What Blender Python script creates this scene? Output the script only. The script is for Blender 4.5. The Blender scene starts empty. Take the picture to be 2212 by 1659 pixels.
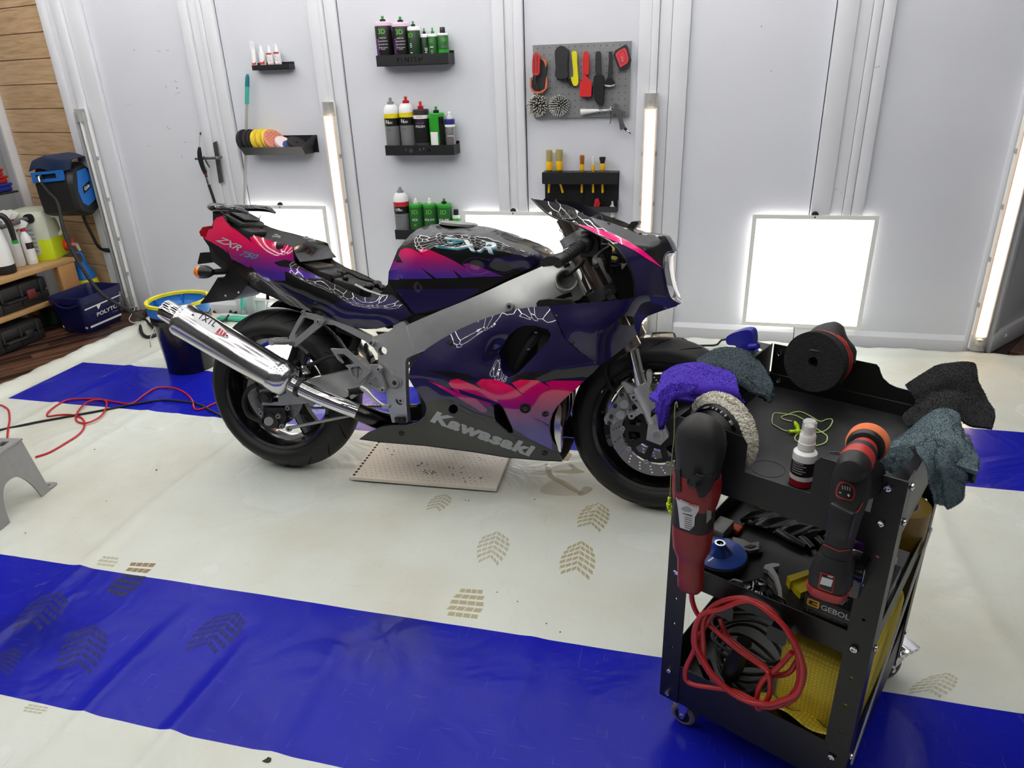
import bpy, bmesh, math, random
import numpy as np
from math import sin, cos, pi, radians, sqrt, atan2, hypot
from mathutils import Matrix, Vector, geometry
from mathutils.bvhtree import BVHTree

random.seed(7)
SC = bpy.context.scene
COL = SC.collection

# ------------------------------------------------------------------ camera
FPX, PITCH, YAW, ROLL, CDIST, CH = 1539.626, 0.4168564, 0.2615500, -0.0370426, 3.8928, 1.4152
_f0 = Vector((-sin(YAW), cos(YAW), 0)); _r0 = Vector((cos(YAW), sin(YAW), 0)); _u0 = Vector((0, 0, 1))
CF = _f0*cos(PITCH) - _u0*sin(PITCH); _u1 = _u0*cos(PITCH) + _f0*sin(PITCH)
CR = _r0*cos(ROLL) + _u1*sin(ROLL); CU = _u1*cos(ROLL) - _r0*sin(ROLL)
CP = Vector((0, -CDIST, CH))
cam = bpy.data.cameras.new('camera'); camo = bpy.data.objects.new('camera', cam); COL.objects.link(camo)
cam.sensor_width = 36; cam.lens = FPX/2212*36; cam.clip_start = .05; cam.clip_end = 60
m = Matrix((CR, CU, -CF)).transposed().to_4x4(); m.translation = CP; camo.matrix_world = m
SC.camera = camo

# ------------------------------------------------------------------ world, exposure
wd = bpy.data.worlds.new('world'); SC.world = wd; wd.use_nodes = True
wd.node_tree.nodes['Background'].inputs[0].default_value = (.8, .85, 1, 1)
wd.node_tree.nodes['Background'].inputs[1].default_value = .15
SC.view_settings.view_transform = 'Standard'; SC.view_settings.look = 'None'
SC.view_settings.gamma = 1; SC.view_settings.use_curve_mapping = False
SC.view_settings.exposure = 0.3
HEX_E, TUBE_E, PANEL_E = 24.0, 9.0, 3.2     # strengths of the ceiling hexagon tubes, batten lights and square panels
SC.cycles.max_bounces = 6; SC.cycles.diffuse_bounces = 3; SC.cycles.glossy_bounces = 3
SC.cycles.transmission_bounces = 6; SC.cycles.transparent_max_bounces = 8
SC.cycles.caustics_reflective = False; SC.cycles.caustics_refractive = False
SC.cycles.sample_clamp_indirect = 6; SC.cycles.use_adaptive_sampling = True; SC.cycles.adaptive_threshold = .03

# ------------------------------------------------------------------ helpers: measuring
def ray(u, v): return CF + CR*((u-1106)/FPX) - CU*((v-829.5)/FPX)
def onY(u, v, y):                      # a point of the plane y = const
    d = ray(u, v); return CP + d*((y-CP.y)/d.y)
def onZ(u, v, z):                      # a point at height z
    d = ray(u, v); return CP + d*((z-CP.z)/d.z)

# ------------------------------------------------------------------ helpers: materials
def lin(c):
    return tuple(((x/255)/12.92 if x/255 <= .04045 else ((x/255+.055)/1.055)**2.4) for x in c[:3]) + (1,)
MATS = {}
def mat(name, col=(128, 128, 128), rough=.5, metal=0, spec=.5, coat=0, noise=0, nscale=9, bump=0, bscale=80, emit=0,
        trans=0, alpha=1, stretch=(1, 1, 1), coatr=.03, sheen=0, rvar=0):
    if name in MATS: return MATS[name]
    m = bpy.data.materials.new(name); m.use_nodes = True; MATS[name] = m
    nt = m.node_tree; b = nt.nodes['Principled BSDF']; I = b.inputs
    c = lin(col)
    I['Base Color'].default_value = c; I['Roughness'].default_value = rough; I['Metallic'].default_value = metal
    I['Specular IOR Level'].default_value = spec; I['Coat Weight'].default_value = coat; I['Coat Roughness'].default_value = coatr
    I['Transmission Weight'].default_value = trans; I['Alpha'].default_value = alpha; I['Sheen Weight'].default_value = sheen
    if emit: I['Emission Color'].default_value = c; I['Emission Strength'].default_value = emit
    if noise or bump or rvar:
        tc = nt.nodes.new('ShaderNodeTexCoord'); mp = nt.nodes.new('ShaderNodeMapping'); mp.inputs['Scale'].default_value = stretch
        nt.links.new(tc.outputs['Object'], mp.inputs[0])
        if noise or rvar:
            n = nt.nodes.new('ShaderNodeTexNoise'); n.inputs['Scale'].default_value = nscale; n.inputs['Detail'].default_value = 5
            nt.links.new(mp.outputs[0], n.inputs['Vector'])
            if noise:
                r = nt.nodes.new('ShaderNodeMapRange'); r.inputs[1].default_value = .3; r.inputs[2].default_value = .7
                r.inputs[3].default_value = 1-noise; r.inputs[4].default_value = 1+noise
                mx = nt.nodes.new('ShaderNodeVectorMath'); mx.operation = 'SCALE'; mx.inputs[0].default_value = c[:3]
                nt.links.new(n.outputs[0], r.inputs[0]); nt.links.new(r.outputs[0], mx.inputs['Scale']); nt.links.new(mx.outputs[0], I['Base Color'])
            if rvar:
                r = nt.nodes.new('ShaderNodeMapRange'); r.inputs[1].default_value = .3; r.inputs[2].default_value = .7
                r.inputs[3].default_value = max(.02, rough-rvar); r.inputs[4].default_value = rough+rvar
                nt.links.new(n.outputs[0], r.inputs[0]); nt.links.new(r.outputs[0], I['Roughness'])
        if bump:
            n2 = nt.nodes.new('ShaderNodeTexNoise'); n2.inputs['Scale'].default_value = bscale; n2.inputs['Detail'].default_value = 4
            nt.links.new(mp.outputs[0], n2.inputs['Vector'])
            bp = nt.nodes.new('ShaderNodeBump'); bp.inputs['Strength'].default_value = bump; bp.inputs['Distance'].default_value = .01
            nt.links.new(n2.outputs[0], bp.inputs['Height']); nt.links.new(bp.outputs[0], I['Normal'])
    return m
def gradmat(name, stops, axis=2, lo=0, hi=1, rough=.12, coat=1, coords='Object'):
    """paint that fades along one object axis (the airbrushed bands of the paintwork)"""
    m = bpy.data.materials.new(name); m.use_nodes = True; nt = m.node_tree; b = nt.nodes['Principled BSDF']; MATS[name] = m
    tc = nt.nodes.new('ShaderNodeTexCoord'); sx = nt.nodes.new('ShaderNodeSeparateXYZ'); nt.links.new(tc.outputs[coords], sx.inputs[0])
    r = nt.nodes.new('ShaderNodeMapRange'); r.inputs[1].default_value = lo; r.inputs[2].default_value = hi
    nt.links.new(sx.outputs[axis], r.inputs[0]); cr = nt.nodes.new('ShaderNodeValToRGB'); nt.links.new(r.outputs[0], cr.inputs[0])
    e = cr.color_ramp.elements
    while len(e) < len(stops): e.new(.5)
    for k, (p, c) in enumerate(stops): e[k].position = p; e[k].color = lin(c)
    nt.links.new(cr.outputs[0], b.inputs['Base Color']); b.inputs['Roughness'].default_value = rough; b.inputs['Coat Weight'].default_value = coat
    b.inputs['Coat Roughness'].default_value = .02
    return m

# ------------------------------------------------------------------ helpers: shapes
I4 = Matrix.Identity(4)
def T(x=0, y=0, z=0): return Matrix.Translation((x, y, z))
def RX(a): return Matrix.Rotation(radians(a), 4, 'X')
def RY(a): return Matrix.Rotation(radians(a), 4, 'Y')
def RZ(a): return Matrix.Rotation(radians(a), 4, 'Z')
def S(x, y=None, z=None): return Matrix.Diagonal((x, x if y is None else y, x if z is None else z, 1))
def align(p0, p1):                     # frame at p0 with z towards p1
    d = (Vector(p1)-Vector(p0)).normalized(); q = d.to_track_quat('Z', 'Y'); return T(*p0) @ q.to_matrix().to_4x4()
def circ(cx, cy, r, n=16, a0=0, a1=2*pi, ry=None):
    full = abs(a1-a0-2*pi) < 1e-6; k = n if full else n+1
    return [(cx+r*cos(a0+(a1-a0)*i/n), cy+(ry or r)*sin(a0+(a1-a0)*i/n)) for i in range(k)]
def rrect(x0, x1, y0, y1, r, n=4):
    o = []
    for cx, cy, a in ((x1-r, y1-r, 0), (x0+r, y1-r, 90), (x0+r, y0+r, 180), (x1-r, y0+r, 270)):
        o += circ(cx, cy, r, n, radians(a), radians(a+90))
    return o
def catmull(pts, k=6, closed=False):
    P = [Vector(p) for p in pts]; n = len(P); out = []
    if n < 3: return P
    rng = range(n) if closed else range(n-1)
    for i in rng:
        p1, p2 = P[i], P[(i+1) % n]
        p0 = P[(i-1) % n] if (closed or i) else p1*2-p2
        p3 = P[(i+2) % n] if (closed or i+2 < n) else p2*2-p1
        for j in range(k):
            t = j/k
            out.append(.5*((2*p1)+(p2-p0)*t+(2*p0-5*p1+4*p2-p3)*t*t+(3*p1-p0-3*p2+p3)*t**3))
    if not closed: out.append(P[-1])
    return out
def cat2(pts, k=6, closed=False): return [(p.x, p.y) for p in catmull([(a[0], a[1], 0) for a in pts], k, closed)]
def inpoly(P, poly):
    P = np.asarray(P, float); x, y = P[:, 0], P[:, 1]; r = np.zeros(len(P), bool); q = np.asarray(poly, float)
    j = len(q)-1
    for i in range(len(q)):
        xi, yi, xj, yj = q[i, 0], q[i, 1], q[j, 0], q[j, 1]
        if yi != yj: r ^= ((yi > y) != (yj > y)) & (x < (xj-xi)*(y-yi)/(yj-yi)+xi)
        j = i
    return r
def densify(poly, step):
    o = []
    for i in range(len(poly)):
        a, b = Vector(poly[i][:2]), Vector(poly[(i+1) % len(poly)][:2]); k = max(1, int((b-a).length/step))
        o += [tuple(a+(b-a)*(j/k)) for j in range(k)]
    return o
def cdt(outline, holes=(), step=None):
    """triangulate an outline (with holes), with inner grid points when step is set"""
    loops = [densify(l, step) if step else [tuple(p[:2]) for p in l] for l in (outline, *holes)]
    V = []; E = []
    for l in loops:
        b = len(V); V += [Vector(p) for p in l]; E += [(b+i, b+(i+1) % len(l)) for i in range(len(l))]
    if step:
        q = np.array(loops[0]); x0, y0 = q.min(0); x1, y1 = q.max(0); h = step*.87
        g = [(x0+(i+(j % 2)*.5)*step, y0+j*h) for j in range(int((y1-y0)/h)+2) for i in range(int((x1-x0)/step)+2)]
        ok = inpoly(g, loops[0])
        for hl in loops[1:]: ok &= ~inpoly(g, hl)
        B = np.array([p for l in loops for p in l]); g = np.array(g)[ok]
        if len(g):
            keep = np.array([((B-p)**2).sum(1).min() > (step*.45)**2 for p in g])
            V += [Vector(p) for p in g[keep]]
    r = geometry.delaunay_2d_cdt(V, E, [], 0, 1e-7)
    vs = [tuple(v) for v in r[0]]; fs = [list(f) for f in r[2]]
    if not fs: return vs, []
    cen = [tuple(np.mean([vs[i] for i in f], 0)) for f in fs]
    ok = inpoly(cen, loops[0])
    for hl in loops[1:]: ok &= ~inpoly(cen, hl)
    out = []
    for f, k in zip(fs, ok):
        if k:
            a, b, c = (Vector(vs[i]) for i in f[:3])
            if (b-a).cross(c-a) < 0: f = f[::-1]
            out.append(f)
    return vs, out
_TX = {}
def textmesh(s, shear=0, off=0, spacing=1):
    key = (s, shear, off, spacing)
    if key not in _TX:
        cu = bpy.data.curves.new('t', 'FONT'); cu.body = s; cu.size = 1; cu.shear = shear; cu.offset = off; cu.space_character = spacing
        cu.resolution_u = 3; cu.fill_mode = 'FRONT'
        o = bpy.data.objects.new('t', cu); COL.objects.link(o); dg = bpy.context.evaluated_depsgraph_get(); dg.update()
        me = o.evaluated_get(dg).to_mesh()
        _TX[key] = ([(v.co.x, v.co.y) for v in me.vertices], [list(p.vertices) for p in me.polygons])
        o.evaluated_get(dg).to_mesh_clear(); bpy.data.objects.remove(o); bpy.data.curves.remove(cu)
    return _TX[key]
class G:
    """collects shapes and links them as ONE mesh object"""
    def __init__(s, M=None): s.v = []; s.f = []; s.mi = []; s.M = M or I4; s.k = 0
    def add(s, vs, fs, M=None):
        b = len(s.v); A = s.M @ M if M else s.M
        flip = A.determinant() < 0
        s.v += [A @ Vector(v) for v in vs]
        for f in fs:
            f = [i+b for i in f]; s.f.append(f[::-1] if flip else f); s.mi.append(s.k)
        return s
    def box(s, x0, x1, y0, y1, z0, z1, bev=0, M=None, seg=2):
        vs = [(x0, y0, z0), (x1, y0, z0), (x1, y1, z0), (x0, y1, z0), (x0, y0, z1), (x1, y0, z1), (x1, y1, z1), (x0, y1, z1)]
        fs = [(3, 2, 1, 0), (4, 5, 6, 7), (0, 1, 5, 4), (1, 2, 6, 5), (2, 3, 7, 6), (3, 0, 4, 7)]
        if bev:
            bm = bmesh.new(); V = [bm.verts.new(v) for v in vs]
            for f in fs: bm.faces.new([V[i] for i in f])
            bmesh.ops.bevel(bm, geom=bm.edges[:], offset=bev, segments=seg, profile=.5, affect='EDGES')
            bm.verts.index_update(); vs = [tuple(v.co) for v in bm.verts]; fs = [[v.index for v in f.verts] for f in bm.faces]; bm.free()
        return s.add(vs, fs, M)
    def prism(s, poly, c0, c1, ax='z', holes=(), M=None, scale1=1):
        f3 = {'z': lambda a, b, c: (a, b, c), 'y': lambda a, b, c: (a, c, b), 'x': lambda a, b, c: (c, a, b)}[ax]
        vs, ts = cdt(poly, holes); n = len(vs)
        cx = sum(p[0] for p in poly)/len(poly); cy = sum(p[1] for p in poly)/len(poly)
        g = lambda p: (cx+(p[0]-cx)*scale1, cy+(p[1]-cy)*scale1)
        V = [f3(*p, c0) for p in vs]+[f3(*g(p), c1) for p in vs]
        F = [f[::-1] for f in ts]+[[i+n for i in f] for f in ts]
        cnt = {}
        for f in ts:
            for i in range(len(f)): cnt[(f[i], f[(i+1) % len(f)])] = 1
        for (a, b) in cnt:
            if (b, a) not in cnt: F.append([a, b, b+n, a+n])
        if (c1 < c0) != (ax == 'y'): F = [f[::-1] for f in F]
        return s.add(V, F, M)
    def loft(s, rings, closed=True, caps=True, M=None):
        n = len(rings[0]); V = [p for r in rings for p in r]; F = []
        for i in range(len(rings)-1):
            for j in range(n if closed else n-1):
                k = (j+1) % n; F.append([i*n+j, i*n+k, (i+1)*n+k, (i+1)*n+j])
        if caps: F += [list(range(n))[::-1], [(len(rings)-1)*n+j for j in range(n)]]
        return s.add(V, F, M)
    def lathe(s, prof, n=24, M=None, caps=True, a0=0, a1=2*pi, sx=1, sy=1):
        full = abs(a1-a0-2*pi) < 1e-6; k = n if full else n+1
        R = [[(r*cos(a0+(a1-a0)*j/n)*sx, r*sin(a0+(a1-a0)*j/n)*sy, z) for j in range(k)] for r, z in prof]
        return s.loft(R, full, caps and full, M)
    def tube(s, pts, r, n=8, closed=False, k=0, M=None, caps=True, flat=1):
        P = catmull(pts, k, closed) if k else [Vector(p) for p in pts]; N = len(P)
        rr = r if isinstance(r, (list, tuple)) else [r]*N
        if len(rr) != N: rr = [rr[min(len(rr)-1, int(i*(len(rr)-1)/(N-1)))]+(rr[min(len(rr)-1, int(i*(len(rr)-1)/(N-1))+1)]-rr[min(len(rr)-1, int(i*(len(rr)-1)/(N-1)))])*((i*(len(rr)-1)/(N-1)) % 1) for i in range(N)]
        rings = []; t0 = (P[1]-P[0]).normalized(); up = Vector((0, 0, 1)) if abs(t0.z) < .9 else Vector((0, 1, 0)); u = up.cross(t0).normalized()
        for i in range(N):
            a = P[i-1] if (i or closed) else P[i]; b = P[(i+1) % N] if (i < N-1 or closed) else P[i]
            t = (b-a).normalized() if (b-a).length > 1e-9 else t0
            u = (u-t*u.dot(t)).normalized(); w = t.cross(u)
            rings.append([tuple(P[i]+u*(rr[i]*cos(2*pi*j/n))+w*(rr[i]*sin(2*pi*j/n)*flat)) for j in range(n)])
        if closed: rings.append(rings[0])
        return s.loft(rings, True, caps and not closed, M)
    def cyl(s, p0, p1, r0, r1=None, n=16, M=None): return s.tube([p0, p1], [r0, r0 if r1 is None else r1], n, M=M)
    def sph(s, c, r, n=16, m=10, M=None):
        r = r if isinstance(r, (tuple, list)) else (r, r, r)
        R = [[(c[0]+r[0]*sin(pi*i/m)*cos(2*pi*j/n), c[1]+r[1]*sin(pi*i/m)*sin(2*pi*j/n), c[2]-r[2]*cos(pi*i/m)) for j in range(n)] for i in range(1, m)]
        V = [p for q in R for p in q]; F = []
        for i in range(len(R)-1):
            for j in range(n): F.append([i*n+j, i*n+(j+1) % n, (i+1)*n+(j+1) % n, (i+1)*n+j])
        V += [(c[0], c[1], c[2]-r[2]), (c[0], c[1], c[2]+r[2])]; a = len(V)-2
        for j in range(n): F += [[a, (j+1) % n, j], [a+1, (len(R)-1)*n+j, (len(R)-1)*n+(j+1) % n]]
        return s.add(V, F, M)
    def sheet(s, fn, nu, nv, M=None, thick=0):
        """a surface fn(u, v) -> point, u and v in 0..1; thick gives it a second side"""
        V = [fn(i/nu, j/nv) for j in range(nv+1) for i in range(nu+1)]; w = nu+1
        F = [[j*w+i, j*w+i+1, (j+1)*w+i+1, (j+1)*w+i] for j in range(nv) for i in range(nu)]
        if thick:
            n = len(V); A = [Vector(p) for p in V]; N = [Vector((0, 0, 0)) for _ in V]
            for f in F:
                nn = (A[f[1]]-A[f[0]]).cross(A[f[3]]-A[f[0]])
                for i in f: N[i] += nn
            V = V+[tuple(A[i]-N[i].normalized()*thick) for i in range(n)]
            F2 = [[i+n for i in f[::-1]] for f in F]
            b = [i for i in range(nu+1)]+[j*w+nu for j in range(1, nv+1)]+[nv*w+i for i in range(nu-1, -1, -1)]+[j*w for j in range(nv-1, 0, -1)]
            F = F+F2+[[b[i+1-len(b)], b[i], b[i]+n, b[i+1-len(b)]+n] for i in range(len(b))]
        return s.add(V, F, M)
    def text(s, t, M=None, size=.01, w=None, h=None, fn=None, shear=0, off=0, spacing=1, ax='c'):
        vs, fs = textmesh(t, shear, off, spacing)
        if not vs: return s
        x0, x1 = min(v[0] for v in vs), max(v[0] for v in vs); y0, y1 = min(v[1] for v in vs), max(v[1] for v in vs)
        kx = size; ky = size
        if w: kx = w/(x1-x0); ky = kx
        if h: ky = h/(y1-y0); kx = kx if w else ky
        ox = {'c': (x0+x1)/2, 'l': x0, 'r': x1}[ax]; oy = (y0+y1)/2
        P = [((v[0]-ox)*kx, (v[1]-oy)*ky) for v in vs]
        return s.add([fn(*p) if fn else (p[0], p[1], 0) for p in P], fs, M)
    def build(s, name, mt, parent=None, smooth=35, **kw):
        me = bpy.data.meshes.new(name); me.from_pydata([tuple(v) for v in s.v], [], s.f)
        ms = mt if isinstance(mt, (list, tuple)) else [mt]
        for q in ms: me.materials.append(MATS[q] if isinstance(q, str) else q)
        if len(ms) > 1:
            for p, i in zip(me.polygons, s.mi): p.material_index = i
        if smooth:
            me.shade_smooth(); me.set_sharp_from_angle(angle=radians(smooth))
        me.validate()
        return link(name, me, parent, **kw)
def link(name, data, parent=None, label=None, cat=None, group=None, kind=None, M=None):
    o = bpy.data.objects.new(name, data); COL.objects.link(o)
    if parent: o.parent = parent
    if M is not None: o.matrix_local = M
    tag(o, label, cat, group, kind); return o
def tag(o, label=None, cat=None, group=None, kind=None):
    if label: o['label'] = label
    if cat: o['category'] = cat
    if group: o['group'] = group
    if kind: o['kind'] = kind
    return o
def thing(name, label, cat, M=None, group=None):
    return link(name, None, None, label, cat, group, None, M if M is not None else I4)
def copyof(src, parent=None, M=None, **kw):
    c = src.copy(); COL.objects.link(c)
    for key in ('label', 'category', 'group'):
        if key in c and kw: del c[key]
    if parent: c.parent = parent
    if M is not None: c.matrix_local = M
    tag(c, **kw); return c
# ================================================================== ROOM
mat('white_panel', (216, 219, 226), .42, noise=.025, nscale=2.2, bump=.03, bscale=500, rvar=.05)
mat('white_frame', (221, 223, 228), .36, noise=.02, nscale=3)
mat('gap_dark', (26, 27, 30), .8)
mat('plain_wall', (96, 96, 98), .7, noise=.03)
mat('ceiling_paint', (30, 30, 32), .8, noise=.03)
mat('black_gloss', (8, 8, 9), .12, coat=.6)
mat('black_plastic', (17, 17, 18), .42, bump=.04, bscale=900)
mat('black_rubber', (14, 14, 14), .62, noise=.12, nscale=30, bump=.05, bscale=400)
mat('white_plastic', (232, 232, 228), .38)
mat('chrome', (225, 225, 228), .09, 1)
mat('steel', (175, 176, 178), .28, 1, noise=.06, nscale=40)
mat('clear_plastic', (235, 238, 240), .08, trans=.85, alpha=.55)
def node_mat(name, rough=.5):
    m = bpy.data.materials.new(name); m.use_nodes = True; MATS[name] = m
    nt = m.node_tree; b = nt.nodes['Principled BSDF']; b.inputs['Roughness'].default_value = rough
    return nt, b
def N(nt, typ, **kw):
    n = nt.nodes.new('ShaderNode'+typ)
    for k, v in kw.items(): setattr(n, k, v)
    return n
def L(nt, a, b): nt.links.new(a, b)
def ramp(nt, fac, stops):
    c = N(nt, 'ValToRGB'); e = c.color_ramp.elements
    while len(e) < len(stops): e.new(.5)
    for k, (p, q) in enumerate(stops): e[k].position = p; e[k].color = lin(q)
    L(nt, fac, c.inputs[0]); return c.outputs[0]
# --- wood: dark strip floor, pale wall boards
def wood(name, stops, rough, stretch, bumps=.15, rnd=.35):
    nt, b = node_mat(name, rough); tc = N(nt, 'TexCoord'); mp = N(nt, 'Mapping'); mp.inputs['Scale'].default_value = stretch
    oi = N(nt, 'ObjectInfo'); ad = N(nt, 'VectorMath', operation='ADD'); sc = N(nt, 'VectorMath', operation='SCALE'); sc.inputs[0].default_value = (7, 3, 5)
    L(nt, oi.outputs['Random'], sc.inputs['Scale']); L(nt, tc.outputs['Object'], ad.inputs[0]); L(nt, sc.outputs[0], ad.inputs[1]); L(nt, ad.outputs[0], mp.inputs[0])
    n = N(nt, 'TexNoise'); n.inputs['Scale'].default_value = 4; n.inputs['Detail'].default_value = 6; n.inputs['Distortion'].default_value = .6
    L(nt, mp.outputs[0], n.inputs['Vector'])
    mr = N(nt, 'Math', operation='MULTIPLY_ADD'); L(nt, oi.outputs['Random'], mr.inputs[0]); mr.inputs[1].default_value = rnd; mr.inputs[2].default_value = -rnd/2
    a2 = N(nt, 'Math', operation='ADD'); L(nt, n.outputs[0], a2.inputs[0]); L(nt, mr.outputs[0], a2.inputs[1])
    L(nt, ramp(nt, a2.outputs[0], stops), b.inputs['Base Color'])
    bp = N(nt, 'Bump'); bp.inputs['Strength'].default_value = bumps; bp.inputs['Distance'].default_value = .003
    L(nt, n.outputs[0], bp.inputs['Height']); L(nt, bp.outputs[0], b.inputs['Normal'])
wood('floor_wood', [(.2, (34, 20, 14)), (.45, (62, 38, 27)), (.62, (84, 55, 40)), (.85, (116, 80, 60))], .33, (14, 1.6, 1), .08, .55)
wood('wall_wood', [(.25, (176, 142, 104)), (.5, (204, 172, 132)), (.72, (218, 188, 150))], .45, (1.4, 3, 16), .12, .1)

slab = G().box(-5.4, 3.2, -6.2, 1.6, -.06, -.012).build('floor', 'floor_wood', kind='structure', smooth=0)
tag(slab, 'dark brown strip wood floor under the striped mat')
base = G().box(-.033, .033, -.2995, .2995, -.011, 0, .0012, seg=1).build('plank', 'floor_wood', slab, M=T(-9, 0, 0), smooth=0)
pm = base.data; bpy.data.objects.remove(base)
fd = RZ(-30.5)
for i in range(-30, 31):
    for j in range(-8, 8):
        p = fd @ Vector((i*.0665, j*.6+(i*.237) % .6, 0)) + Vector((-3.9, -.8, 0))
        if -4.9 < p.x < -3.2 and -2.0 < p.y < .62 and p.x < -3.2-.0*p.y: link('plank', pm, slab, M=T(p.x, p.y, -.0005*((i*7+j*3) % 2)) @ fd)
for i in range(12):
    for j in range(3):
        p = fd @ Vector((i*.0665-.4, j*.6+(i*.237) % .6-.5, 0)) + Vector((1.75, .35, 0))
        link('plank', pm, slab, M=T(p.x, p.y, 0) @ fd)

# --- back wall: folding garage door of flat sheets in white frames
wb = G().box(-3.80, 1.47, .014, .06, 0, 2.75).build('wall_back', 'gap_dark', kind='structure', smooth=0)
tag(wb, 'white folding door wall of flat sheets and vertical frames')
PAN = [(-3.517, -2.872), (-2.650, -2.086), (-1.919, -1.07), (-.909, -.338), (-.094, .543), (.791, 1.365)]
CL = [[-3.79, -3.734, -3.692, -3.631, -3.517], [-2.872, -2.814, -2.761, -2.726, -2.654], [-2.086, -2.02, -1.993, -1.923], [-1.07, -1.01, -.962, -.913],
      [-.338, -.276, -.24, -.181, -.094], [.547, .637, .696, .735, .791], [1.365, 1.40, 1.435, 1.47]]
for a, b in PAN:
    G().box(a, b, 0, .012, 0, 2.75).build('sheet', 'white_panel', wb, smooth=0)
    g = G()
    g.prism([(0, 0), (-.022, 0), (-.022, .062), (-.006, .085), (0, .085)], a, b, 'x')
    g.build('bottom_rail', 'white_frame', wb, smooth=20)
DEP = [.024, .030, .016, .026]
for q, c in enumerate(CL):
    for i in range(len(c)-1):
        d = DEP[(i+(q % 2)) % 4] if q else [.05, .038, .05, .03][i]
        G().box(c[i], c[i+1]-(.0012 if i else 0), -d, .012, 0, 2.75, .0045).build('stile', 'white_frame', wb, smooth=30)
# holes, lock and screws on the stile of the sheet with the big light panel
g = G()
for u, v, r in ((1802, 294, .0065), (1798, 329, .0072), (1797, 338, .006), (1789, 390, .0062), (1890, 145, .0016), (1894, 145, .0016), (1899, 144, .002), (1766, 427, .002), (1779, 422, .0016), (1804, 409, .0016), (1808, 409, .0016), (1818, 417, .0016), (1645, 57, .0022), (1666, 153, .002)):
    p = onY(u, v, -.0262); g.cyl((p.x, -.0255, p.z), (p.x, -.0266, p.z), r, n=12)
g.build('screw_hole', 'gap_dark', wb)
p = onY(1792, 376, -.027); g = G(T(p.x, -.026, p.z)).cyl((0, 0, .003), (0, -.002, .003), .008); g.box(-.0045, .0045, -.002, 0, -.017, .003, .001)
lk = g.build('lock_cylinder', mat('brass_old', (120, 112, 78), .35, .9, noise=.2, nscale=200), wb)
G(T(p.x, -.0285, p.z)).box(-.001, .001, 0, .001, -.002, .008).build('keyway', 'gap_dark', lk)
# scuffs with a shape of their own on the sheet by the air gun
g = G()
for u, v, w, h in ((345, 110, 12, 2), (362, 108, 5, 2), (376, 176, 14, 4), (385, 201, 12, 2.4), (358, 186, 3, 4), (382, 190, 2, 2), (405, 307, 15, 2.2), (361, 274, 3, 4), (365, 279, 5, 2), (430, 250, 6, 2), (392, 338, 1.5, 6), (320, 316, 8, 1.6), (278, 227, 18, 1), (290, 108, 2, 2)):
    p = onY(u, v, -.0009)
    for k in range(7):
        x = p.x+(random.random()-.5)*w*.0034; z = p.z+(random.random()-.5)*h*.0034; s = .0012+.003*random.random()
        g.prism([(x-s, z-.0006), (x+s*.6, z-.001), (x+s, z+.0004), (x-s*.4, z+.0012)], -.0006, -.0002, 'y')
g.build('scuff_mark', mat('scuff', (128, 130, 130), .7), wb, smooth=0)
# --- wood board wall to the side of the door, set at a slight angle
wl = Matrix.Translation((-3.79, -.02, 0)) @ RZ(180-13)
a = G(wl).box(0, .665, -.05, -.012, 0, 2.75).build('wall_left', 'gap_dark', kind='structure', smooth=0)
tag(a, 'wall of pale wooden boards beside the white door')
bz = G().box(-.001, .663, -.012, 0, .0015, .1395, .002, seg=1).build('board', 'wall_wood', a, smooth=0); bm_ = bz.data; bpy.data.objects.remove(bz)
for i in range(20): link('board', bm_, a, M=wl @ T(0, 0, .02-.0045+.1415*(i-.05)))
fr = G(wl)
fr.box(.668, .72, -.05, .05, 0, 2.75, .004)
fr.box(.726, .80, -.05, .03, 0, 2.75, .004)
fr.build('trim_1', 'white_frame', kind='structure', label='white door frame post at the end of the wooden board wall')
g = G(wl).box(.806, 1.5, -.05, .01, 0, 2.75)
g.build('door_1', mat('grey_door', (186, 190, 192), .5, noise=.06, nscale=4), kind='structure', label='grey white door beyond the wooden board wall', smooth=0)
# --- return wall at the end of the door, and the rest of the room
rt = T(1.475, .0, 0) @ RZ(51)
g = G(rt).box(0, 1.6, 0, .05, 0, 2.75); wr = g.build('wall_right', 'white_panel', kind='structure', smooth=0); tag(wr, 'white wall leaf folded away at the end of the door')
g = G(rt); g.box(.0, 1.6, -.025, 0, .0, .10, .004); g.build('bottom_rail', 'white_frame', wr)
g = G(rt); g.box(0, .06, -.02, 0, .1, 2.75, .004); g.build('stile', 'white_frame', wr)
g = G(rt); g.sph((.16, -.026, .055), (.012, .006, .012)); g.build('rail_cap', 'white_plastic', wr)
for nm, bx in (('wall_far_right', (2.5, 2.56, -6.2, 1.3)), ('wall_far_left', (-5.3, -5.24, -6.2, .4)), ('wall_behind', (-5.3, 2.56, -6.2, -6.14))):
    G().box(*bx, 0, 2.75).build(nm, 'plain_wall', kind='structure', smooth=0)
G().box(-5.4, 2.6, -6.3, 1.6, 2.75, 2.8).build('ceiling', 'ceiling_paint', kind='structure', smooth=0)

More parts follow.
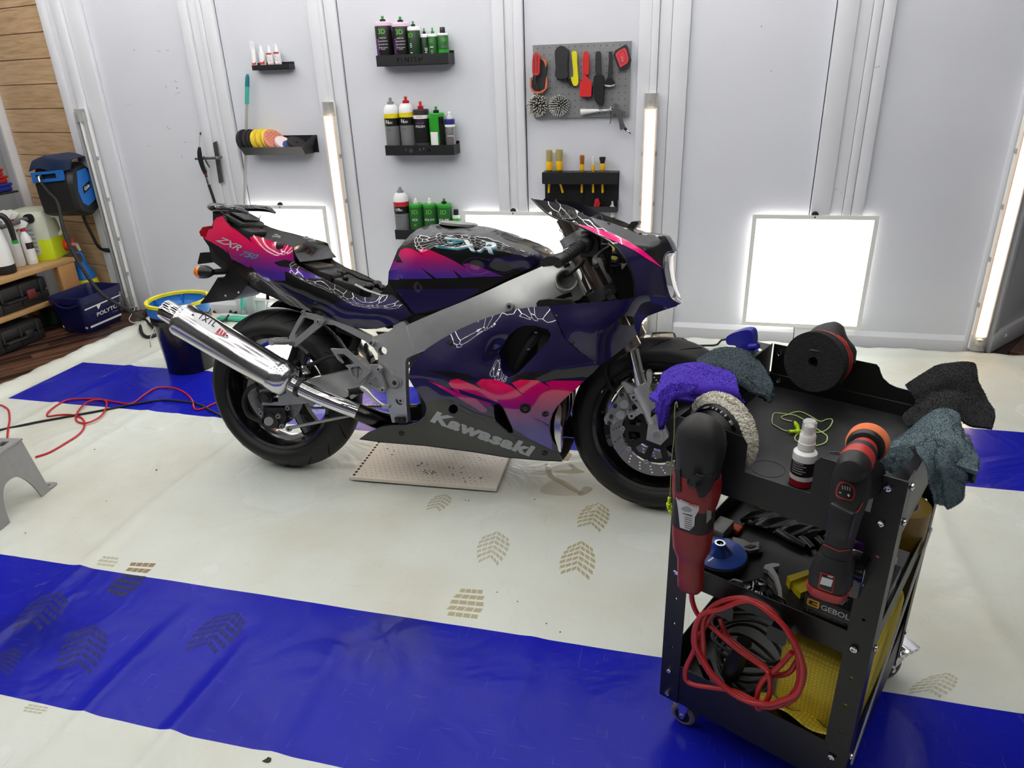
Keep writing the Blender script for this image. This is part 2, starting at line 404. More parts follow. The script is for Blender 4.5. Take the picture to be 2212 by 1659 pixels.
# --- honeycomb of LED tubes on the ceiling (its lines show in the paintwork)
hexl = thing('honeycomb_ceiling_light', 'honeycomb of white light tubes on the ceiling above the motorcycle', 'ceiling light', T(0, 0, 2.72))
mat('led_cool', (255, 252, 248), emit=HEX_E)
A = .5; segs = set(); cells = 0
for i in range(-6, 5):
    for j in range(-4, 3):
        cx = -.8+i*1.5*A; cy = -2.2+(j+(i % 2)*.5)*sqrt(3)*A
        if not (-3.9 < cx < 1.2 and -4.3 < cy < -.4): continue
        for k in range(6):
            a = (round(cx+A*cos(pi/3*k), 3), round(cy+A*sin(pi/3*k), 3)); b = (round(cx+A*cos(pi/3*(k+1)), 3), round(cy+A*sin(pi/3*(k+1)), 3))
            segs.add(tuple(sorted((a, b))))
merged = {}
def snap(p): return (round(p[0]*50)/50, round(p[1]*50)/50)
done = set()
tb = G().cyl((-.5, 0, 0), (.5, 0, 0), .013, n=6).build('light_tube', 'led_cool', hexl); tbm = tb.data; bpy.data.objects.remove(tb)
for a, b in segs:
    kx = tuple(sorted((snap(a), snap(b))))
    if kx in done: continue
    done.add(kx); mx, my = (a[0]+b[0])/2, (a[1]+b[1])/2
    link('light_tube', tbm, hexl, M=T(mx, my, 0) @ RZ(math.degrees(atan2(b[1]-a[1], b[0]-a[0]))) @ S(A*.95, 1, 1))

# --- the striped mat
nt, b = node_mat('mat_vinyl', .27); b.inputs['Specular IOR Level'].default_value = .16
tc = N(nt, 'TexCoord'); sx = N(nt, 'SeparateXYZ'); L(nt, tc.outputs['Object'], sx.inputs[0])
wob = N(nt, 'TexNoise'); wob.inputs['Scale'].default_value = 2.5; L(nt, tc.outputs['Object'], wob.inputs['Vector'])
yy = N(nt, 'Math', operation='MULTIPLY_ADD'); L(nt, wob.outputs[0], yy.inputs[0]); yy.inputs[1].default_value = .012; L(nt, sx.outputs[1], yy.inputs[2])
ma = N(nt, 'Math', operation='ADD'); L(nt, yy.outputs[0], ma.inputs[0]); ma.inputs[1].default_value = 2.926+1.521*4-.006
md = N(nt, 'Math', operation='MODULO'); L(nt, ma.outputs[0], md.inputs[0]); md.inputs[1].default_value = 1.5215
lt = N(nt, 'Math', operation='LESS_THAN'); L(nt, md.outputs[0], lt.inputs[0]); lt.inputs[1].default_value = .480
xl = N(nt, 'Math', operation='GREATER_THAN'); L(nt, sx.outputs[0], xl.inputs[0]); xl.inputs[1].default_value = -3.262
bl = N(nt, 'Math', operation='MULTIPLY'); L(nt, lt.outputs[0], bl.inputs[0]); L(nt, xl.outputs[0], bl.inputs[1])
n1 = N(nt, 'TexNoise'); n1.inputs['Scale'].default_value = 1.7; n1.inputs['Detail'].default_value = 7; L(nt, tc.outputs['Object'], n1.inputs['Vector'])
n2 = N(nt, 'TexNoise'); n2.inputs['Scale'].default_value = 26; n2.inputs['Detail'].default_value = 8; n2.inputs['Roughness'].default_value = .7; L(nt, tc.outputs['Object'], n2.inputs['Vector'])
wh = ramp(nt, n1.outputs[0], [(.3, (203, 203, 188)), (.5, (213, 217, 208)), (.7, (218, 225, 219))])
bu = ramp(nt, n1.outputs[0], [(.28, (18, 24, 120)), (.42, (22, 28, 160)), (.7, (24, 30, 176))])
mx = N(nt, 'Mix', data_type='RGBA'); L(nt, bl.outputs[0], mx.inputs[0]); L(nt, wh, mx.inputs[6]); L(nt, bu, mx.inputs[7])
# fine scratches: two stretched noises, thresholded
sc_out = None
for rot, s in ((.5, (260, 7, 1)), (-.7, (9, 300, 1)), (1.1, (330, 12, 1))):
    mp = N(nt, 'Mapping'); mp.inputs['Scale'].default_value = s; mp.inputs['Rotation'].default_value = (0, 0, rot); L(nt, tc.outputs['Object'], mp.inputs[0])
    nz = N(nt, 'TexNoise'); nz.inputs['Scale'].default_value = 1; nz.inputs['Detail'].default_value = 2; L(nt, mp.outputs[0], nz.inputs['Vector'])
    g1 = N(nt, 'MapRange'); g1.inputs[1].default_value = .70; g1.inputs[2].default_value = .74; L(nt, nz.outputs[0], g1.inputs[0])
    if sc_out is None: sc_out = g1.outputs[0]
    else:
        mm = N(nt, 'Math', operation='MAXIMUM'); L(nt, sc_out, mm.inputs[0]); L(nt, g1.outputs[0], mm.inputs[1]); sc_out = mm.outputs[0]
sm = N(nt, 'Math', operation='MULTIPLY'); L(nt, sc_out, sm.inputs[0]); sm.inputs[1].default_value = .3
scol = N(nt, 'Mix', data_type='RGBA'); L(nt, bl.outputs[0], scol.inputs[0]); scol.inputs[6].default_value = lin((150, 148, 136)); scol.inputs[7].default_value = lin((110, 116, 205))
mx2 = N(nt, 'Mix', data_type='RGBA'); L(nt, sm.outputs[0], mx2.inputs[0]); L(nt, mx.outputs[2], mx2.inputs[6]); L(nt, scol.outputs[2], mx2.inputs[7])
L(nt, mx2.outputs[2], b.inputs['Base Color'])
rr = N(nt, 'MapRange'); rr.inputs[1].default_value = .3; rr.inputs[2].default_value = .7; rr.inputs[3].default_value = .2; rr.inputs[4].default_value = .3; L(nt, n1.outputs[0], rr.inputs[0]); L(nt, rr.outputs[0], b.inputs['Roughness'])
bn = N(nt, 'TexNoise'); bn.inputs['Scale'].default_value = 3.4; bn.inputs['Detail'].default_value = 3; bn.inputs['Distortion'].default_value = 1.2; L(nt, tc.outputs['Object'], bn.inputs['Vector'])
bp = N(nt, 'Bump'); bp.inputs['Strength'].default_value = .45; bp.inputs['Distance'].default_value = .022; L(nt, bn.outputs[0], bp.inputs['Height'])
L(nt, bp.outputs[0], b.inputs['Normal'])

FOLD = [(-1.845, -1.2, -2.62, .006, .05), (-1.365, -2.5, -4, .006, .05), (-1.127, -2.5, -4, .009, .05), (-.86, -2.5, -4, .005, .06), (-1.845, -2.6, -4, .006, .04), (-.35, -2.3, -4, .004, .05),
        (-2.45, -.3, -4, .004, .06), (.1, -.3, -2.4, .003, .05), (.85, -.2, -4, .004, .06), (-2.95, -.3, -4, .005, .05)]
CRK = []
rg = random.Random(3)
for i in range(70):
    zx = rg.choice([(-.5, -1.75, .9, .35), (1.0, -1.4, .5, .9), (-2.6, -2.0, .9, .9), (-.3, -.5, 1.2, .3)])
    CRK.append((zx[0]+(rg.random()-.5)*2*zx[2], zx[1]+(rg.random()-.5)*2*zx[3], rg.random()*pi, .05+.12*rg.random(), .0012+.0028*rg.random()))
MX0, MX1, MY0, MY1 = -3.44, 2.05, -4.6, -.045
def mat_h(x, y):
    h = 0
    for fx, ya, yb, am, w in FOLD:
        if yb < y < ya:
            d = (x-fx-.012*sin(y*5+fx*9))/w
            if abs(d) < 1: h += 1.5*am*(1-abs(d))**1.6*min(1, (ya-y)*5, (y-yb)*5)
    for cx, cy, an, ln, am in CRK:
        dx, dy = x-cx, y-cy
        if abs(dx) < .3 and abs(dy) < .3:
            t = dx*cos(an)+dy*sin(an); s = -dx*sin(an)+dy*cos(an)+t*t*1.5
            h += am*math.exp(-(t/ln)**2-(s/.014)**2)
    e = x-MX0
    if e < .14: h += .026*max(0, sin(pi*min(1, e/.14)))**.8+.003*sin(y*23)+.002*sin(y*57)
    e = MY1-y
    if e < .10: h += .026*max(0, sin(pi*min(1, e/.10)))**.8+.003*sin(x*19)+.002*sin(x*47)
    return max(h, 0)+.0005
g = G(); nx, ny = 330, 270
xs = [MX0+(MX1-MX0)*i/nx for i in range(nx+1)]; ys = [MY0+(MY1-MY0)*(j/ny) for j in range(ny+1)]
g.add([(x, y, mat_h(x, y)) for y in ys for x in xs], [[j*(nx+1)+i, j*(nx+1)+i+1, (j+1)*(nx+1)+i+1, (j+1)*(nx+1)+i] for j in range(ny) for i in range(nx)])
FM = g.build('floor_mat', 'mat_vinyl', smooth=60, label='large creased vinyl floor mat, cream with wide blue stripes', cat='floor mat')
matbvh = BVHTree.FromPolygons([tuple(v) for v in g.v], g.f)
def matz(x, y):
    h = matbvh.ray_cast(Vector((x, y, 1)), Vector((0, 0, -1)))
    return h[0].z if h[0] else 0
# ================================================================== LIGHTS ON THE WALL
mat('led_warm', (255, 228, 194), emit=TUBE_E)
mat('led_panel', (255, 250, 242), emit=PANEL_E)
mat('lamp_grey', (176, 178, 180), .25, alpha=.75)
mat('lamp_white', (236, 236, 232), .3)
mat('lamp_cover', (222, 222, 216), .12, coat=.4)
BAT = [(-3.652, 'unlit tube light in a clear case standing beside the wooden board wall', 0), (-2.018, 'lit warm white tube light between the pad shelf and the bottle shelves', 1),
       (-.262, 'lit warm white tube light beside the pegboard of brushes', 1), (1.415, 'lit warm white tube light at the corner beyond the big light panel', 1)]
for x, lab, on in BAT:
    yb = -.052 if not on and x < -3 else -.031
    t = thing('batten_light', lab, 'light', T(x, yb, .032), 'tube lights along the wall')
    sec = [(-.033, 0), (-.033, -.014), (-.028, -.02), (.028, -.02), (.033, -.014), (.033, 0)]
    G().prism(sec, 0, 1.248, 'z').build('housing', 'lamp_white', t)
    def cov(w, d, n=8): return [(w*cos(pi+pi*k/n), -.02+d*sin(pi+pi*k/n)*-1*-1) for k in range(n+1)]
    if on:
        G().prism(cov(.021, .026), .075, 1.17, 'z').build('tube', 'led_warm', t)
        for s in (-1, 1): G().box(min(s*.0225, s*.0315), max(s*.0225, s*.0315), -.042, -.02, .07, 1.18, .003).build('cover_edge', mat('lamp_edge_glow', (246, 226, 206), .3), t)  # warm glow of the lit cover margins put into the edge colour
    else:
        G().prism(cov(.013, .026), .06, 1.19, 'z').build('tube', 'lamp_white', t)
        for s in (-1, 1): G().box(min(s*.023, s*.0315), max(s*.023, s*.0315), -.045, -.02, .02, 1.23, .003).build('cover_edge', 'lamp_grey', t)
    for z in (0, 1.18):
        G().prism([(q[0]*1.0, q[1]) for q in cov(.033, .034)], z if z == 0 else 1.174, .074 if z == 0 else 1.248, 'z').build('end_cap', mat('cap_clear', (188, 188, 186), .18, alpha=.55), t)
        G().box(-.014, .014, -.05, -.02, .03 if z == 0 else 1.185, .06 if z == 0 else 1.215, .003).build('lamp_socket', 'lamp_white', t)
        G().box(-.009, .009, -.052, -.05, .05 if z == 0 else 1.205, .058 if z == 0 else 1.213).build('socket_slot', 'gap_dark', t)
    for z in (.22, .45, .7, .95):
        for s in (-1, 1): G().box(s*.034-.003, s*.034+.003, -.026, -.008, z, z+.022, .001).build('clip', 'lamp_grey', t)
for x, z0, z1, lab in ((.272, .100, .692, 'square glowing light panel below the lock, in full view'), (-1.285, .10, .692, 'square glowing light panel on the wall behind the fuel tank'), (-2.722, .11, .712, 'square glowing light panel on the wall behind the tail of the motorcycle')):
    t = thing('light_panel', lab, 'light panel', T(x, -.031, z0), 'square light panels'); w = .592; h = z1-z0
    g = G()
    g.prism([(0, 0), (w, 0), (w, h), (0, h)], -.012, 0, 'y', holes=[[(.02, .02), (w-.02, .02), (w-.02, h-.02), (.02, h-.02)]])
    g.build('frame', mat('panel_frame', (226, 226, 222), .4), t, smooth=0)
    G().box(.02, w-.02, -.008, -.001, .02, h-.02).build('diffuser', 'led_panel', t, smooth=0)
    G().cyl((w/2, -.0125, h-.009), (w/2, -.0135, h-.009), .004).build('screw', 'gap_dark', t)
    G().prism(circ(w/2, h+.002, .016, 12, 0, pi), -.01, 0, 'y').build('hanger', 'gap_dark', t)

# ================================================================== BOTTLES
mat('shelf_black', (20, 20, 22), .45, bump=.03, bscale=1200)
def cut_plate(g, x0, x1, z0, z1, y0, y1, s, size, xc, spacing=1.0):
    """a plate with letters cut right through it"""
    vs, fs = textmesh(s, 0, .012, spacing); n = {}
    for f in fs:
        for i in range(len(f)): n[(f[i], f[(i+1) % len(f)])] = 1
    nxt = {a: b for (a, b) in n if (b, a) not in n}
    bx0, bx1 = min(v[0] for v in vs), max(v[0] for v in vs); by0, by1 = min(v[1] for v in vs), max(v[1] for v in vs)
    k = size/(by1-by0); loops = []; seen = set()
    for a in nxt:
        if a in seen: continue
        lp = []; c = a
        while c not in seen and c in nxt: seen.add(c); lp.append(c); c = nxt[c]
        P = [(xc+(vs[i][0]-(bx0+bx1)/2)*k, (z0+z1)/2+(vs[i][1]-(by0+by1)/2)*k) for i in lp]
        if len(P) > 2: loops.append(P)
    ar = lambda P: abs(sum(P[i][0]*P[i-1][1]-P[i-1][0]*P[i][1] for i in range(len(P))))/2
    outer = [P for P in loops if sum(inpoly([P[0]], Q)[0] for Q in loops if Q is not P) % 2 == 0]
    g.prism([(x0, z0), (x1, z0), (x1, z1), (x0, z1)], y1, y0, 'y', holes=[P for P in outer if ar(P) > 1e-7])
def shelf(name, label, x0, x1, z0, z1, depth, word=None):
    t = thing(name, label, 'shelf', T(x0, 0, z0), 'black wall shelves'); w = x1-x0; h = z1-z0
    G().box(0, w, -depth, -.001, 0, .002).build('tray', 'shelf_black', t, smooth=0)
    g = G()
    if word: cut_plate(g, 0, w, 0, h, -depth, -depth+.002, word, .024, w*.47, 1.55)
    else: g.box(0, w, -depth, -depth+.002, 0, h)
    g.build('front_plate', 'shelf_black', t, smooth=0)
    for x in (0, w-.002): G().box(x, x+.002, -depth+.002, -.001, .002, h).build('side_plate', 'shelf_black', t, smooth=0)
    G().box(0, w, -.003, -.001, .002, h+.012).build('back_plate', 'shelf_black', t, smooth=0)
    return t
shelf('bottle_shelf', 'black wall shelf with cut letters FINISH, topmost bottle shelf', -1.684, -1.287, 1.446, 1.499, .10, 'FINISH')
shelf('bottle_shelf', 'black wall shelf with cut letters POLISH, middle bottle shelf', -1.684, -1.287, 1.000, 1.052, .10, 'POLISH')
shelf('bottle_shelf', 'black wall shelf behind the fuel tank, lowest bottle shelf', -1.676, -1.279, .538, .591, .10)
shelf('tube_shelf', 'small black wall shelf holding white tubes above the mop handle', -2.447, -2.217, 1.452, 1.478, .06)

mat('print_white', (236, 236, 234), .5); mat('print_green', (92, 190, 50), .5); mat('print_black', (14, 14, 14), .5); mat('print_purple', (128, 66, 160), .5)
mat('print_grey', (150, 150, 152), .5); mat('print_red', (186, 30, 40), .5); mat('print_blue', (40, 50, 120), .5); mat('print_yellow', (226, 208, 20), .45)
def cylfn(r, z, a0=0, sy=1, rot=0):
    def f(px, py):
        if rot: px, py = -py, px
        return (r*sin(a0+px/r), -r*cos(a0+px/r)*sy, z+py)
    return f
def bottle(label, u0, u1, vm, vtop, z0, y, body, lab, capm, nozm, vcap, vsh, vlab, group, dome=.35, noz='push', prints=(), bands=(), neck=.45, name='bottle', flat=1, cap_r=.33, rot=0):
    pa, pb_ = onY(u0, vm, y), onY(u1, vm, y); x = (pa.x+pb_.x)/2; r = (pb_.x-pa.x)/2
    zt = onY((u0+u1)/2, vtop, y).z-z0; zc = onY((u0+u1)/2, vcap, y).z-z0; zs = onY((u0+u1)/2, vsh, y).z-z0; zl = onY((u0+u1)/2, vlab, y).z-z0
    t = thing(name, label, 'bottle', T(x, y, z0) @ RZ(rot), group)
    sh = max(.004, (zc-zs)*1.0)
    prof = [(r*.9, 0), (r, .005), (r, zs)]+[(r*(neck+(1-neck)*cos(a)**(dome)), zs+sh*sin(a)) for a in (pi/10, pi/5, 3*pi/10, 2*pi/5, pi/2*.97)]+[(r*neck*.9, zs+sh)]
    G().lathe(prof, 28, sy=flat).build('body', body, t, smooth=40)
    if lab:
        G().lathe([(r+.0003, .008), (r+.0006, .009), (r+.0006, zl-.001), (r+.0003, zl)], 28, caps=False, sy=flat).build('label_wrap', lab, t, smooth=40)
    for a, b, mm in bands:
        G().lathe([(r+.0003, zl*a), (r+.0009, zl*a+.0005), (r+.0009, zl*b-.0005), (r+.0003, zl*b)], 28, caps=False, sy=flat).build('label_band', mm, t, smooth=40)
    hc = (zt-zc)
    if noz == 'push':
        G().lathe([(r*cap_r, zc), (r*cap_r*1.04, zc+.002), (r*cap_r, zc+hc*.42), (r*cap_r*.5, zc+hc*.44)], 18).build('cap', capm, t)
        G().lathe([(r*cap_r*.5, zc+hc*.42), (r*cap_r*.42, zc+hc*.7), (r*cap_r*.62, zc+hc*.76), (r*cap_r*.5, zc+hc*.9), (r*cap_r*.2, zc+hc)], 14).build('nozzle', nozm, t)
    else:
        G().lathe([(r*cap_r, zc), (r*cap_r*1.02, zc+.002), (r*cap_r*.97, zc+hc-.002), (r*cap_r*.9, zc+hc)], 20).build('cap', capm, t)
    for s, fz, size, mm, a0, rr in prints:
        if s[0] == '_':
            w_ = len(s)*size*.55; f_ = cylfn(r+.0014, zl*fz, radians(a0), flat); G().sheet(lambda u, v: f_((u-.5)*w_, (v-.5)*size*.55), 8, 1).build('print_line', mm, t, smooth=0); continue
        G().text(s, size=size*1.5, fn=cylfn(r+.0014, zl*fz, radians(a0), flat, rr), off=.01).build('lettering', mm, t, smooth=0)
    return t
mat('b_pink', (226, 200, 220), .35); mat('b_white', (236, 238, 238), .3); mat('b_black', (20, 20, 20), .35); mat('b_dgreen', (26, 52, 32), .35); mat('b_green', (44, 156, 44), .32)
mat('b_mid', (40, 96, 44), .35); mat('b_grey', (112, 114, 116), .4); mat('b_silver', (166, 168, 170), .25, .7); mat('b_clear', (224, 236, 224), .15, alpha=.85)
mat('cap_green', (28, 140, 52), .35); mat('cap_red', (186, 24, 34), .35); mat('cap_blue', (44, 44, 120), .35); mat('cap_grey', (140, 140, 138), .4); mat('cap_black', (18, 18, 18), .4)
def q4(u, v): return (780+u/9.217, 20+v/9.217)
def q5(u, v): return (800+u/9.217, 190+v/9.217)
def bs(q, lab_, u0, u1, vm, vt, vc, vs_, vl, z0, *a, **k):
    c = (u0+u1)/2
    return bottle(lab_, q(u0, vm)[0], q(u1, vm)[0], q(c, vm)[1], q(c, vt)[1], z0, k.pop('y', -.052), *a, q(c, vc)[1], q(c, vs_)[1], q(c, vl)[1], **k)
LINES = [('POLISH & PROTECT', .62, .0042, 'print_white', 10, 0), ('HIGH GLOSS WAX', .54, .0042, 'print_white', 10, 0), ('PERFECT FOR OIL', .46, .0042, 'print_white', 10, 0), ('& WAX', .42, .0042, 'print_white', 10, 0), ('CORRECTION', .70, .0042, 'print_white', 10, 0)]
for k, (u0, u1, vt) in enumerate(((308, 622, 130), (655, 968, 142))):
    bs(q4, ('black labelled bottle with pink shoulder and green nozzle, outermost on the top shelf', 'black labelled bottle with pink shoulder, second on the top shelf')[k], u0, u1, 600, vt, vt+118, vt+185, vt+205, 1.4485, 'b_pink', 'b_black', 'cap_black', 'cap_green', group='bottles on the FINISH shelf', dome=.15,
       prints=[('3D', .86, .021, 'print_green', 8, 0), ('SPEED', .45, .022, 'print_purple', -30, 1)]+LINES, bands=[(.05, .15, mat('b_purple', (60, 24, 72), .4))])
bs(q4, 'dark green bottle with white shoulder and script print, third on the top shelf', 945, 1178, 650, 232, 345, 400, 425, 1.4485, 'b_white', 'b_dgreen', 'cap_black', 'cap_green', group='bottles on the FINISH shelf', dome=.2, y=-.066, prints=[('3D', .86, .019, 'print_green', -18, 0), ('____', .62, .005, 'print_white', -14, 0), ('_____', .57, .005, 'print_white', -14, 0), ('____', .52, .005, 'print_white', -14, 0), ('____', .36, .005, 'print_white', -14, 0), ('_____', .31, .005, 'print_white', -14, 0)])
bs(q4, 'small white shouldered bottle with dark label, fourth on the top shelf', 1195, 1352, 700, 372, 490, 540, 560, 1.4485, 'b_white', 'b_dgreen', 'cap_black', 'cap_green', group='bottles on the FINISH shelf', y=-.05, prints=[('ONE', .45, .014, 'print_white', 32, 1)], bands=[(.1, .18, 'print_white')])
bs(q4, 'small green labelled bottle with all green cap on the top shelf', 1345, 1530, 700, 360, 488, 525, 545, 1.4485, 'b_white', 'b_mid', 'cap_green', 'cap_green', group='bottles on the FINISH shelf', dome=.2, prints=[('3D', .84, .013, 'print_green', -12, 0), ('_____', .62, .007, 'print_white', 0, 0), ('____', .48, .004, 'print_white', 0, 0), ('____', .4, .004, 'print_white', 0, 0), ('____', .32, .004, 'print_white', 0, 0)])
bs(q4, 'small green bottle with plain black cap at the end of the top shelf', 1535, 1738, 700, 355, 475, 505, 520, 1.4485, 'b_white', 'b_mid', 'cap_black', 'cap_black', group='bottles on the FINISH shelf', noz='flip', dome=.25, cap_r=.5, prints=[('3D', .84, .014, 'print_green', 25, 0), ('ACA', .6, .008, 'print_grey', 25, 0)], bands=[(.02, .5, 'b_green')])
for k, (u0, u1, vt, cm) in enumerate(((300, 575, 188, 'cap_grey'), (600, 885, 165, 'cap_red'))):
    bs(q5, ('tall grey labelled bottle with grey nozzle and yellow band on the middle shelf', 'tall grey labelled bottle with red nozzle and yellow band on the middle shelf')[k], u0, u1, 700, vt, vt+138, vt+300, vt+318, 1.0025, 'b_white', 'b_grey', cm, cm, group='bottles on the POLISH shelf', dome=.75, neck=.36, cap_r=.42,
       prints=[('F6', .80, .018, 'print_white', -14, 0), ('.01', .785, .010, 'print_white', 12, 0), ('Fine Cut', .62, .005, 'print_black', -10, 0)], bands=[(.89, 1, 'print_yellow'), (.70, .89, 'b_black')])
bs(q5, 'black capped 3 in 1 polish bottle with red nozzle on the middle shelf', 885, 1180, 800, 262, 420, 440, 535, 1.0025, mat('b_cap3', (38, 38, 40), .4), 'b_black', 'cap_red', 'cap_red', group='bottles on the POLISH shelf', dome=.2, neck=.5, cap_r=.36,
   prints=[('POLISH', .72, .011, 'print_white', 6, 0), ('ONE STEP', .80, .007, 'print_purple', 6, 0), ('menzerna', .955, .006, 'print_red', 6, 0), ('3', .16, .030, 'print_white', -16, 0), ('IN', .14, .018, 'print_white', 22, 0)], bands=[(.91, 1, 'print_white'), (.02, .30, mat('b_dsilver', (92, 94, 98), .3, .6))])
bs(q5, 'bright green bottle with white data label on the middle shelf', 1185, 1480, 800, 362, 495, 520, 1140, 1.0025, 'b_green', None, 'cap_black', 'cap_green', group='bottles on the POLISH shelf', dome=.12, neck=.42, cap_r=.36, prints=[])
bs(q5, 'small silver bottle with blue collar and white nozzle on the middle shelf', 1500, 1690, 900, 465, 620, 632, 725, 1.0025, 'cap_blue', 'b_silver', 'b_white', 'b_white', group='bottles on the POLISH shelf', dome=.2, neck=.5, cap_r=.5, prints=[('POWER', .62, .007, 'print_white', 18, 0), ('LOCK', .52, .007, 'print_red', 18, 0)], bands=[(.92, 1, 'print_white')])
# the white label and black side of the green bottle
gb = [o for o in bpy.data.objects if o.get('label', '').startswith('bright green bottle')][0]
rb = .0430
for a0, a1, z0, z1, mm, nm in ((-.75, .35, .045, .115, 'print_white', 'data_label'), (.55, 1.35, .01, .19, 'b_black', 'side_label')):
    G().sheet(lambda u, v: ((rb)*sin(a0+(a1-a0)*u), -(rb)*cos(a0+(a1-a0)*u), z0+(z1-z0)*v), 8, 1).build(nm, mm, gb)
def q6b(u, v): return (820+u/3.253, 400+v/3.253)
y3 = -.052
bs(q6b, 'tall bottle with red band and grey nozzle on the lowest shelf', 110, 208, 200, 12, 52, 100, 112, .5405, 'b_white', 'b_grey', 'cap_grey', 'cap_grey', group='bottles on the lowest shelf', dome=.75, neck=.36, cap_r=.42, prints=[('H9', .80, .016, 'print_white', -8, 0), ('.02', .785, .009, 'print_white', 16, 0), ('Heavy Cut', .62, .005, 'print_black', -6, 0)], bands=[(.88, 1, 'print_red'), (.68, .88, 'b_black')])
for k, (u0, u1, vt, mm) in enumerate(((215, 308, 90, 'b_white'), (314, 405, 90, 'b_white'), (412, 508, 92, 'cap_black'))):
    bs(q6b, ('green bottle with white nozzle next to the tall bottle on the lowest shelf', 'green bottle with white nozzle between two green bottles on the lowest shelf', 'green bottle with black cap and green nozzle on the lowest shelf')[k], u0, u1, 220, vt, 128, 140, 150, .5405, 'b_green', 'b_mid', mm, 'cap_green' if k == 2 else 'b_white', group='bottles on the lowest shelf', dome=.15, neck=.4,
       prints=[('3D', .86, .022, 'print_green', 4, 0), (('ACA', 'ACA 510', 'ACA 500')[k], .62, .011, 'print_white', 4, 0), ('_____', .45, .005, 'print_yellow', 4, 0)])
bs(q6b, 'little clear green bottle with black cap at the end of the lowest shelf', 512, 568, 230, 170, 208, 222, 230, .5405, 'b_clear', 'b_green', 'cap_black', 'cap_black', group='bottles on the lowest shelf', noz='flip', cap_r=.6, neck=.6)
# tubes on the small shelf
for k, (u, vt, lab) in enumerate(((553, 88, 'white tube with a hanging tab, first on the small tube shelf'), (571, 98, 'white tube with a big red foot print on the small tube shelf'), (588, 98, 'white tube with red dots between two tubes on the small shelf'), (604, 95, 'white tube with red collar at the end of the small shelf'))):
    p = onY(u, 150, -.034); zt = onY(u, vt, -.034).z; h = zt-1.4545; t = thing('polish_tube', lab, 'tube', T(p.x, -.036, 1.4545), 'tubes on the small shelf'); r = .019 if k else .015
    G().lathe([(r*.95, 0), (r, .003), (r, .02), (r*.98, .022)], 18).build('cap', 'b_white', t)
    rings = []
    for i in range(7):
        f = i/6; sy = 1-.85*f if k == 0 else 1-.25*f
        rings.append([(r*.96*cos(2*pi*j/18), r*.96*sy*sin(2*pi*j/18), .022+(h*.72-.022)*f) for j in range(18)])
    G().loft(rings).build('body', 'b_white', t)
    if k == 0: G().prism(rrect(-r*.9, r*.9, h*.72, h, .004), -.001, .001, 'y', holes=[circ(0, h*.88, .005, 10)]).build('hang_tab', 'b_white', t)
    else: G().lathe([(r*.5, h*.72), (r*.5, h*.8), (r*.42, h*.82), (r*.42, h)], 14).build('nozzle', 'b_white', t)
    mm = 'print_red'
    G().sheet(lambda u_, v_: (r*1.01*sin(-1+2*u_), -r*1.01*cos(-1+2*u_)*(1-.3*v_ if k else 1-.6*v_), .026+v_*(.03 if k < 2 else .006)), 8, 2).build('print_band', mm, t)
    if k > 1: G().sheet(lambda u_, v_: (r*1.0*sin(-1+2*u_), -r*1.0*cos(-1+2*u_)*.82, h*.62+v_*.008), 8, 1).build('print_band', mm, t)
    if k > 1:
        g = G()
        for a_, zz in ((-.3, .4), (.3, .46), (.1, .36), (.5, .38), (-.1, .5), (.45, .3)): g.sph((r*sin(a_), -r*.9*cos(a_), h*zz), (.002, .0008, .002), 8, 5)
        g.build('print_dots', mm, t)

# ================================================================== POLISHING PADS
def conv(ox, oy, s): return lambda u, v: (ox+u/s, oy+v/s)
z3 = conv(480, 40, 3.95)
t = thing('pad_shelf', 'black wall tray with slanted front holding round polishing pads', 'shelf', I4, 'black wall shelves')
b0, b1, f0, f1, s1 = onY(529, 335, -.10), onY(661, 334, -.10), onY(517, 318, -.152), onY(650, 318, -.152), onY(681, 292, -.02)
zb, zf = (b0.z+b1.z)/2, (f0.z+f1.z)/2; s1.z = s1.z
G().box(b0.x, b1.x, -.10, -.001, zb, zb+.002).build('tray', 'shelf_black', t, smooth=0)
G().add([(b0.x, -.10, zb), (b1.x, -.10, zb), (f1.x, -.150, zf), (f0.x, -.150, zf), (b0.x, -.102, zb), (b1.x, -.102, zb), (f1.x, -.152, zf), (f0.x, -.152, zf)], [(0, 1, 2, 3), (7, 6, 5, 4), (3, 2, 6, 7), (0, 3, 7, 4), (1, 5, 6, 2)]).build('front_plate', 'shelf_black', t, smooth=0)
for p0, pf_, d in ((b0, f0, -1), (b1, f1, 1)):
    xe = s1.x if d > 0 else b0.x-(s1.x-b1.x)*.5; F_ = [(p0.x, -.001, zb), (p0.x, -.10, zb), (pf_.x, -.150, zf), (xe, -.05, s1.z), (xe, -.001, s1.z)]
    G().add(F_+[(a_[0]-.002*d, a_[1], a_[2]) for a_ in F_], [(0, 1, 2, 3, 4), (9, 8, 7, 6, 5), (1, 6, 7, 2), (2, 7, 8, 3), (3, 8, 9, 4)]).build('side_plate', 'shelf_black', t, smooth=0)
G().box(b0.x, s1.x, -.003, -.001, zb+.002, s1.z).build('back_plate', 'shelf_black', t, smooth=0)
mat('pad_black', (38, 36, 38), .9, bump=.25, bscale=700, noise=.1); mat('pad_yellow', (232, 206, 62), .9, bump=.2, bscale=700); mat('pad_orange', (214, 140, 112), .9, bump=.2, bscale=700)
mat('pad_white', (232, 214, 218), .9, bump=.2, bscale=700); mat('pad_blue', (70, 86, 140), .85, bump=.2, bscale=700); mat('pad_felt', (230, 172, 92), .9)
pads = [(520, 'pad_black', 'thick black polishing pad at the outer end of the pad row'), (533, 'pad_black', 'thick black polishing pad, second in the pad row'), (543, 'pad_black', 'thin black polishing pad leaning on the yellow pads'),
        (551, 'pad_yellow', 'yellow polishing pad next to the black pads'), (563, 'pad_yellow', 'yellow polishing pad between two yellow pads'), (575, 'pad_yellow', 'yellow polishing pad next to the dimpled pad')]
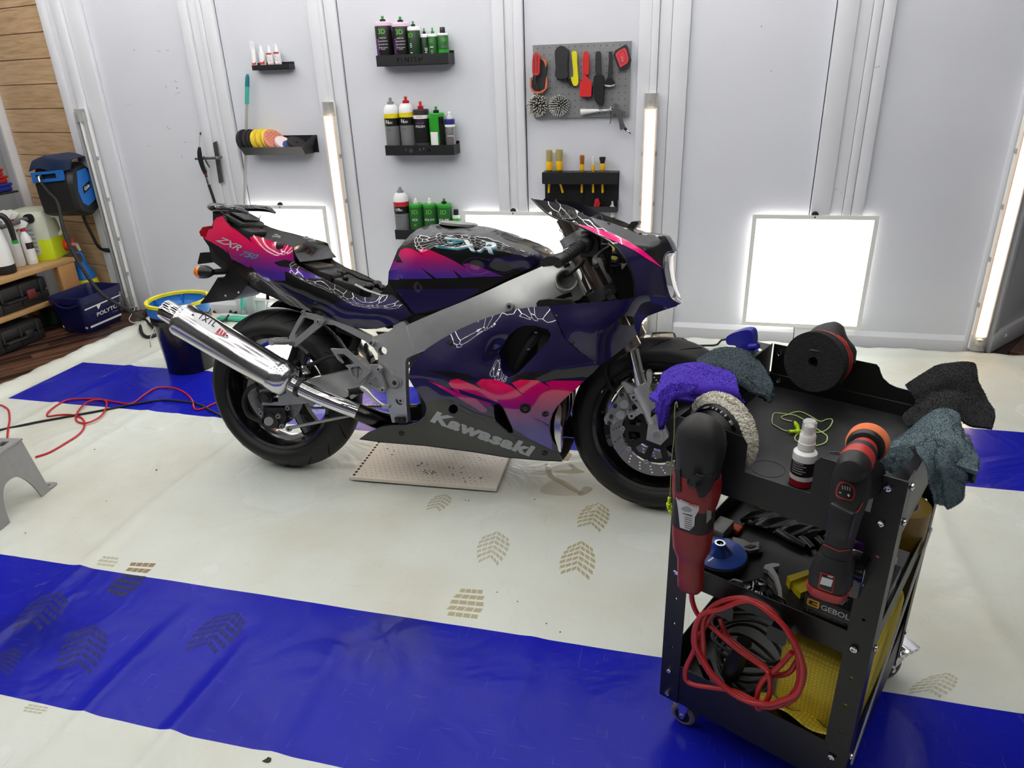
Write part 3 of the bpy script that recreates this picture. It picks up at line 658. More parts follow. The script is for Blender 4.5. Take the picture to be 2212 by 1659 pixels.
for k, (u, mm, lab) in enumerate(pads):
    x = onY(u+7, 300, -.06).x; R = .067; tilt = 90-14-k*2
    q = thing('polishing_pad', lab, 'pad', T(x+.012, -.074, zb+.004+R*.98) @ RZ(-14) @ RY(tilt), 'pads in the slanted tray')
    th = .024 if k != 2 else .014
    G().lathe([(R*.8, 0), (R*.96, .002), (R, .007), (R, th-.006), (R*.96, th)], 36).build('foam', mm, q)
    G().lathe([(R*.9, -.003), (R*.9, 0)], 36).build('backing', 'pad_felt' if mm == 'pad_yellow' else 'pad_black', q)
x = onY(590, 300, -.06).x; R = .068
q = thing('polishing_pad', 'salmon polishing pad with a dimpled face', 'pad', T(x+.012, -.078, zb+.004+R*.96) @ RZ(-24) @ RY(55), 'pads in the slanted tray')
G().lathe([(R*.9, 0), (R, .004), (R, .018), (R*.95, .022)], 36).build('foam', 'pad_orange', q)
g = G()
for i in range(-4, 5):
    for j in range(-4, 5):
        if i*i+j*j < 14: g.sph((i*.0155+(j % 2)*.007, j*.0145, .022), (.005, .005, .0022), 6, 4)
g.build('dimple', mat('pad_dimple', (176, 96, 96), .9), q)
for px, mm, R, th, ry, lab in (((612, 312), 'pad_white', .052, .016, 40, 'white and pink polishing pad leaning on the dimpled pad'), ((630, 318), 'pad_blue', .052, .006, 36, 'thin blue polishing pad under the small black pad'), ((640, 312), 'pad_black', .055, .016, 34, 'small black polishing pad with a centre hole, last in the tray')):
    p = onY(*px, -.06)
    q = thing('polishing_pad', lab, 'pad', T(p.x+.01, -.075, max(p.z, zb+.005+R*.66)) @ RZ(-20) @ RY(ry), 'pads in the slanted tray')
    G().prism(circ(0, 0, R, 32), 0, th, 'z', holes=[circ(0, 0, .007, 10)]).build('foam', mm, q, smooth=50)

# ================================================================== PEGBOARD AND ITS TOOLS
z6 = conv(1120, 60, 6.38)
pgm = mat('peg_grey', (150, 152, 154), .4, .6, noise=.08, nscale=14)
t = thing('pegboard', 'grey perforated metal pegboard on the white wall', 'pegboard', T(-.863, 0, 1.172))
holes = []
for i in range(15):
    for j in range(11):
        holes.append(circ(.0245+i*.0317, .02+j*.031, .0026, 6))
G().prism([(0, 0), (.491, 0), (.491, .345), (0, .345)], -.022, -.0205, 'y', holes=holes).build('plate', pgm, t, smooth=0)
for bx in ((0, .491, 0, .002), (0, .491, .343, .345), (0, .002, .002, .343), (.489, .491, .002, .343)):
    G().box(bx[0], bx[1], -.0205, -.001, bx[2], bx[3]).build('bent_edge', pgm, t, smooth=0)
G().box(.002, .489, -.003, -.001, .002, .343).build('shade_sheet', 'gap_dark', t, smooth=0)  # added dark sheet: stands in for the shade behind the holes
def P6(pts, y=-.045, q=z6): return [(lambda p: (p.x, p.z))(onY(*q(*a), y)) for a in pts]
def tool(name, label, cat='brush', group='tools on the pegboard', pos=None): return thing(name, label, cat, I4, group)
mat('brush_red', (196, 52, 54), .45); mat('brush_red2', (206, 40, 42), .38); mat('brush_black', (34, 34, 36), .55); mat('brush_yellow', (222, 214, 20), .42); mat('brush_orange', (206, 112, 78), .5)
mat('bristle_black', (16, 16, 18), .8, bump=.4, bscale=500); mat('bristle_white', (206, 206, 200), .7)
q = tool('hand_brush', 'black brush with red ribbed grip and orange edge on the pegboard')
G().prism(P6(cat2([(200, 700), (215, 500), (240, 420), (330, 430), (385, 470), (395, 560), (380, 640), (400, 700), (395, 820), (330, 890), (250, 895), (190, 850), (180, 770)], 4, True), -.04), -.05, -.032, 'y').build('brush_body', 'brush_black', q)
G().prism(P6([(165, 700), (185, 680), (190, 830), (230, 875), (300, 878), (370, 840), (390, 670), (404, 690), (404, 830), (340, 895), (255, 910), (190, 880), (165, 800)], -.04), -.054, -.036, 'y').build('edge_band', 'brush_orange', q)
G().prism(P6([(310, 425), (345, 422), (385, 450), (396, 500), (380, 560), (372, 500), (350, 455)], -.04), -.054, -.036, 'y').build('edge_band', 'brush_orange', q)
G().prism(P6(cat2([(210, 640), (200, 500), (215, 380), (260, 338), (300, 385), (300, 500), (290, 640)], 4, True), -.055), -.075, -.056, 'y').build('grip', 'brush_red', q)
G().tube([(p[0], -.068, p[1]) for p in P6([(245, 640), (235, 720), (250, 790), (275, 845)], -.06)], [.006, .0075, .006, .005], 10, k=4).build('handle_bridge', 'brush_black', q)
g = G()
for k in range(12):
    for s in (225, 268):
        p = P6([(s, 390+k*20)], -.06)[0]; g.box(p[0]-.004, p[0]+.004, -.0765, -.0745, p[1]-.0008, p[1]+.0008)
g.build('grip_rib', 'gap_dark', q)
q = tool('block_brush', 'wide charcoal block brush with long body on the pegboard')
G().prism(P6(cat2([(515, 660), (525, 540), (515, 420), (520, 310), (600, 248), (690, 310), (690, 420), (685, 540), (690, 670), (640, 700), (560, 700)], 4, True)), -.07, -.03, 'y').build('brush_body', 'brush_black', q)
G().prism(P6([(518, 665), (690, 672), (668, 740), (550, 722)]), -.066, -.032, 'y').build('bristles', 'bristle_black', q)
q = tool('yellow_brush', 'yellow angled handle brush with short black bristles')
G().prism(P6(cat2([(738, 350), (770, 320), (805, 350), (812, 500), (828, 760), (765, 795), (725, 685), (760, 665), (752, 500)], 3, True)), -.056, -.038, 'y').build('handle', 'brush_yellow', q)
G().prism(P6([(728, 695), (758, 790), (720, 808), (672, 735), (680, 715)]), -.055, -.039, 'y').build('bristles', 'bristle_black', q)
q = tool('red_brush', 'red brush with broad scooped head on the pegboard')
G().prism(P6(cat2([(900, 600), (892, 440), (905, 350), (932, 322), (962, 350), (975, 440), (968, 640)], 4, True)+[(985, 730), (1018, 755), (1008, 945), (965, 948), (850, 945), (855, 745), (893, 712)]), -.062, -.036, 'y').build('handle', 'brush_red2', q)
G().prism(P6([(856, 950), (960, 968), (1000, 948), (1012, 800), (1022, 800), (1012, 955), (950, 975)]), -.058, -.034, 'y').build('bristles', 'bristle_black', q)
q = tool('long_brush', 'long black brush with flat handle on the pegboard')
G().prism(P6(cat2([(1068, 640), (1062, 480), (1068, 345), (1100, 325), (1132, 345), (1140, 500), (1136, 665)], 4, True)), -.056, -.040, 'y').build('handle', 'brush_black', q)
G().prism(P6(cat2([(1048, 665), (1172, 665), (1180, 850), (1170, 1050), (1120, 1070), (1060, 1000), (1042, 900)], 3, True)), -.06, -.03, 'y').build('bristles', 'bristle_black', q)
q = tool('detail_brush', 'small black detailing brush with flared pale tipped bristles')
G().prism(P6([(1245, 328), (1293, 328), (1290, 450), (1295, 640), (1285, 690), (1230, 690), (1240, 560), (1248, 440)]), -.055, -.041, 'y').build('handle', 'brush_black', q)
G().prism(P6([(1228, 690), (1288, 690), (1335, 770), (1290, 790), (1200, 785), (1178, 775)]), -.06, -.036, 'y').build('bristles', 'bristle_black', q)
G().prism(P6([(1180, 776), (1334, 771), (1320, 800), (1260, 812), (1205, 806)]), -.059, -.037, 'y').build('bristle_tips', 'bristle_white', q)
q = tool('applicator', 'red and black leaf shaped applicator hanging at the corner of the pegboard', 'applicator')
G().prism(P6([(1310, 370), (1340, 310), (1475, 233), (1505, 262), (1520, 330), (1553, 440), (1540, 505), (1480, 550), (1390, 588), (1365, 520)]), -.06, -.026, 'y').build('rim', 'brush_black', q)
G().prism(P6([(1338, 370), (1370, 325), (1462, 275), (1485, 300), (1520, 430), (1500, 490), (1405, 548)], -.06), -.066, -.06, 'y').build('face', mat('app_red', (214, 60, 74), .5), q)
G().prism(P6([(1368, 378), (1395, 340), (1445, 312), (1460, 325), (1490, 430), (1475, 468), (1420, 502)], -.066), -.0668, -.066, 'y', holes=[P6([(1376, 380), (1400, 346), (1442, 321), (1453, 331), (1481, 428), (1467, 461), (1425, 491)], -.066)]).build('line', mat('app_line', (150, 36, 50), .5), q)
c = P6([(1428, 435)], -.0672)[0]
g = G(T(c[0], -.0672, c[1]) @ RX(90) @ RZ(-80))
for k in range(4): g.box(-.012+k*.0065, -.0085+k*.0065, -.006+.003*(k % 2), .006, 0, .0004)
g.build('raised_mark', mat('app_txt', (228, 130, 130), .5), q, smooth=0)
mat('brush_disc', (22, 22, 24), .5)
for k, (u, v, lab) in enumerate(((265, 1075, 'round drill brush with matted grey white bristles at the pegboard corner'), (560, 1070, 'round drill brush with neat white bristle tufts under the block brush'))):
    p = onY(*z6(u, v), -.05); q = thing('round_brush', lab, 'brush', T(p.x, -.03, p.z), 'tools on the pegboard')
    G(RX(90)).lathe([(.038, 0), (.044, .004), (.044, .010), (.04, .013)], 28).build('disc', 'brush_disc', q)
    rg = random.Random(k+5)
    for ring, (rad, cnt) in enumerate(((.008, 6), (.016, 11), (.024, 16), (.032, 21), (.039, 26))):
        g = G()
        for i in range(cnt):
            a = 2*pi*(i+.5*(ring % 2))/cnt; j = .3 if k == 0 else .12
            d = Vector((cos(a)*(.12+ring*.09)+(rg.random()-.5)*j, -1, sin(a)*(.12+ring*.09)+(rg.random()-.5)*j-.05)).normalized()
            b = Vector((rad*cos(a), -.012, rad*sin(a))); e = b+d*(.032 if k == 0 else .028)
            g.cyl(b, e, .0019, .0026 if k else .0034, 5)
        g.build('bristle_ring', mat('bristle_old', (186, 184, 172), .8) if k == 0 else 'bristle_white', q)
q = tool('air_blow_gun', 'silver air blow gun with long white nozzle hanging on the pegboard', 'air gun')
def L6(pts, y): return [(p[0], y, p[1]) for p in P6(pts, y)]
G().tube(L6([(858, 1160), (960, 1152), (1100, 1140)], -.05), [.0145, .011, .0065], 16).build('nozzle', mat('gun_white', (226, 226, 224), .35), q)
G().tube(L6([(1095, 1140), (1140, 1138), (1180, 1138), (1290, 1128)], -.05), [.0055, .0075, .0048, .0048], 12).build('ferrule', 'chrome', q)
G().prism(P6([(1290, 1110), (1370, 1105), (1455, 1148), (1415, 1195), (1440, 1280), (1475, 1365), (1445, 1400), (1405, 1408), (1385, 1300), (1345, 1175), (1290, 1185)], -.05), -.06, -.04, 'y').build('grip', 'steel', q)
G().prism(P6([(1310, 1060), (1335, 1038), (1380, 1060), (1375, 1110), (1315, 1110)], -.05), -.056, -.044, 'y').build('head', 'steel', q)
G().tube(L6([(1285, 1090), (1255, 1160), (1275, 1250), (1258, 1325)], -.05), [.005, .005, .004, .002], 8, k=4).build('trigger', 'steel', q)
G().tube(L6([(1460, 1380), (1490, 1412)], -.05), .007, 12).build('collar', 'black_plastic', q)
G().tube(L6([(1490, 1412), (1520, 1440), (1548, 1465)], -.05), [.005, .006, .004], 12).build('hose_plug', 'chrome', q)
for u, v in ((315, 400), (575, 245), (820, 375), (975, 370), (1148, 360), (1240, 345), (1580, 398)):
    p = onY(*z6(u, v), -.03); hk = G().cyl((p.x, -.012 if u > 1500 else -.0222, p.z), (p.x, -.052, p.z+.003), .002, n=8)
    if u < 1500: hk.build('peg_hook', 'chrome', t, M=t.matrix_local.inverted())
# ================================================================== BRUSH HOLDER
z7 = conv(1140, 290, 7.373)
t = thing('brush_holder', 'black wall rack holding yellow detailing brushes upright', 'rack', T(-.815, 0, .70)); w = .4
G().box(0, w, -.004, -.001, 0, .205).build('back_plate', 'shelf_black', t, smooth=0)
G().prism([(0, 0), (w, 0), (w, -.075), (0, -.075)], .203, .205, 'z', holes=[circ(.035+.062*i, -.038, .008, 10) for i in range(6)]).build('top_plate', 'shelf_black', t, smooth=0)
G().prism(rrect(0, w, .146, .205, .006, 2), -.077, -.075, 'y').build('front_lip', 'shelf_black', t, smooth=0)
for x in (0, w-.002): G().box(x, x+.002, -.06, -.004, .0, .06).build('side_plate', 'shelf_black', t, smooth=0)
G().box(0, w, -.06, -.004, -.002, 0).build('ledge', 'shelf_black', t, smooth=0)
G().box(.002, w-.002, -.062, -.06, -.002, .028).build('ledge_lip', mat('lip_grey', (52, 52, 54), .4), t, smooth=0)
mat('yel_plastic', (238, 186, 12), .4)
for k, (u, ub, vt, vf, wf, wt, mm, lab) in enumerate(((345, 335, 262, 440, .0175, .0165, ('bris_tan', (176, 160, 100)), 'fat yellow brush with straw bristles at the end of the rack'), (500, 560, 255, 435, .0175, .019, ('bris_tan', (176, 160, 100)), 'fat yellow brush with straw bristles leaning on its neighbour'),
        (866, 860, 345, 485, .0115, .0125, ('bris_brown', (158, 94, 16)), 'yellow brush with brown bristles in the rack'), (1042, 1042, 362, 500, .0095, .009, ('bris_white', (232, 232, 234)), 'slim yellow brush with white bristles in the rack'), (1190, 1193, 372, 472, .0125, .017, ('bris_blk', (22, 22, 24)), 'yellow brush with flared black bristles in the rack'))):
    yb = -.038; pt, pm_, pbm = onY(*z7(u, vt), yb), onY(*z7(u, vf), yb), onY(*z7(ub, 930), yb); p0 = onY(*z7(u, 600), yb)
    ax = (pt-Vector((p0.x, yb, p0.z))).normalized(); q = thing('detail_brush', lab, 'brush', I4, 'yellow brushes in the rack')
    hf = (pm_-p0).length; base_ = Vector((p0.x, yb, .906)); tilt = Vector((pt.x-p0.x, 0, pt.z-p0.z)).normalized()
    A_ = align(base_, base_+tilt)
    G(A_).lathe([(wf*.55, 0), (wf*.98, .008), (wf, .012), (wf, hf-.003), (wf*.95, hf)], 20).build('ferrule', 'yel_plastic', q)
    hb = (pt-pm_).length
    G(A_).lathe([(wf*.9, hf-.001), (wf*.92, hf+.004), (wt*1.0, hf+hb*.85), (wt*.9, hf+hb)], 20).build('bristles', mat(mm[0], mm[1], .85, bump=.5, bscale=60, stretch=(30, 30, 1), noise=.2, nscale=30), q)
    G(A_).lathe([(.005, -.06), (.0062, 0)], 10).build('neck', 'yel_plastic', q)
    hd = Vector((pbm.x, yb, pbm.z)); zt_ = Vector((p0.x+(hd.x-p0.x)*.25, yb, .846))
    G().tube([tuple(base_+Vector((0, 0, -.004))), tuple(zt_), tuple(hd)], [.006, .0058, .0062], 10).build('handle', 'yel_plastic', q)
    G().tube([tuple(hd), (hd.x+(hd.x-zt_.x)*.25, yb, hd.z-.03)], [.0062, .004], 10).build('handle_tip', 'black_plastic', q)
q = thing('red_clamp', 'red plastic spray head standing on the ledge of the brush rack', 'nozzle', I4)
G().prism(P6([(1040, 1230), (1060, 1120), (1080, 1025), (1130, 1020), (1140, 1060), (1158, 1100), (1140, 1150), (1135, 1275), (1100, 1265)], -.03, z7), -.045, -.02, 'y').build('clamp_body', mat('clamp_red', (198, 38, 52), .4), q)
G().tube([(a, -.046, b) for a, b in P6([(1075, 1240), (1090, 1150), (1105, 1050)], -.045, z7)], .002, 8).build('rib', 'brush_red', q)
q = thing('small_sprayer', 'small white spray head on black collar below the brush rack', 'sprayer', I4)
G().tube([(a, -.03, b) for a, b in P6([(1352, 1380), (1352, 1318)], -.03, z7)], .0125, 16).build('collar', 'black_plastic', q)
G().tube([(a, -.03, b) for a, b in P6([(1352, 1318), (1352, 1260), (1350, 1200), (1352, 1140)], -.03, z7)], [.011, .010, .007, .0075], 14).build('spray_body', 'white_plastic', q)
G().prism(P6([(1335, 1070), (1358, 1065), (1368, 1130), (1385, 1150), (1375, 1190), (1325, 1190), (1315, 1130), (1338, 1125)], -.03, z7), -.038, -.024, 'y').build('spray_head', 'white_plastic', q)
pz = P6([(1352, 1380)], -.03, z7)[0]; G().lathe([(.016, .545), (.016, pz[1]-.02), (.011, pz[1])], 16, M=T(pz[0], -.03, 0)).build('bottle_body', 'b_clear', q)
shelf('bracket_shelf', 'narrow black wall shelf below the brush rack behind the windscreen cowl', -.60, -.40, .528, .545, .06)

# ================================================================== MOP AND AIR GUN ON THE DOOR HANDLE
tp = Vector((-2.492, -.045, 1.435)); bt = onZ(524, 676, .04)
q = thing('mop', 'grey pole mop with teal handle ends leaning on the white wall', 'mop', I4)
def lerp(a, b, f): return a+(b-a)*f
mat('teal', (74, 178, 160), .4); mat('teal_dark', (14, 116, 130), .4); mat('mop_green', (70, 180, 150), .45)
dv = (bt-tp).normalized()
G().tube([lerp(tp, bt, .10), lerp(tp, bt, .90)], .0085, 14).build('pole', mat('pole_grey', (190, 190, 186), .35, .3), q)
G().tube([lerp(tp, bt, .045), lerp(tp, bt, .11)], [.0125, .0115], 14).build('grip', 'teal', q)
G().tube([tp, lerp(tp, bt, .012), lerp(tp, bt, .047)], [.006, .011, .0125], 14).build('grip_end', 'teal_dark', q)
G().tube([lerp(tp, bt, .86), lerp(tp, bt, .91)], [.012, .013], 14).build('lower_sleeve', 'teal_dark', q)
G().tube([lerp(tp, bt, .91), lerp(tp, bt, .955), lerp(tp, bt, .985)], [.014, .014, .01], 14).build('lower_grip', 'teal', q)
G().tube([lerp(tp, bt, .97)-Vector((.012, 0, 0)), lerp(tp, bt, 1)-Vector((.012, 0, .01)), lerp(tp, bt, 1)+Vector((.012, 0, -.01)), lerp(tp, bt, .97)+Vector((.012, 0, 0))], .0025, 8).build('joint', 'steel', q)
G(T(bt.x, bt.y-.02, .012)).box(-.15, .15, -.05, .05, -.006, .012, .005).build('mop_plate', 'mop_green', q)
# door handle
q = thing('door_handle', 'worn dark metal lever handle on the white door frame', 'door handle', I4)
dm = mat('handle_metal', (112, 114, 114), .38, .8, noise=.15, nscale=60)
pts = [onY(u, v, -.035) for u, v in ((461, 308), (468, 305), (482, 393), (474, 396))]
G().prism([(p.x, p.z) for p in pts], -.040, -.030, 'y').build('back_plate', dm, q)
a, b = onY(470, 341, -.075), onY(423, 343, -.075)
G().tube([(a.x, -.038, a.z), (a.x, -.075, a.z), (lerp(a.x, b.x, .1), -.08, a.z), (b.x, -.08, b.z)], [.008, .008, .0085, .007], 10, k=3).build('lever', dm, q)
q = thing('hanging_air_gun', 'black air gun hanging nozzle up from the door lever', 'air gun', I4)
def K(u, v, y=-.09): p = onY(u, v, y); return (p.x, y, p.z)
G().tube([K(434, 287), K(432, 300), K(431, 318)], [.0035, .003, .003], 8).build('nozzle_stem', 'chrome', q)
G().tube([K(433.5, 286), K(433, 291)], .005, 8).build('nozzle_tip', 'black_plastic', q)
G().tube([K(431, 318), K(431, 330), K(433, 345), K(438, 362), K(444, 375)], [.008, .013, .014, .0125, .012], 12, k=3).build('gun_body', 'black_plastic', q)
G().tube([K(440, 338, -.10), K(447, 352, -.105), K(453, 362, -.105)], [.005, .005, .003], 8).build('trigger', 'black_plastic', q)
g = G()
for k in range(7): g.tube([K(434+k*1.4, 347+k*3.6), K(434.5+k*1.4, 348.5+k*3.6)], .0148, 12)
g.build('grip_rib', 'black_rubber', q)
G().tube([K(444, 375), K(446, 383)], .0085, 10).build('coupling_red', mat('coup_red', (90, 28, 26), .4), q)
G().tube([K(446, 383), K(449, 393), K(451, 400)], [.0065, .009, .0065], 10).build('coupling', 'chrome', q)
hs = [K(451, 399), K(460, 425), K(468, 450), K(478, 480, -.12), K(490, 520, -.16), K(505, 570, -.2)]
hs += [tuple(onZ(u, v, z)) for u, v, z in ((524, 640, .10), (520, 665, .03), (500, 680, .012), (475, 685, .012), (462, 670, .012), (480, 656, .012), (500, 662, .02), (488, 690, .02), (460, 700, .012))]
G().tube(hs, .0085, 10, k=6).build('hose', 'black_rubber', q)
# ================================================================== CORNER WITH THE WOODEN RACK
mat('pine', (186, 146, 96), .5, noise=.1, nscale=5, stretch=(6, 1, 1)); mat('pine_end', (176, 130, 80), .55, noise=.12, nscale=9)
RX0, RZT = -3.86, .402
rk = thing('wooden_rack', 'low pale wood rack with two shelves standing in the corner', 'rack', T(RX0, -.24, 0))
for nm, z0, z1, y0, y1 in (('shelf_board', RZT-.027, RZT, -1.25, .03), ('shelf_board', .165, .19, -1.25, -.16)):
    G().box(-.36, 0, y0, y1, z0, z1, .002).build(nm, 'pine', rk)
for x in (-.03, -.36):
    G().box(x, x+.03, -.115, .015, 0, RZT-.028, .002).build('post', 'pine_end', rk)
    G().box(x, x+.03, -1.25, -1.13, 0, RZT-.028, .002).build('post', 'pine_end', rk)
def onX(u, v, x): d = ray(u, v); return CP+d*((x-CP.x)/d.x)
z2 = conv(0, 400, 3.95)
# liquid canister
p = onZ(*z2(450, 645), RZT)
can = thing('canister', 'translucent canister half full of yellow green liquid with red tap', 'canister', T(-4.085, -.225, RZT+.001) @ RZ(23.4))
def rb(w, d, z, r=.035): return [(a, b, z) for a, b in rrect(-w/2, w/2, -d/2, d/2, r, 3)]
mat('can_clear', (214, 220, 200), .3, trans=.0, alpha=.82); mat('can_liquid', (206, 226, 30), .25); mat('tap_red', (226, 64, 40), .4)
G().loft([rb(.24, .25, .128), rb(.24, .25, .27), rb(.22, .22, .30, .04), rb(.12, .12, .312, .03)]).build('upper_shell', 'can_clear', can, smooth=30)
G().loft([rb(.24, .25, .0), rb(.242, .252, .006), rb(.242, .252, .13)]).build('liquid_fill', 'can_liquid', can, smooth=30)
G().tube([(.118, -.02, .26), (.145, -.01, .25), (.15, .01, .2), (.145, .02, .16), (.118, .025, .13)], .012, 10, k=4).build('handle', mat('can_handle', (226, 230, 216), .35), can)
G().box(-.085, .05, -.1275, -.1255, .04, .22).build('data_label', mat('can_label', (196, 198, 196), .5), can)
g = G()
for k in range(6): g.box(-.075, .04, -.128, -.1275, .055+k*.026, .070+k*.026)
g.build('print', mat('can_print', (150, 152, 152), .5), can, smooth=0)
G().cyl((.12, .055, .055), (.145, .055, .055), .034, n=18).build('tap_ring', 'tap_red', can)
G().cyl((.145, .055, .055), (.195, .055, .055), .014, .012, n=12).build('tap_body', mat('tap_pink', (220, 140, 130), .3, alpha=.85), can)
G().cyl((.19, .055, .06), (.2, .06, .012), .012, .009, n=12).build('tap_spout', mat('tap_clear', (222, 214, 206), .2, alpha=.8), can)
G().tube([(.17, .055, .068), (.17, .055, .08), (.17, .10, .088)], .006, 8).build('tap_lever', 'tap_red', can)
# spray bottles on the rack
def sprayer(label, u, v, r, h, trig, bodym='b_white', big=False, lab=None):
    p = onZ(*z2(u, v), RZT); q = thing('spray_bottle', label, 'spray bottle', T(p.x, p.y, RZT+.001) @ RZ(35), 'spray bottles on the rack')
    G().lathe([(r*.92, 0), (r, .006), (r, h*.55), (r*.9, h*.62), (r*.45, h*.72), (r*.36, h*.76)], 24).build('body', bodym, q)
    G().lathe([(r*.44, h*.75), (r*.44, h*.81), (r*.3, h*.82)], 16).build('collar', trig, q)
    G().prism([(-.05*h/.25, h*.9), (-.045*h/.25, h*.82), (0, h*.82), (.02*h/.25, h*.84), (.035*h/.25, h*.92), (.01, h), (-.03, h*.98)], -.011, .011, 'y').build('spray_head', 'white_plastic', q)
    G().tube([(-.02, 0, h*.83), (-.034, 0, h*.76), (-.045, 0, h*.72)], .004, 8).build('trigger', trig, q)
    if lab: G().sheet(lambda a, b: ((r+.0008)*sin(-.2+2.4*a), -(r+.0008)*cos(-.2+2.4*a), h*(.08+.44*b)), 12, 1).build('label_wrap', lab, q); G().sheet(lambda a, b: ((r+.0014)*sin(-.1+2.2*a), -(r+.0014)*cos(-.1+2.2*a), h*(.36+.14*b)), 12, 1).build('label_band', mat('lab_dark', (40, 24, 24), .4), q)
    return q
sprayer('white spray bottle with red collar and dark label band on the rack', 285, 672, .030, .27, 'cap_red', 'b_white', lab='print_white')
sprayer('slim white spray bottle with red trigger behind its twin on the rack', 215, 665, .026, .33, 'cap_red', 'b_white')
sprayer('large plain white bottle next to the pump sprayer on the rack', 165, 690, .042, .34, 'white_plastic', mat('b_milk', (220, 222, 220), .35, alpha=.9))
p = onZ(*z2(40, 752), RZT); q = thing('pump_sprayer', 'white pump sprayer with black grip and green trigger ring', 'sprayer', T(p.x, p.y, RZT+.001) @ RZ(40))
G().lathe([(.062, 0), (.066, .01), (.066, .05)], 26).build('foot', 'black_rubber', q)
G().lathe([(.064, .05), (.065, .055), (.064, .16), (.054, .24), (.035, .30), (.03, .33)], 26).build('body', 'b_white', q)
G().tube([(.03, 0, .32), (.075, 0, .33), (.098, 0, .28), (.10, 0, .18)], [.014, .017, .017, .014], 12, k=4).build('grip', 'black_plastic', q)
G().tube([(.10, 0, .185), (.10, 0, .165)], .017, 12).build('trigger_ring', 'cap_green', q)
G().lathe([(.034, .33), (.03, .35), (.012, .37)], 16).build('pump_cap', 'white_plastic', q)
p = onZ(*z2(290, 300), .70); q = thing('foam_lance', 'grey foam lance with black ribbed knob lying across the canister', 'lance', I4)
a, b = onX(*z2(0, 365), -3.98), onX(*z2(225, 290), -4.0)
G().tube([tuple(a), tuple(lerp(a, b, .6)), tuple(b)], [.012, .014, .016], 12).build('tube', mat('lance_grey', (84, 88, 92), .5), q)
c2 = onX(*z2(345, 270), -4.0); G().tube([tuple(b), tuple(c2)], .026, 20).build('knob', 'black_plastic', q)
g = G()
for k in range(20):
    aa = 2*pi*k/20; ax = (c2-b).normalized(); u_ = ax.orthogonal().normalized(); w_ = ax.cross(u_); o_ = u_*cos(aa)*.026+w_*sin(aa)*.026
    g.tube([tuple(lerp(b, c2, .1)+o_), tuple(lerp(b, c2, .9)+o_)], .003, 5)
g.build('knob_rib', 'black_rubber', q)
# tool cases on the rack and under it
def case(label, cx, cy, z, lx, ly, h, red=True, name='tool_case'):
    q = thing(name, label, 'tool case', T(cx, cy, z))
    G().box(-lx/2, lx/2, -ly/2, ly/2, 0, h*.48, .012).build('base_shell', 'case_black', q)
    G().box(-lx/2, lx/2, -ly/2, ly/2, h*.49, h, .014).build('lid_shell', 'case_black', q)
    for y in (-.25, .25): G().box(lx/2-.004, lx/2+.012, y*ly-.03, y*ly+.03, h*.3, h*.68, .004).build('latch', mat('case_red', (104, 34, 38), .45) if red else 'case_black', q)
    G().tube([(lx/2, -.07, h*.45), (lx/2+.03, -.06, h*.45), (lx/2+.03, .06, h*.45), (lx/2, .07, h*.45)], .009, 8).build('handle', 'black_plastic', q)
    for y in (-.4, -.13, .13, .4): G().box(lx/2-.003, lx/2+.006, y*ly-.008, y*ly+.008, .01, h*.97, .003).build('rib', 'case_black', q)
    return q
mat('case_black', (30, 30, 31), .5, bump=.05, bscale=700)
case('black tool case with dark red latches on the lower rack shelf', RX0-.19, -.70, .191, .33, .52, .15)
case('plain black tool case on the floor under the rack', RX0-.12, -.82, 0.001, .30, .44, .125, False)
q = thing('green_tub', 'dark green tub on the floor beneath the rack', 'tub', T(RX0-.14, -.36, 0.001))
G().lathe([(.06, 0), (.07, .01), (.074, .10), (.078, .105), (.078, .12), (.07, .121)], 24).build('tub_body', mat('tub_green', (14, 48, 36), .4), q)
G().lathe([(.079, .118), (.08, .13), (.0, .132)], 24).build('tub_lid', 'case_black', q)
# blue box bucket
bk = thing('box_bucket', 'dark blue rectangular bucket with white stripes and lettering beside the rack', 'bucket', T(-3.70, -.36, 0.001))
mat('navy', (16, 22, 74), .36, noise=.05); mat('navy_in', (14, 18, 60), .5)
def rbx(w, d, z, r=.03): return [(a, b, z) for a, b in rrect(-w/2, w/2, -d/2, d/2, r, 3)]
o = [rbx(.19, .28, 0), rbx(.20, .29, .01), rbx(.238, .325, .185), rbx(.258, .345, .188), rbx(.262, .35, .232), rbx(.25, .338, .232), rbx(.23, .318, .19), rbx(.19, .28, .012)]
G().loft(o).build('tub', 'navy', bk, smooth=30)
def bxf(z): f = (z-.01)/.175; return .10+.019*f     # half width of the printed face
def face(pts, off=.0012): return [(bxf(z)+off, y, z) for y, z in pts]
g = G()
for za, zb in ((.030, .043),):
    g.add(face([(-.13, za), (.13, za+.0), (.13, zb), (-.13, zb)]), [(0, 1, 2, 3)])
g.add(face([(-.15, .150), (.15, .158), (.15, .166), (-.15, .158)]), [(0, 1, 2, 3)])
g.add(face([(-.055, .152), (-.02, .153), (-.045, .125)]), [(0, 1, 2)])
g.add([(-.09, -.1445-.0012, .043), (.098, -.1452-.0012, .043), (.098, -.144-.0012, .030), (-.09, -.1435-.0012, .030)], [(3, 2, 1, 0)])
g.build('white_stripe', 'print_white', bk, smooth=0)
g = G()
for y0, zz0, y1, zz1 in ((-.12, .06, .0, .14), (-.1, .12, .1, .06), (.02, .05, .13, .12), (.0, .14, .05, .05), (-.13, .1, -.04, .05)):
    g.add(face([(y0, zz0), (y1, zz1), (y1, zz1+.0009), (y0, zz0+.0009)]), [(0, 1, 2, 3)])
g.build('fine_line', mat('thin_line', (90, 96, 140), .5), bk, smooth=0)
G().text('POLYTOP', size=.03, w=.20, h=.025, fn=lambda x, y: (bxf(.10+y)+.0014, .035+x, .10+y+x*.04), off=.015).build('lettering', 'print_white', bk, smooth=0)
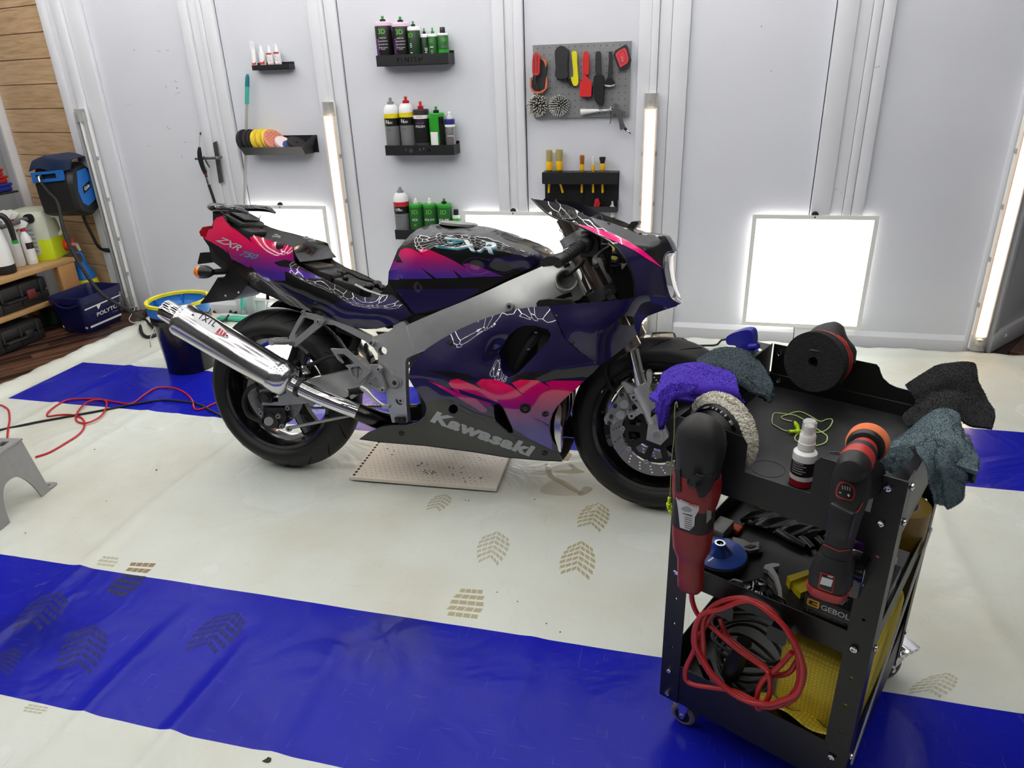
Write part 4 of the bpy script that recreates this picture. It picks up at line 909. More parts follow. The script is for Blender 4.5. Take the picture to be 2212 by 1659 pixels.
G().text('45 years', size=.014, fn=lambda x, y: (bxf(.07+y)+.0014, .085+x, .072+y), shear=.3).build('lettering', 'print_grey', bk, smooth=0)
G().tube([(-.06, -.175, .195), (-.02, -.19, .18), (.04, -.19, .175), (.10, -.176, .19)], .006, 8, k=4).build('handle', 'navy', bk)
# black bucket with blue and yellow rim
q = thing('wash_bucket', 'black bucket with blue collar and yellow rim behind the exhaust', 'bucket', T(-2.59, -.87, matz(-2.59, -.87)+.0005))
mat('buck_black', (9, 9, 11), .22, coat=.3); mat('buck_blue', (30, 118, 196), .35); mat('buck_yellow', (232, 220, 30), .35)
G().lathe([(.118, 0), (.124, .004), (.141, .27), (.149, .272), (.149, .30), (.142, .302), (.142, .318), (.136, .318), (.118, .012), (0, .011)], 48).build('pail', 'buck_black', q)
G().lathe([(.150, .315), (.154, .317), (.156, .372), (.150, .374), (.146, .372), (.143, .335), (.13, .318), (.02, .312), (.0, .312)], 48).build('collar', 'buck_blue', q)
G().lathe([(.140, .366), (.141, .380), (.158, .381), (.159, .366), (.150, .365)], 48, caps=False).build('rim', 'buck_yellow', q)
g = G()
for k in range(6):
    a = 2*pi*k/6; g.box(.128, .142, -.004, .004, .32, .366, .001, M=RZ(math.degrees(a)))
g.build('inner_rib', 'buck_blue', q)
g = G()
for k in range(8): g.cyl((.149*cos(k*pi/4+.3), .149*sin(k*pi/4+.3), .381), (.149*cos(k*pi/4+.3), .149*sin(k*pi/4+.3), .3818), .003, n=8)
g.build('screw', 'gap_dark', q)
G().tube([(-.146, .02, .27), (-.165, .0, .24), (-.175, -.06, .17), (-.13, -.12, .15)], .003, 8, k=4).build('bail', 'steel', q)
# red and blue boxes on a shelf bracket
q = thing('corner_shelf', 'small grey shelf bracket holding flat plastic boxes', 'shelf', I4)
a = onX(0, 418, -4.2); b = onX(39, 409, -4.2)
G().box(-4.55, -4.2, a.y-.2, b.y, a.z-.012, a.z, .002).build('shelf_plate', mat('dark_teal', (40, 50, 52), .4), q)
zz = a.z+.0005
for k, (mm, lab, h) in enumerate((('box_blue', 'flat blue plastic box, bottom of the small stack', .05), ('box_red', 'flat red plastic box in the middle of the small stack', .045), ('box_red', 'flat red plastic box on top of the small stack', .045))):
    mat('box_blue', (36, 52, 150), .4); mat('box_red', (178, 34, 38), .4)
    r = thing('flat_box', lab, 'box', T(-4.3, b.y-.10-.01*k, zz), 'flat boxes on the small shelf')
    G().box(-.1, .085, -.14, .08-.006*k, 0, h*.7, .01).build('box_body', mm, r); G().box(-.1, .09, -.145, .085-.006*k, h*.66, h, .006).build('box_lid', mm, r); zz += h+.0005
# cable reel on the board wall, towel on top
RM = T(-3.80, -.155, .665) @ RZ(10)
q = thing('hose_reel', 'blue and black wall hose reel hanging on the board wall', 'hose reel', RM)
mat('reel_black', (30, 31, 33), .45, bump=.03, bscale=600); mat('reel_blue', (34, 108, 190), .35)
pr = [(-.12, .06), (-.10, .02), (-.02, -.005), (.06, .0), (.11, .05), (.12, .2), (.09, .28), (.02, .315), (-.07, .30), (-.105, .26), (-.125, .2)]
G().prism(cat2(pr, 4, True), -.125, .075, 'x').build('reel_body', 'reel_black', q, smooth=30)
G().prism(cat2([(a*.96, .15+(b-.15)*.96) for a, b in pr], 4, True), .075, .105, 'x', scale1=.9).build('side_shell', 'reel_black', q, smooth=30)
G().prism([(-.085, .15), (-.05, .265), (.04, .275), (.085, .18), (.08, .09), (-.03, .055), (-.07, .08)], .105, .109, 'x').build('side_badge', 'reel_blue', q, smooth=0)
G().prism([(-.04, .13), (.04, .16), (.04, .20), (-.04, .17)], .109, .1105, 'x').build('logo_plate', 'print_black', q, smooth=0)
G(T(.1112, 0, .165) @ Matrix(((0, 0, 1, 0), (1, 0, 0, 0), (0, 1, 0, 0), (0, 0, 0, 1)))).text('Güde', size=.03, w=.06, shear=.2, M=RZ(18), off=.02).build('lettering', 'print_white', q, smooth=0)
g = G(T(0, -.126, 0)); g.prism([(-.128, .212), (.066, .225), (.07, .285), (-.128, .272)], -.012, .012, 'y', holes=[[(-.10, .232), (.03, .24), (.03, .268), (-.10, .259)]]); g.build('front_frame', 'reel_blue', q, smooth=0)
G(T(0, -.118, 0)).box(-.105, .035, -.001, .0, .23, .27).build('slot', 'gap_dark', q, smooth=0)
G().tube([(-.07, -.13, .25), (-.07, -.155, .245), (-.065, -.16, .22)], .012, 10, k=3).build('hose_stop', 'steel', q)
G().box(-.1, .0, .1, .2, .1, .22, .004).build('wall_bracket', 'reel_black', q)
hp = [RM @ Vector((-.067, -.158, .225)), onY(125, 440, -.36), onY(140, 505, -.45), onY(175, 575, -.54), onY(215, 630, -.57), onY(255, 658, -.56), onY(285, 673, -.52), onZ(312, 690, .03), onZ(340, 715, .02)]
link('hose', None, None) if False else None
h = thing('reel_hose', 'black hose running from the reel down to the floor beside the bucket', 'hose', I4)
hl = [tuple(hp[0]), tuple(lerp(hp[0], hp[1], .5)+Vector((.0, 0, -.0)))]+[tuple(x) for x in hp[1:]]
G().tube(hl, .0105, 10, k=6).build('hose_line', 'black_rubber', h)
h2 = thing('supply_hose', 'short black hose curving from under the reel to the wall', 'hose', I4)
G().tube([tuple(onY(u, v, y)) for u, v, y in ((177, 456, -.15), (185, 480, -.14), (200, 510, -.12), (212, 532, -.1), (225, 540, -.06), (240, 541, -.055))], .0095, 10, k=5).build('hose_line', 'black_rubber', h2)
G().tube([tuple(onY(226, 540, -.06)), tuple(onY(240, 541, -.053))], .0125, 10).build('hose_fitting', 'black_plastic', h2)
h3 = thing('floor_hose', 'black hose loop on the floor beside the wash bucket', 'hose', I4)
G().tube([tuple(onZ(u, v, .011)) for u, v in ((318, 668), (308, 685), (303, 705), (308, 722), (322, 728), (345, 720))], .0105, 10, k=6).build('hose_line', 'black_rubber', h3)
h4 = thing('power_cable', 'thin white power cord hanging from the unlit tube light', 'cord', I4)
G().tube([tuple(onY(290, 658, -.07)), tuple(onY(291, 668, -.08)), tuple(onZ(285, 678, .01)), tuple(onZ(279, 690, .006)), tuple(onZ(288, 697, .006)), tuple(onZ(306, 694, .006)), tuple(onZ(325, 696, .03))], .0028, 6, k=6).build('cord_line', 'white_plastic', h4)
# draped towel on the reel
def drape(name, label, fn, nu, nv, mt, thick=.006, cat='towel', M=None, group=None):
    q = thing(name, label, cat, M if M is not None else I4, group)
    G().sheet(fn, nu, nv, thick=thick).build('cloth', mt, q, smooth=70); return q
def fuzzy(name, col): return mat(name, col, .95, spec=.1, sheen=.12, bump=.6, bscale=900, noise=.16, nscale=260)
fuzzy('towel_navy', (18, 38, 72))
def fr_(u, v):
    x = -.14+.26*u; a = -1.25+2.3*v
    y = .135*sin(a)+.01*sin(9*u+4*v); z = .305+.03*cos(a)*1.0-.12*max(0, abs(a)-.8)**1.2+.012*sin(7*u)*cos(3*v)+.02*sin(pi*u)*cos(a)
    return (x+.012*sin(6*v), y-.0, z)
drape('reel_towel', 'dark blue towel draped over the hose reel', fr_, 26, 30, 'towel_navy', M=RM @ T(0, 0, .012))
# blue yellow garden sprayer behind the rack post
q = thing('pressure_sprayer', 'blue and yellow pressure sprayer behind the rack post', 'sprayer', T(-3.93, -.105, 0.001))
G().lathe([(.07, 0), (.075, .01), (.075, .2), (.068, .235)], 24).build('tank', 'buck_yellow', q); G().lathe([(.069, .232), (.06, .28), (.035, .32), (.03, .345)], 24).build('upper_tank', 'reel_blue', q)
G().tube([(-.03, 0, .34), (-.03, 0, .38), (-.02, 0, .40), (.02, 0, .40), (.03, 0, .38), (.03, 0, .34)], .009, 8).build('handle', 'reel_blue', q)

# ================================================================== FLOOR: stool, cords, board, prints
# perforated board lying under the motorcycle
z8 = conv(740, 640, 3.95)
cr = [onZ(*z8(u, v), .012) for u, v in ((55, 1560), (1310, 1660), (1430, 1380))]
A0 = Vector((cr[0].x, cr[0].y, 0)); dx = Vector((cr[1].x-cr[0].x, cr[1].y-cr[0].y, 0)); ang = math.degrees(atan2(dx.y, dx.x))
bw, bd = dx.length, .46
brd = thing('drip_board', 'cream perforated metal board lying under the motorcycle belly', 'board', T(A0.x, A0.y, .0095) @ RZ(ang))
mat('board_cream', (222, 214, 200), .35, noise=.08, nscale=7)
nt = MATS['board_cream'].node_tree
hol = []
sx_, sy_ = .0205, .019
for i in range(int((bw-.06)/sx_)):
    for j in range(int((bd-.03)/sy_)):
        hol.append(circ(.045+i*sx_+(j % 2)*sx_*.5, .02+j*sy_, .0021, 5))
G().prism([(0, 0), (bw, 0), (bw, bd), (0, bd)], .010, .012, 'z', holes=hol).build('plate', 'board_cream', brd, smooth=0)
G().box(.004, bw-.004, .004, bd-.004, .001, .004).build('under_sheet', mat('board_dark', (86, 78, 66), .7), brd, smooth=0)
for bx in ((0, bw, 0, .003), (0, bw, bd-.003, bd), (0, .003, .003, bd-.003), (bw-.003, bw, .003, bd-.003)): G().box(bx[0], bx[1], bx[2], bx[3], 0, .010).build('bent_edge', 'board_cream', brd, smooth=0)
g = G()
for j in range(21): g.prism(rrect(.010, .020, .012+j*.0215, .024+j*.0215, .003, 2), .0122, .0126, 'z')
g.build('slot', 'gap_dark', brd, smooth=0)
g = G(); rg = random.Random(11)
for cx, cy, n_, sp in ((.30, .30, 3, .01), (.30, .13, 14, .02), (.36, .07, 18, .03), (.5, .1, 16, .06), (.12, .2, 8, .05), (.55, .05, 10, .04), (.2, .35, 10, .1), (.6, .22, 8, .06)):
    for k in range(n_):
        x, y, s = cx*bw/.68+(rg.random()-.5)*2*sp, cy+(rg.random()-.5)*2*sp*.6, .0012+.0034*rg.random()**2
        if .01 < x < bw-.01 and .01 < y < bd-.01: g.prism([(x+s*cos(a_)*(.6+.6*rg.random()), y+s*sin(a_)*(.6+.6*rg.random())) for a_ in np.linspace(0, 2*pi, 8)[:-1]], .01215, .0126, 'z')
g.build('oil_speck', mat('oil', (52, 42, 32), .4), brd, smooth=0)
# brown fluid running from under the front wheel
def floor_poly(pts, z=.0006, holes=()):
    g = G(); P = [(lambda p: (p.x, p.y))(onZ(u, v, 0)) for u, v in pts]
    vs, fs = cdt(P, (), .03); g.add([(x, y, matz(x, y)+z) for x, y in vs], fs); return g
mat('fluid', (168, 146, 90), .06, alpha=.4, coat=.5)
z9 = conv(700, 900, 2.911)
def P9(l): return [z9(*a) for a in l]
for pts in (P9(cat2([(1390, 300), (1420, 310), (1440, 370), (1500, 400), (1590, 455), (1610, 490), (1540, 460), (1480, 420), (1410, 380)], 4, True)), P9(cat2([(1500, 215), (1560, 240), (1540, 280), (1600, 330), (1640, 350), (1560, 360), (1440, 350), (1500, 338), (1560, 330), (1500, 280)], 4, True)), P9(cat2([(1610, 470), (1640, 440), (1690, 455), (1650, 490), (1600, 500)], 4, True))):
    floor_poly(pts).build('fluid_stain', 'fluid', FM, smooth=0)
mat('fluid_thin', (190, 178, 134), .12, alpha=.22)
floor_poly(P9(cat2([(1360, 460), (1440, 400), (1560, 450), (1640, 480), (1560, 500), (1400, 490)], 4, True)), .0004).build('fluid_stain', 'fluid_thin', FM, smooth=0)
# boot prints on the mat
def boot(corners, rows, mt, chev=True, heel=None):
    """tread blocks inside a quad (four picture points: toe side first)"""
    Q = [Vector((onZ(u, v, 0).x, onZ(u, v, 0).y)) for u, v in corners]; g = G()
    def at(a, b): return Q[0]*(1-a)*(1-b)+Q[1]*a*(1-b)+Q[2]*a*b+Q[3]*(1-a)*b
    def blk(l):
        P = [at(a, b) for a, b in l]; g.add([(p.x, p.y, matz(p.x, p.y)+.0005) for p in P], [range(len(P))])
    n = rows
    for i in range(n):
        y0, y1 = i/n+.06/n*2, (i+1)/n-.12/n*2; w = sqrt(max(0, 1-((i+.5)/n*2-1)**2*.55)); k = 6 if chev else 4
        for j in range(k):
            a0, a1 = .5+(j/k-.5)*w+.012, .5+((j+1)/k-.5)*w-.012; sh = .16/n*5*(1 if j < k/2 else -1) if chev else .03*(i % 2)
            if chev: f0 = abs(j/k-.5)*.5; f1 = abs((j+1)/k-.5)*.5; blk([(a0, y0+f0), (a1, y0+f1), (a1, y1+f1), (a0, y1+f0)])
            else: blk([(a0+sh, y0), (a1+sh, y0), (a1-sh, y1), (a0-sh, y1)])
    bmn = [i for i, f in enumerate(g.f)]
    for f in g.f:
        a, b, c = (g.v[i] for i in f[:3])
        if (b-a).cross(c-a).z < 0: f.reverse()
    return g.build('boot_print', mt, FM, smooth=0)
mat('print_tan', (186, 176, 130), .5, alpha=.62); mat('print_brown', (150, 124, 84), .5, alpha=.75); mat('print_faint', (200, 194, 166), .5, alpha=.5); mat('print_dirt', (22, 28, 62), .55, alpha=.8); mat('print_dirt2', (30, 36, 88), .55, alpha=.5)
boot([(1033, 1145), (1117, 1150), (1088, 1211), (1028, 1203)], 6, 'print_faint')
boot([(1222, 1166), (1292, 1169), (1284, 1240), (1205, 1226)], 6, 'print_tan')
boot([(1262, 1082), (1330, 1090), (1308, 1141), (1244, 1128)], 6, 'print_tan')
boot([(938, 1064), (990, 1070), (960, 1100), (920, 1096)], 5, 'print_faint')
boot([(990, 1270), (1050, 1274), (1040, 1342), (955, 1332)], 5, 'print_tan', False)
boot([(282, 1214), (342, 1216), (318, 1242), (268, 1236)], 2, 'print_brown', False)
boot([(262, 1238), (324, 1245), (270, 1294), (222, 1280)], 4, 'print_dirt', False)
boot([(222, 1201), (260, 1204), (248, 1228), (204, 1222)], 3, 'print_faint', False)
boot([(150, 1345), (255, 1350), (215, 1440), (120, 1430)], 6, 'print_dirt2')
boot([(90, 1270), (175, 1285), (110, 1350), (30, 1345)], 6, 'print_dirt2')
boot([(470, 1310), (560, 1330), (490, 1400), (400, 1390)], 6, 'print_dirt2')
boot([(0, 1400), (60, 1395), (30, 1450), (-30, 1450)], 6, 'print_dirt2')
boot([(60, 1520), (110, 1528), (90, 1545), (45, 1538)], 3, 'print_faint', False)
boot([(2010, 1450), (2090, 1455), (2050, 1500), (1960, 1490)], 6, 'print_faint')
# specks of dirt
rg = random.Random(5); g = G()
for u, v, s in ((578, 1648, .011), (205, 972, .004), (338, 1016, .005), (230, 1083, .003), (55, 1152, .003), (1012, 1082, .003), (1074, 1280, .0025), (1210, 1366, .003), (1180, 1348, .0025), (1500, 833, .006), (1155, 1080, .003), (1005, 1081, .0025), (1118, 1300, .002)):
    p = onZ(u, v, 0); k = 7; z = matz(p.x, p.y)
    g.prism([(p.x+s*cos(2*pi*i/k)*(.5+.6*rg.random()), p.y+s*sin(2*pi*i/k)*(.4+.5*rg.random())) for i in range(k)], z+.0003, z+.0015, 'z')
g.build('dirt_speck', mat('dirt', (52, 44, 38), .8), FM, smooth=0)
# cast step stool at the edge of the picture
q = thing('step_stool', 'grey cast metal step with curved legs at the picture edge', 'step stool', I4)
sm_ = mat('cast_grey', (150, 150, 150), .5, .35, noise=.06, nscale=30, bump=.08, bscale=300)
za = conv(0, 780, 3.95)
ft = onZ(*za(430, 1105), .0); ft2 = onZ(*za(10, 1445), .0)
ex = Vector((ft2.x-ft.x, ft2.y-ft.y, 0)); ex.normalize(); ey = Vector((ex.y, -ex.x, 0))
if ey.x > 0: ey = -ey
SM_ = Matrix((ex, ey, Vector((0, 0, 1)))).transposed().to_4x4(); SM_.translation = (ft.x, ft.y, matz(ft.x, ft.y)+.001); q.matrix_local = SM_
LY = (ft2-ft).length; Hs = .22
def side(x_off): # side plate with an arched cut
    return [(0, 0), (.045, 0), (.055, .05), (.075, .095), (.105, .122), (LY-.105, .122), (LY-.075, .095), (LY-.055, .05), (LY-.045, 0), (LY, 0), (LY-.006, Hs), (.006, Hs)]
for yy in (0, .36):
    g = G(); s = 1 if yy == 0 else -1
    vs, fs = cdt(cat2(side(0)[1:9], 4)+side(0)[9:]+[side(0)[0]])
    n_ = len(vs); g.add([(x, yy+s*z*.18, z) for x, z in vs]+[(x, yy+s*(z*.18+.006), z) for x, z in vs], [f for f in fs]+[[i+n_ for i in f[::-1]] for f in fs])
    cnt = {(f[i], f[(i+1) % len(f)]) for f in fs for i in range(len(f))}
    g.add([(x, yy+s*z*.18, z) for x, z in vs]+[(x, yy+s*(z*.18+.006), z) for x, z in vs], [[a, b, b+n_, a+n_] for a, b in cnt if (b, a) not in cnt])
    g.build('side_plate', sm_, q, smooth=30)
tp0, tp1 = Hs*.18-.004, .36-Hs*.18+.004
hs_ = [rrect(.03+i*.05, .065+i*.05, tp0+.03+j*.045, tp0+.058+j*.045, .003, 2) for i in range(max(1, int((LY-.05)/.05))) for j in range(4)]
G().prism([(.004, tp0), (LY-.004, tp0), (LY-.004, tp1), (.004, tp1)], Hs, Hs+.007, 'z', holes=hs_).build('tread', sm_, q, smooth=0)
for x0 in (-.05, LY):
    for yy in (0, .36):
        s = 1 if yy == 0 else -1; xa, xb = x0, x0+.05
        G().prism(rrect(xa, xb, min(yy, yy+s*.05), max(yy, yy+s*.05), .012, 3), 0, .005, 'z', holes=[rrect(xa+.016, xa+.034, yy+s*.025-.006, yy+s*.025+.006, .004, 2)]).build('foot', sm_, q)
for x0 in (.01, LY-.018): G().box(x0, x0+.008, tp0+.004, tp1-.004, Hs-.05, Hs).build('cross_plate', sm_, q)
# cords on the floor
q = thing('power_cable', 'thin red power cord looping over the blue stripe behind the rear wheel', 'cord', I4)
pts = [(0, 375), (30, 385), (72, 420), (82, 500), (75, 570), (62, 655)]
def fz(u, v, z): p = onZ(*za(u, v), z); return (p.x, p.y, matz(p.x, p.y)+z)
G().tube([fz(*a, .005) for a in pts], .0042, 8, k=6).build('cord_line', mat('cord_red', (190, 26, 40), .32), q)
pts2 = [(300, 820), (420, 780), (560, 700), (680, 620), (722, 550), (700, 490), (620, 460), (500, 460), (405, 470), (430, 420), (560, 340), (700, 322), (830, 325), (900, 340), (908, 390), (860, 470), (760, 525), (680, 525), (645, 490), (680, 410), (760, 345), (860, 330), (960, 345), (1090, 365), (1150, 350), (1240, 285), (1320, 235), (1400, 225), (1500, 240), (1590, 280), (1640, 340), (1655, 400), (1690, 415), (1760, 395), (1870, 345), (1960, 320)]
G().tube([fz(*a, .005+.006*(k in (13, 14, 15, 16, 19, 20, 21))) for k, a in enumerate(pts2)], .0042, 8, k=5).build('cord_line', 'cord_red', q)
q = thing('power_cable', 'black power cable crossing the mat to the rear wheel', 'cord', I4)
G().tube([fz(*a, .0055) for a in ((-200, 620), (0, 592), (300, 525), (600, 470), (850, 425), (1000, 395), (1200, 358), (1400, 340), (1560, 345), (1700, 372), (1800, 425), (1900, 475), (2000, 530))], .0055, 8, k=6).build('cord_line', 'black_rubber', q)
# loose mirror stays behind the front wheel
zf = conv(1180, 660, 3.686)
q = thing('mirror_stay', 'loose black bar with mirror lying by the wall beyond the front wheel', 'mirror', I4)
def fl(u, v, z): return tuple(onZ(*zf(u, v), z))
G().tube([fl(838, 290, .03), fl(840, 240, .05), fl(860, 220, .055), fl(1000, 220, .055), fl(1025, 245, .05), fl(1028, 290, .03)], .006, 8, k=3).build('bar', 'black_plastic', q)
G().prism([(p.x, p.z) for p in (onY(*zf(a, b), onZ(*zf(950, 290), .01).y) for a, b in ((905, 225), (1010, 225), (1022, 290), (905, 290)))], onZ(*zf(950, 290), .01).y, onZ(*zf(950, 290), .01).y+.012, 'y').build('mirror_glass', mat('mirror_glass', (190, 180, 170), .12, 1), q)
G().tube([fl(890, 290, .02), fl(920, 262, .03), fl(1090, 268, .03), fl(1140, 320, .02), fl(1150, 345, .012)], .007, 8, k=4).build('bar', 'black_plastic', q)
G().tube([fl(1130, 320, .02), fl(1330, 318, .02), (onZ(1550, 744, .02).x, onZ(1550, 744, .02).y, .02), tuple(onZ(1558, 735, .045)), tuple(onZ(1580, 731, .05))], .006, 8).build('bar', 'black_plastic', q)
q = thing('loose_bolt', 'small dark bolt lying on the mat beyond the front wheel', 'bolt', I4)
a, b = Vector(fl(1200, 376, .006)), Vector(fl(1268, 373, .006)); G().cyl(a, b, .003, n=8).build('shank', 'gap_dark', q); G().cyl(b, b+(b-a)*.15, .006, n=6).build('bolt_head', 'gap_dark', q)
# ================================================================== MOTORCYCLE
_psi, _phi = .01506734, .17453293; WB = 1.4223
_X = Vector((cos(_psi), -sin(_psi), 0)); _Y = Vector((sin(_psi), cos(_psi), 0)); _Z = Vector((0, 0, 1))
BM = Matrix((_X, _Y*cos(_phi)-_Z*sin(_phi), _Z*cos(_phi)+_Y*sin(_phi))).transposed().to_4x4(); BM.translation = (-1.4992675, -1.7260705, .002)
BI = BM.inverted(); CPb = BI @ CP
def bray(u, v): return (BI.to_3x3() @ ray(u, v)).normalized()
def B(p, y):                           # picture point to the plane y = const of the leaning motorcycle
    d = bray(*p); return CPb+d*((y-CPb.y)/d.y)
zA = conv(380, 420, 4.254); zB = conv(820, 400, 3.253); zC = conv(340, 600, 3.95); zD = conv(740, 640, 3.95); zE = conv(1140, 420, 6.506); zF = conv(1180, 660, 3.686); zG = conv(460, 640, 4.484)
def mp(z, l): return [z(*a[:2]) for a in l]
mc = thing('motorcycle', 'purple and black sport motorcycle with pink flames, seat removed, on its side stand', 'motorcycle', BM)
mat('paint_navy', (17, 8, 60), .4, spec=.25, coat=1, noise=.06, nscale=900, coatr=.015); mat('paint_black', (4, 4, 5), .4, spec=.2, coat=1, coatr=.015); mat('inner_black', (10, 10, 11), .55)
mat('paint_dark', (12, 13, 13), .4, spec=.2, coat=1, coatr=.015); mat('silver_letter', (196, 200, 202), .3, .3)
mat('alu', (186, 188, 188), .4, .72, noise=.05, nscale=25, bump=.03, bscale=300); mat('alu_dark', (158, 159, 159), .42, .5, noise=.06, nscale=30); mat('cast_dark', (58, 58, 60), .5, .5)
mat('chromed', (228, 228, 226), .07, 1, noise=.03); mat('mirror_alu', (212, 213, 215), .2, 1, noise=.04, nscale=6); mat('bronze_tube', (118, 106, 98), .28, .9)
mat('tyre', (13, 13, 14), .55, noise=.2, nscale=60, bump=.1, bscale=250); mat('rim_black', (10, 10, 12), .2, coat=.6); mat('disc_steel', (150, 148, 144), .32, .9, noise=.05, nscale=90)
PK = [(0, (58, 44, 158)), (.22, (74, 40, 140)), (.45, (140, 28, 110)), (.7, (214, 8, 84)), (1, (232, 2, 74))]
gradmat('flame_side', PK, 2, .26, .53); gradmat('flame_tank', PK, 2, .755, .91); gradmat('flame_tail', PK, 2, .73, .93)
mat('pink', (250, 4, 128), .2, coat=1); mat('teal_letter', (40, 140, 160), .3)
def tps(ctrl):
    c = np.array([(q[0], q[1]) for q in ctrl], float)/100; y = np.array([q[2] for q in ctrl], float); n = len(c)
    def U(a, b): r2 = ((a[:, None, :]-b[None, :, :])**2).sum(2); return np.where(r2 > 0, r2*np.log(np.maximum(r2, 1e-12))*.5, 0)
    P = np.c_[np.ones(n), c]; A = np.zeros((n+3, n+3)); A[:n, :n] = U(c, c)+np.eye(n)*.02; A[:n, n:] = P; A[n:, :n] = P.T
    w = np.linalg.solve(A, np.r_[y, 0, 0, 0])
    def f(pts): p = np.atleast_2d(np.array(pts, float))/100; return U(p, c) @ w[:n]+np.c_[np.ones(len(p)), p] @ w[n:]
    return f
def panel(name, outline, ctrl, mt, parent, holes=(), step=8, thick=.003, mirror=True, close=False, inner=None, **kw):
    """a body panel: side outline, bulge given by depth points, second skin inside, twin on the far side"""
    f = tps(ctrl); vs, ts = cdt(outline, holes, step); ys = f(vs); P = [B(v, y) for v, y in zip(vs, ys)]
    a, b, c = (P[i] for i in ts[0])
    if (b-a).cross(c-a).y > 0: ts = [t[::-1] for t in ts]
    g = G(); n = len(P); E = {(t[i], t[(i+1) % 3]) for t in ts for i in range(3)}; bd = [(a, b) for a, b in E if (b, a) not in E]
    g.add(P, ts); bvh = BVHTree.FromPolygons([tuple(p) for p in P], ts)
    if not close:
        Q = [p+Vector((0, thick, 0)) for p in P]
        g.k = 1; g.add(Q, [t[::-1] for t in ts]); g.k = 0
        g.add(P+Q, [[b, a, a+n, b+n] for a, b in bd])
    if mirror:
        MM = S(1, -1, 1); g.add(P, ts, MM)
        if close: m2 = [Vector((p.x, -p.y, p.z)) for p in P]; g.add(P+m2, [[b, a, a+n, b+n] for a, b in bd])
        else: g.k = 1; g.add(Q, [t[::-1] for t in ts], MM); g.k = 0; g.add(P+Q, [[b, a, a+n, b+n] for a, b in bd], MM)
    o = g.build(name, [mt, inner or 'inner_black'], parent, smooth=kw.pop('smooth', 45), **kw)
    return o, bvh, f
def decal(name, poly, bvh, mt, parent, step=7, off=.0007, holes=(), pick=None):
    vs, ts = cdt(poly, holes, step); P = []
    for v in vs:
        h = bvh.ray_cast(CPb, bray(*v)); P.append(h[0]+(h[1] if h[1].y < 0 else -h[1])*off if h[0] else None)
    ts = [t[::-1] for t in ts if all(P[i] is not None for i in t)]; rt_ = list(range(len(P)))
    def fd_(i):
        while rt_[i] != i: rt_[i] = rt_[rt_[i]]; i = rt_[i]
        return i
    for t in ts: rt_[fd_(t[0])] = fd_(t[1]); rt_[fd_(t[1])] = fd_(t[2])
    for c in {fd_(t[0]) for t in ts}:   # each separate field of colour is a piece of its own
        f_ = [t for t in ts if fd_(t[0]) == c]; ix = {v: k for k, v in enumerate(sorted({i for t in f_ for i in t}))}
        if len(f_) > 2 or len(ts) < 6: G().add([P[i] for i in ix], [[ix[i] for i in t] for t in f_]).build(name, mt, parent, smooth=60)
def lettering(s, fn, bvh, mt, parent, off=.0012, w=1, h=None, name='lettering', bold=0, **kw):
    tmp = G().text(s, w=w, h=h, off=bold, **kw); P = []
    for v in tmp.v:
        r = bvh.ray_cast(CPb, bray(*fn(v.x, v.y))); P.append(r[0]+(r[1] if r[1].y < 0 else -r[1])*off if r[0] else None)
    g = G(); g.add([p or Vector((0, 0, 0)) for p in P], [f for f in tmp.f if all(P[i] is not None for i in f)])
    return g.build(name, mt, parent, smooth=0)
def quadfn(z, p0, p1, p2, shear=0):   # letters laid along p0->p1 (base line) with height towards p2
    a, b, c = (Vector(z(*p)) for p in (p0, p1, p2))
    return lambda x, y: tuple(a+(b-a)*(x+.5)+(c-a)*(y+.5))
def plate(name, pts, y0, y1, mt, parent, holes=(), z=None, smooth=30, both=False):
    P = [(lambda q: (q.x, q.z))(B(p, y0)) for p in pts]; H = [[(lambda q: (q.x, q.z))(B(p, y0)) for p in h] for h in holes]
    if both: G().prism(P, -y0, -y1, 'y', holes=H).build(name, mt, parent, smooth=smooth)
    return G().prism(P, y0, y1, 'y', holes=H).build(name, mt, parent, smooth=smooth)
def bolt(parent, p, y, r=.009, mt='alu_dark', name='bolt', d=.006):
    q = B(p, y); g = G(); g.cyl((q.x, y+.004, q.z), (q.x, y-d, q.z), r, r*.92, 16)
    o = g.build(name, mt, parent); G().prism([(q.x+r*.5*cos(pi/3*k), q.z+r*.5*sin(pi/3*k)) for k in range(6)], y-d-.0003, y-d-.0008, 'y').build('socket', 'gap_dark', o if o.parent is mc else parent, smooth=0); return o

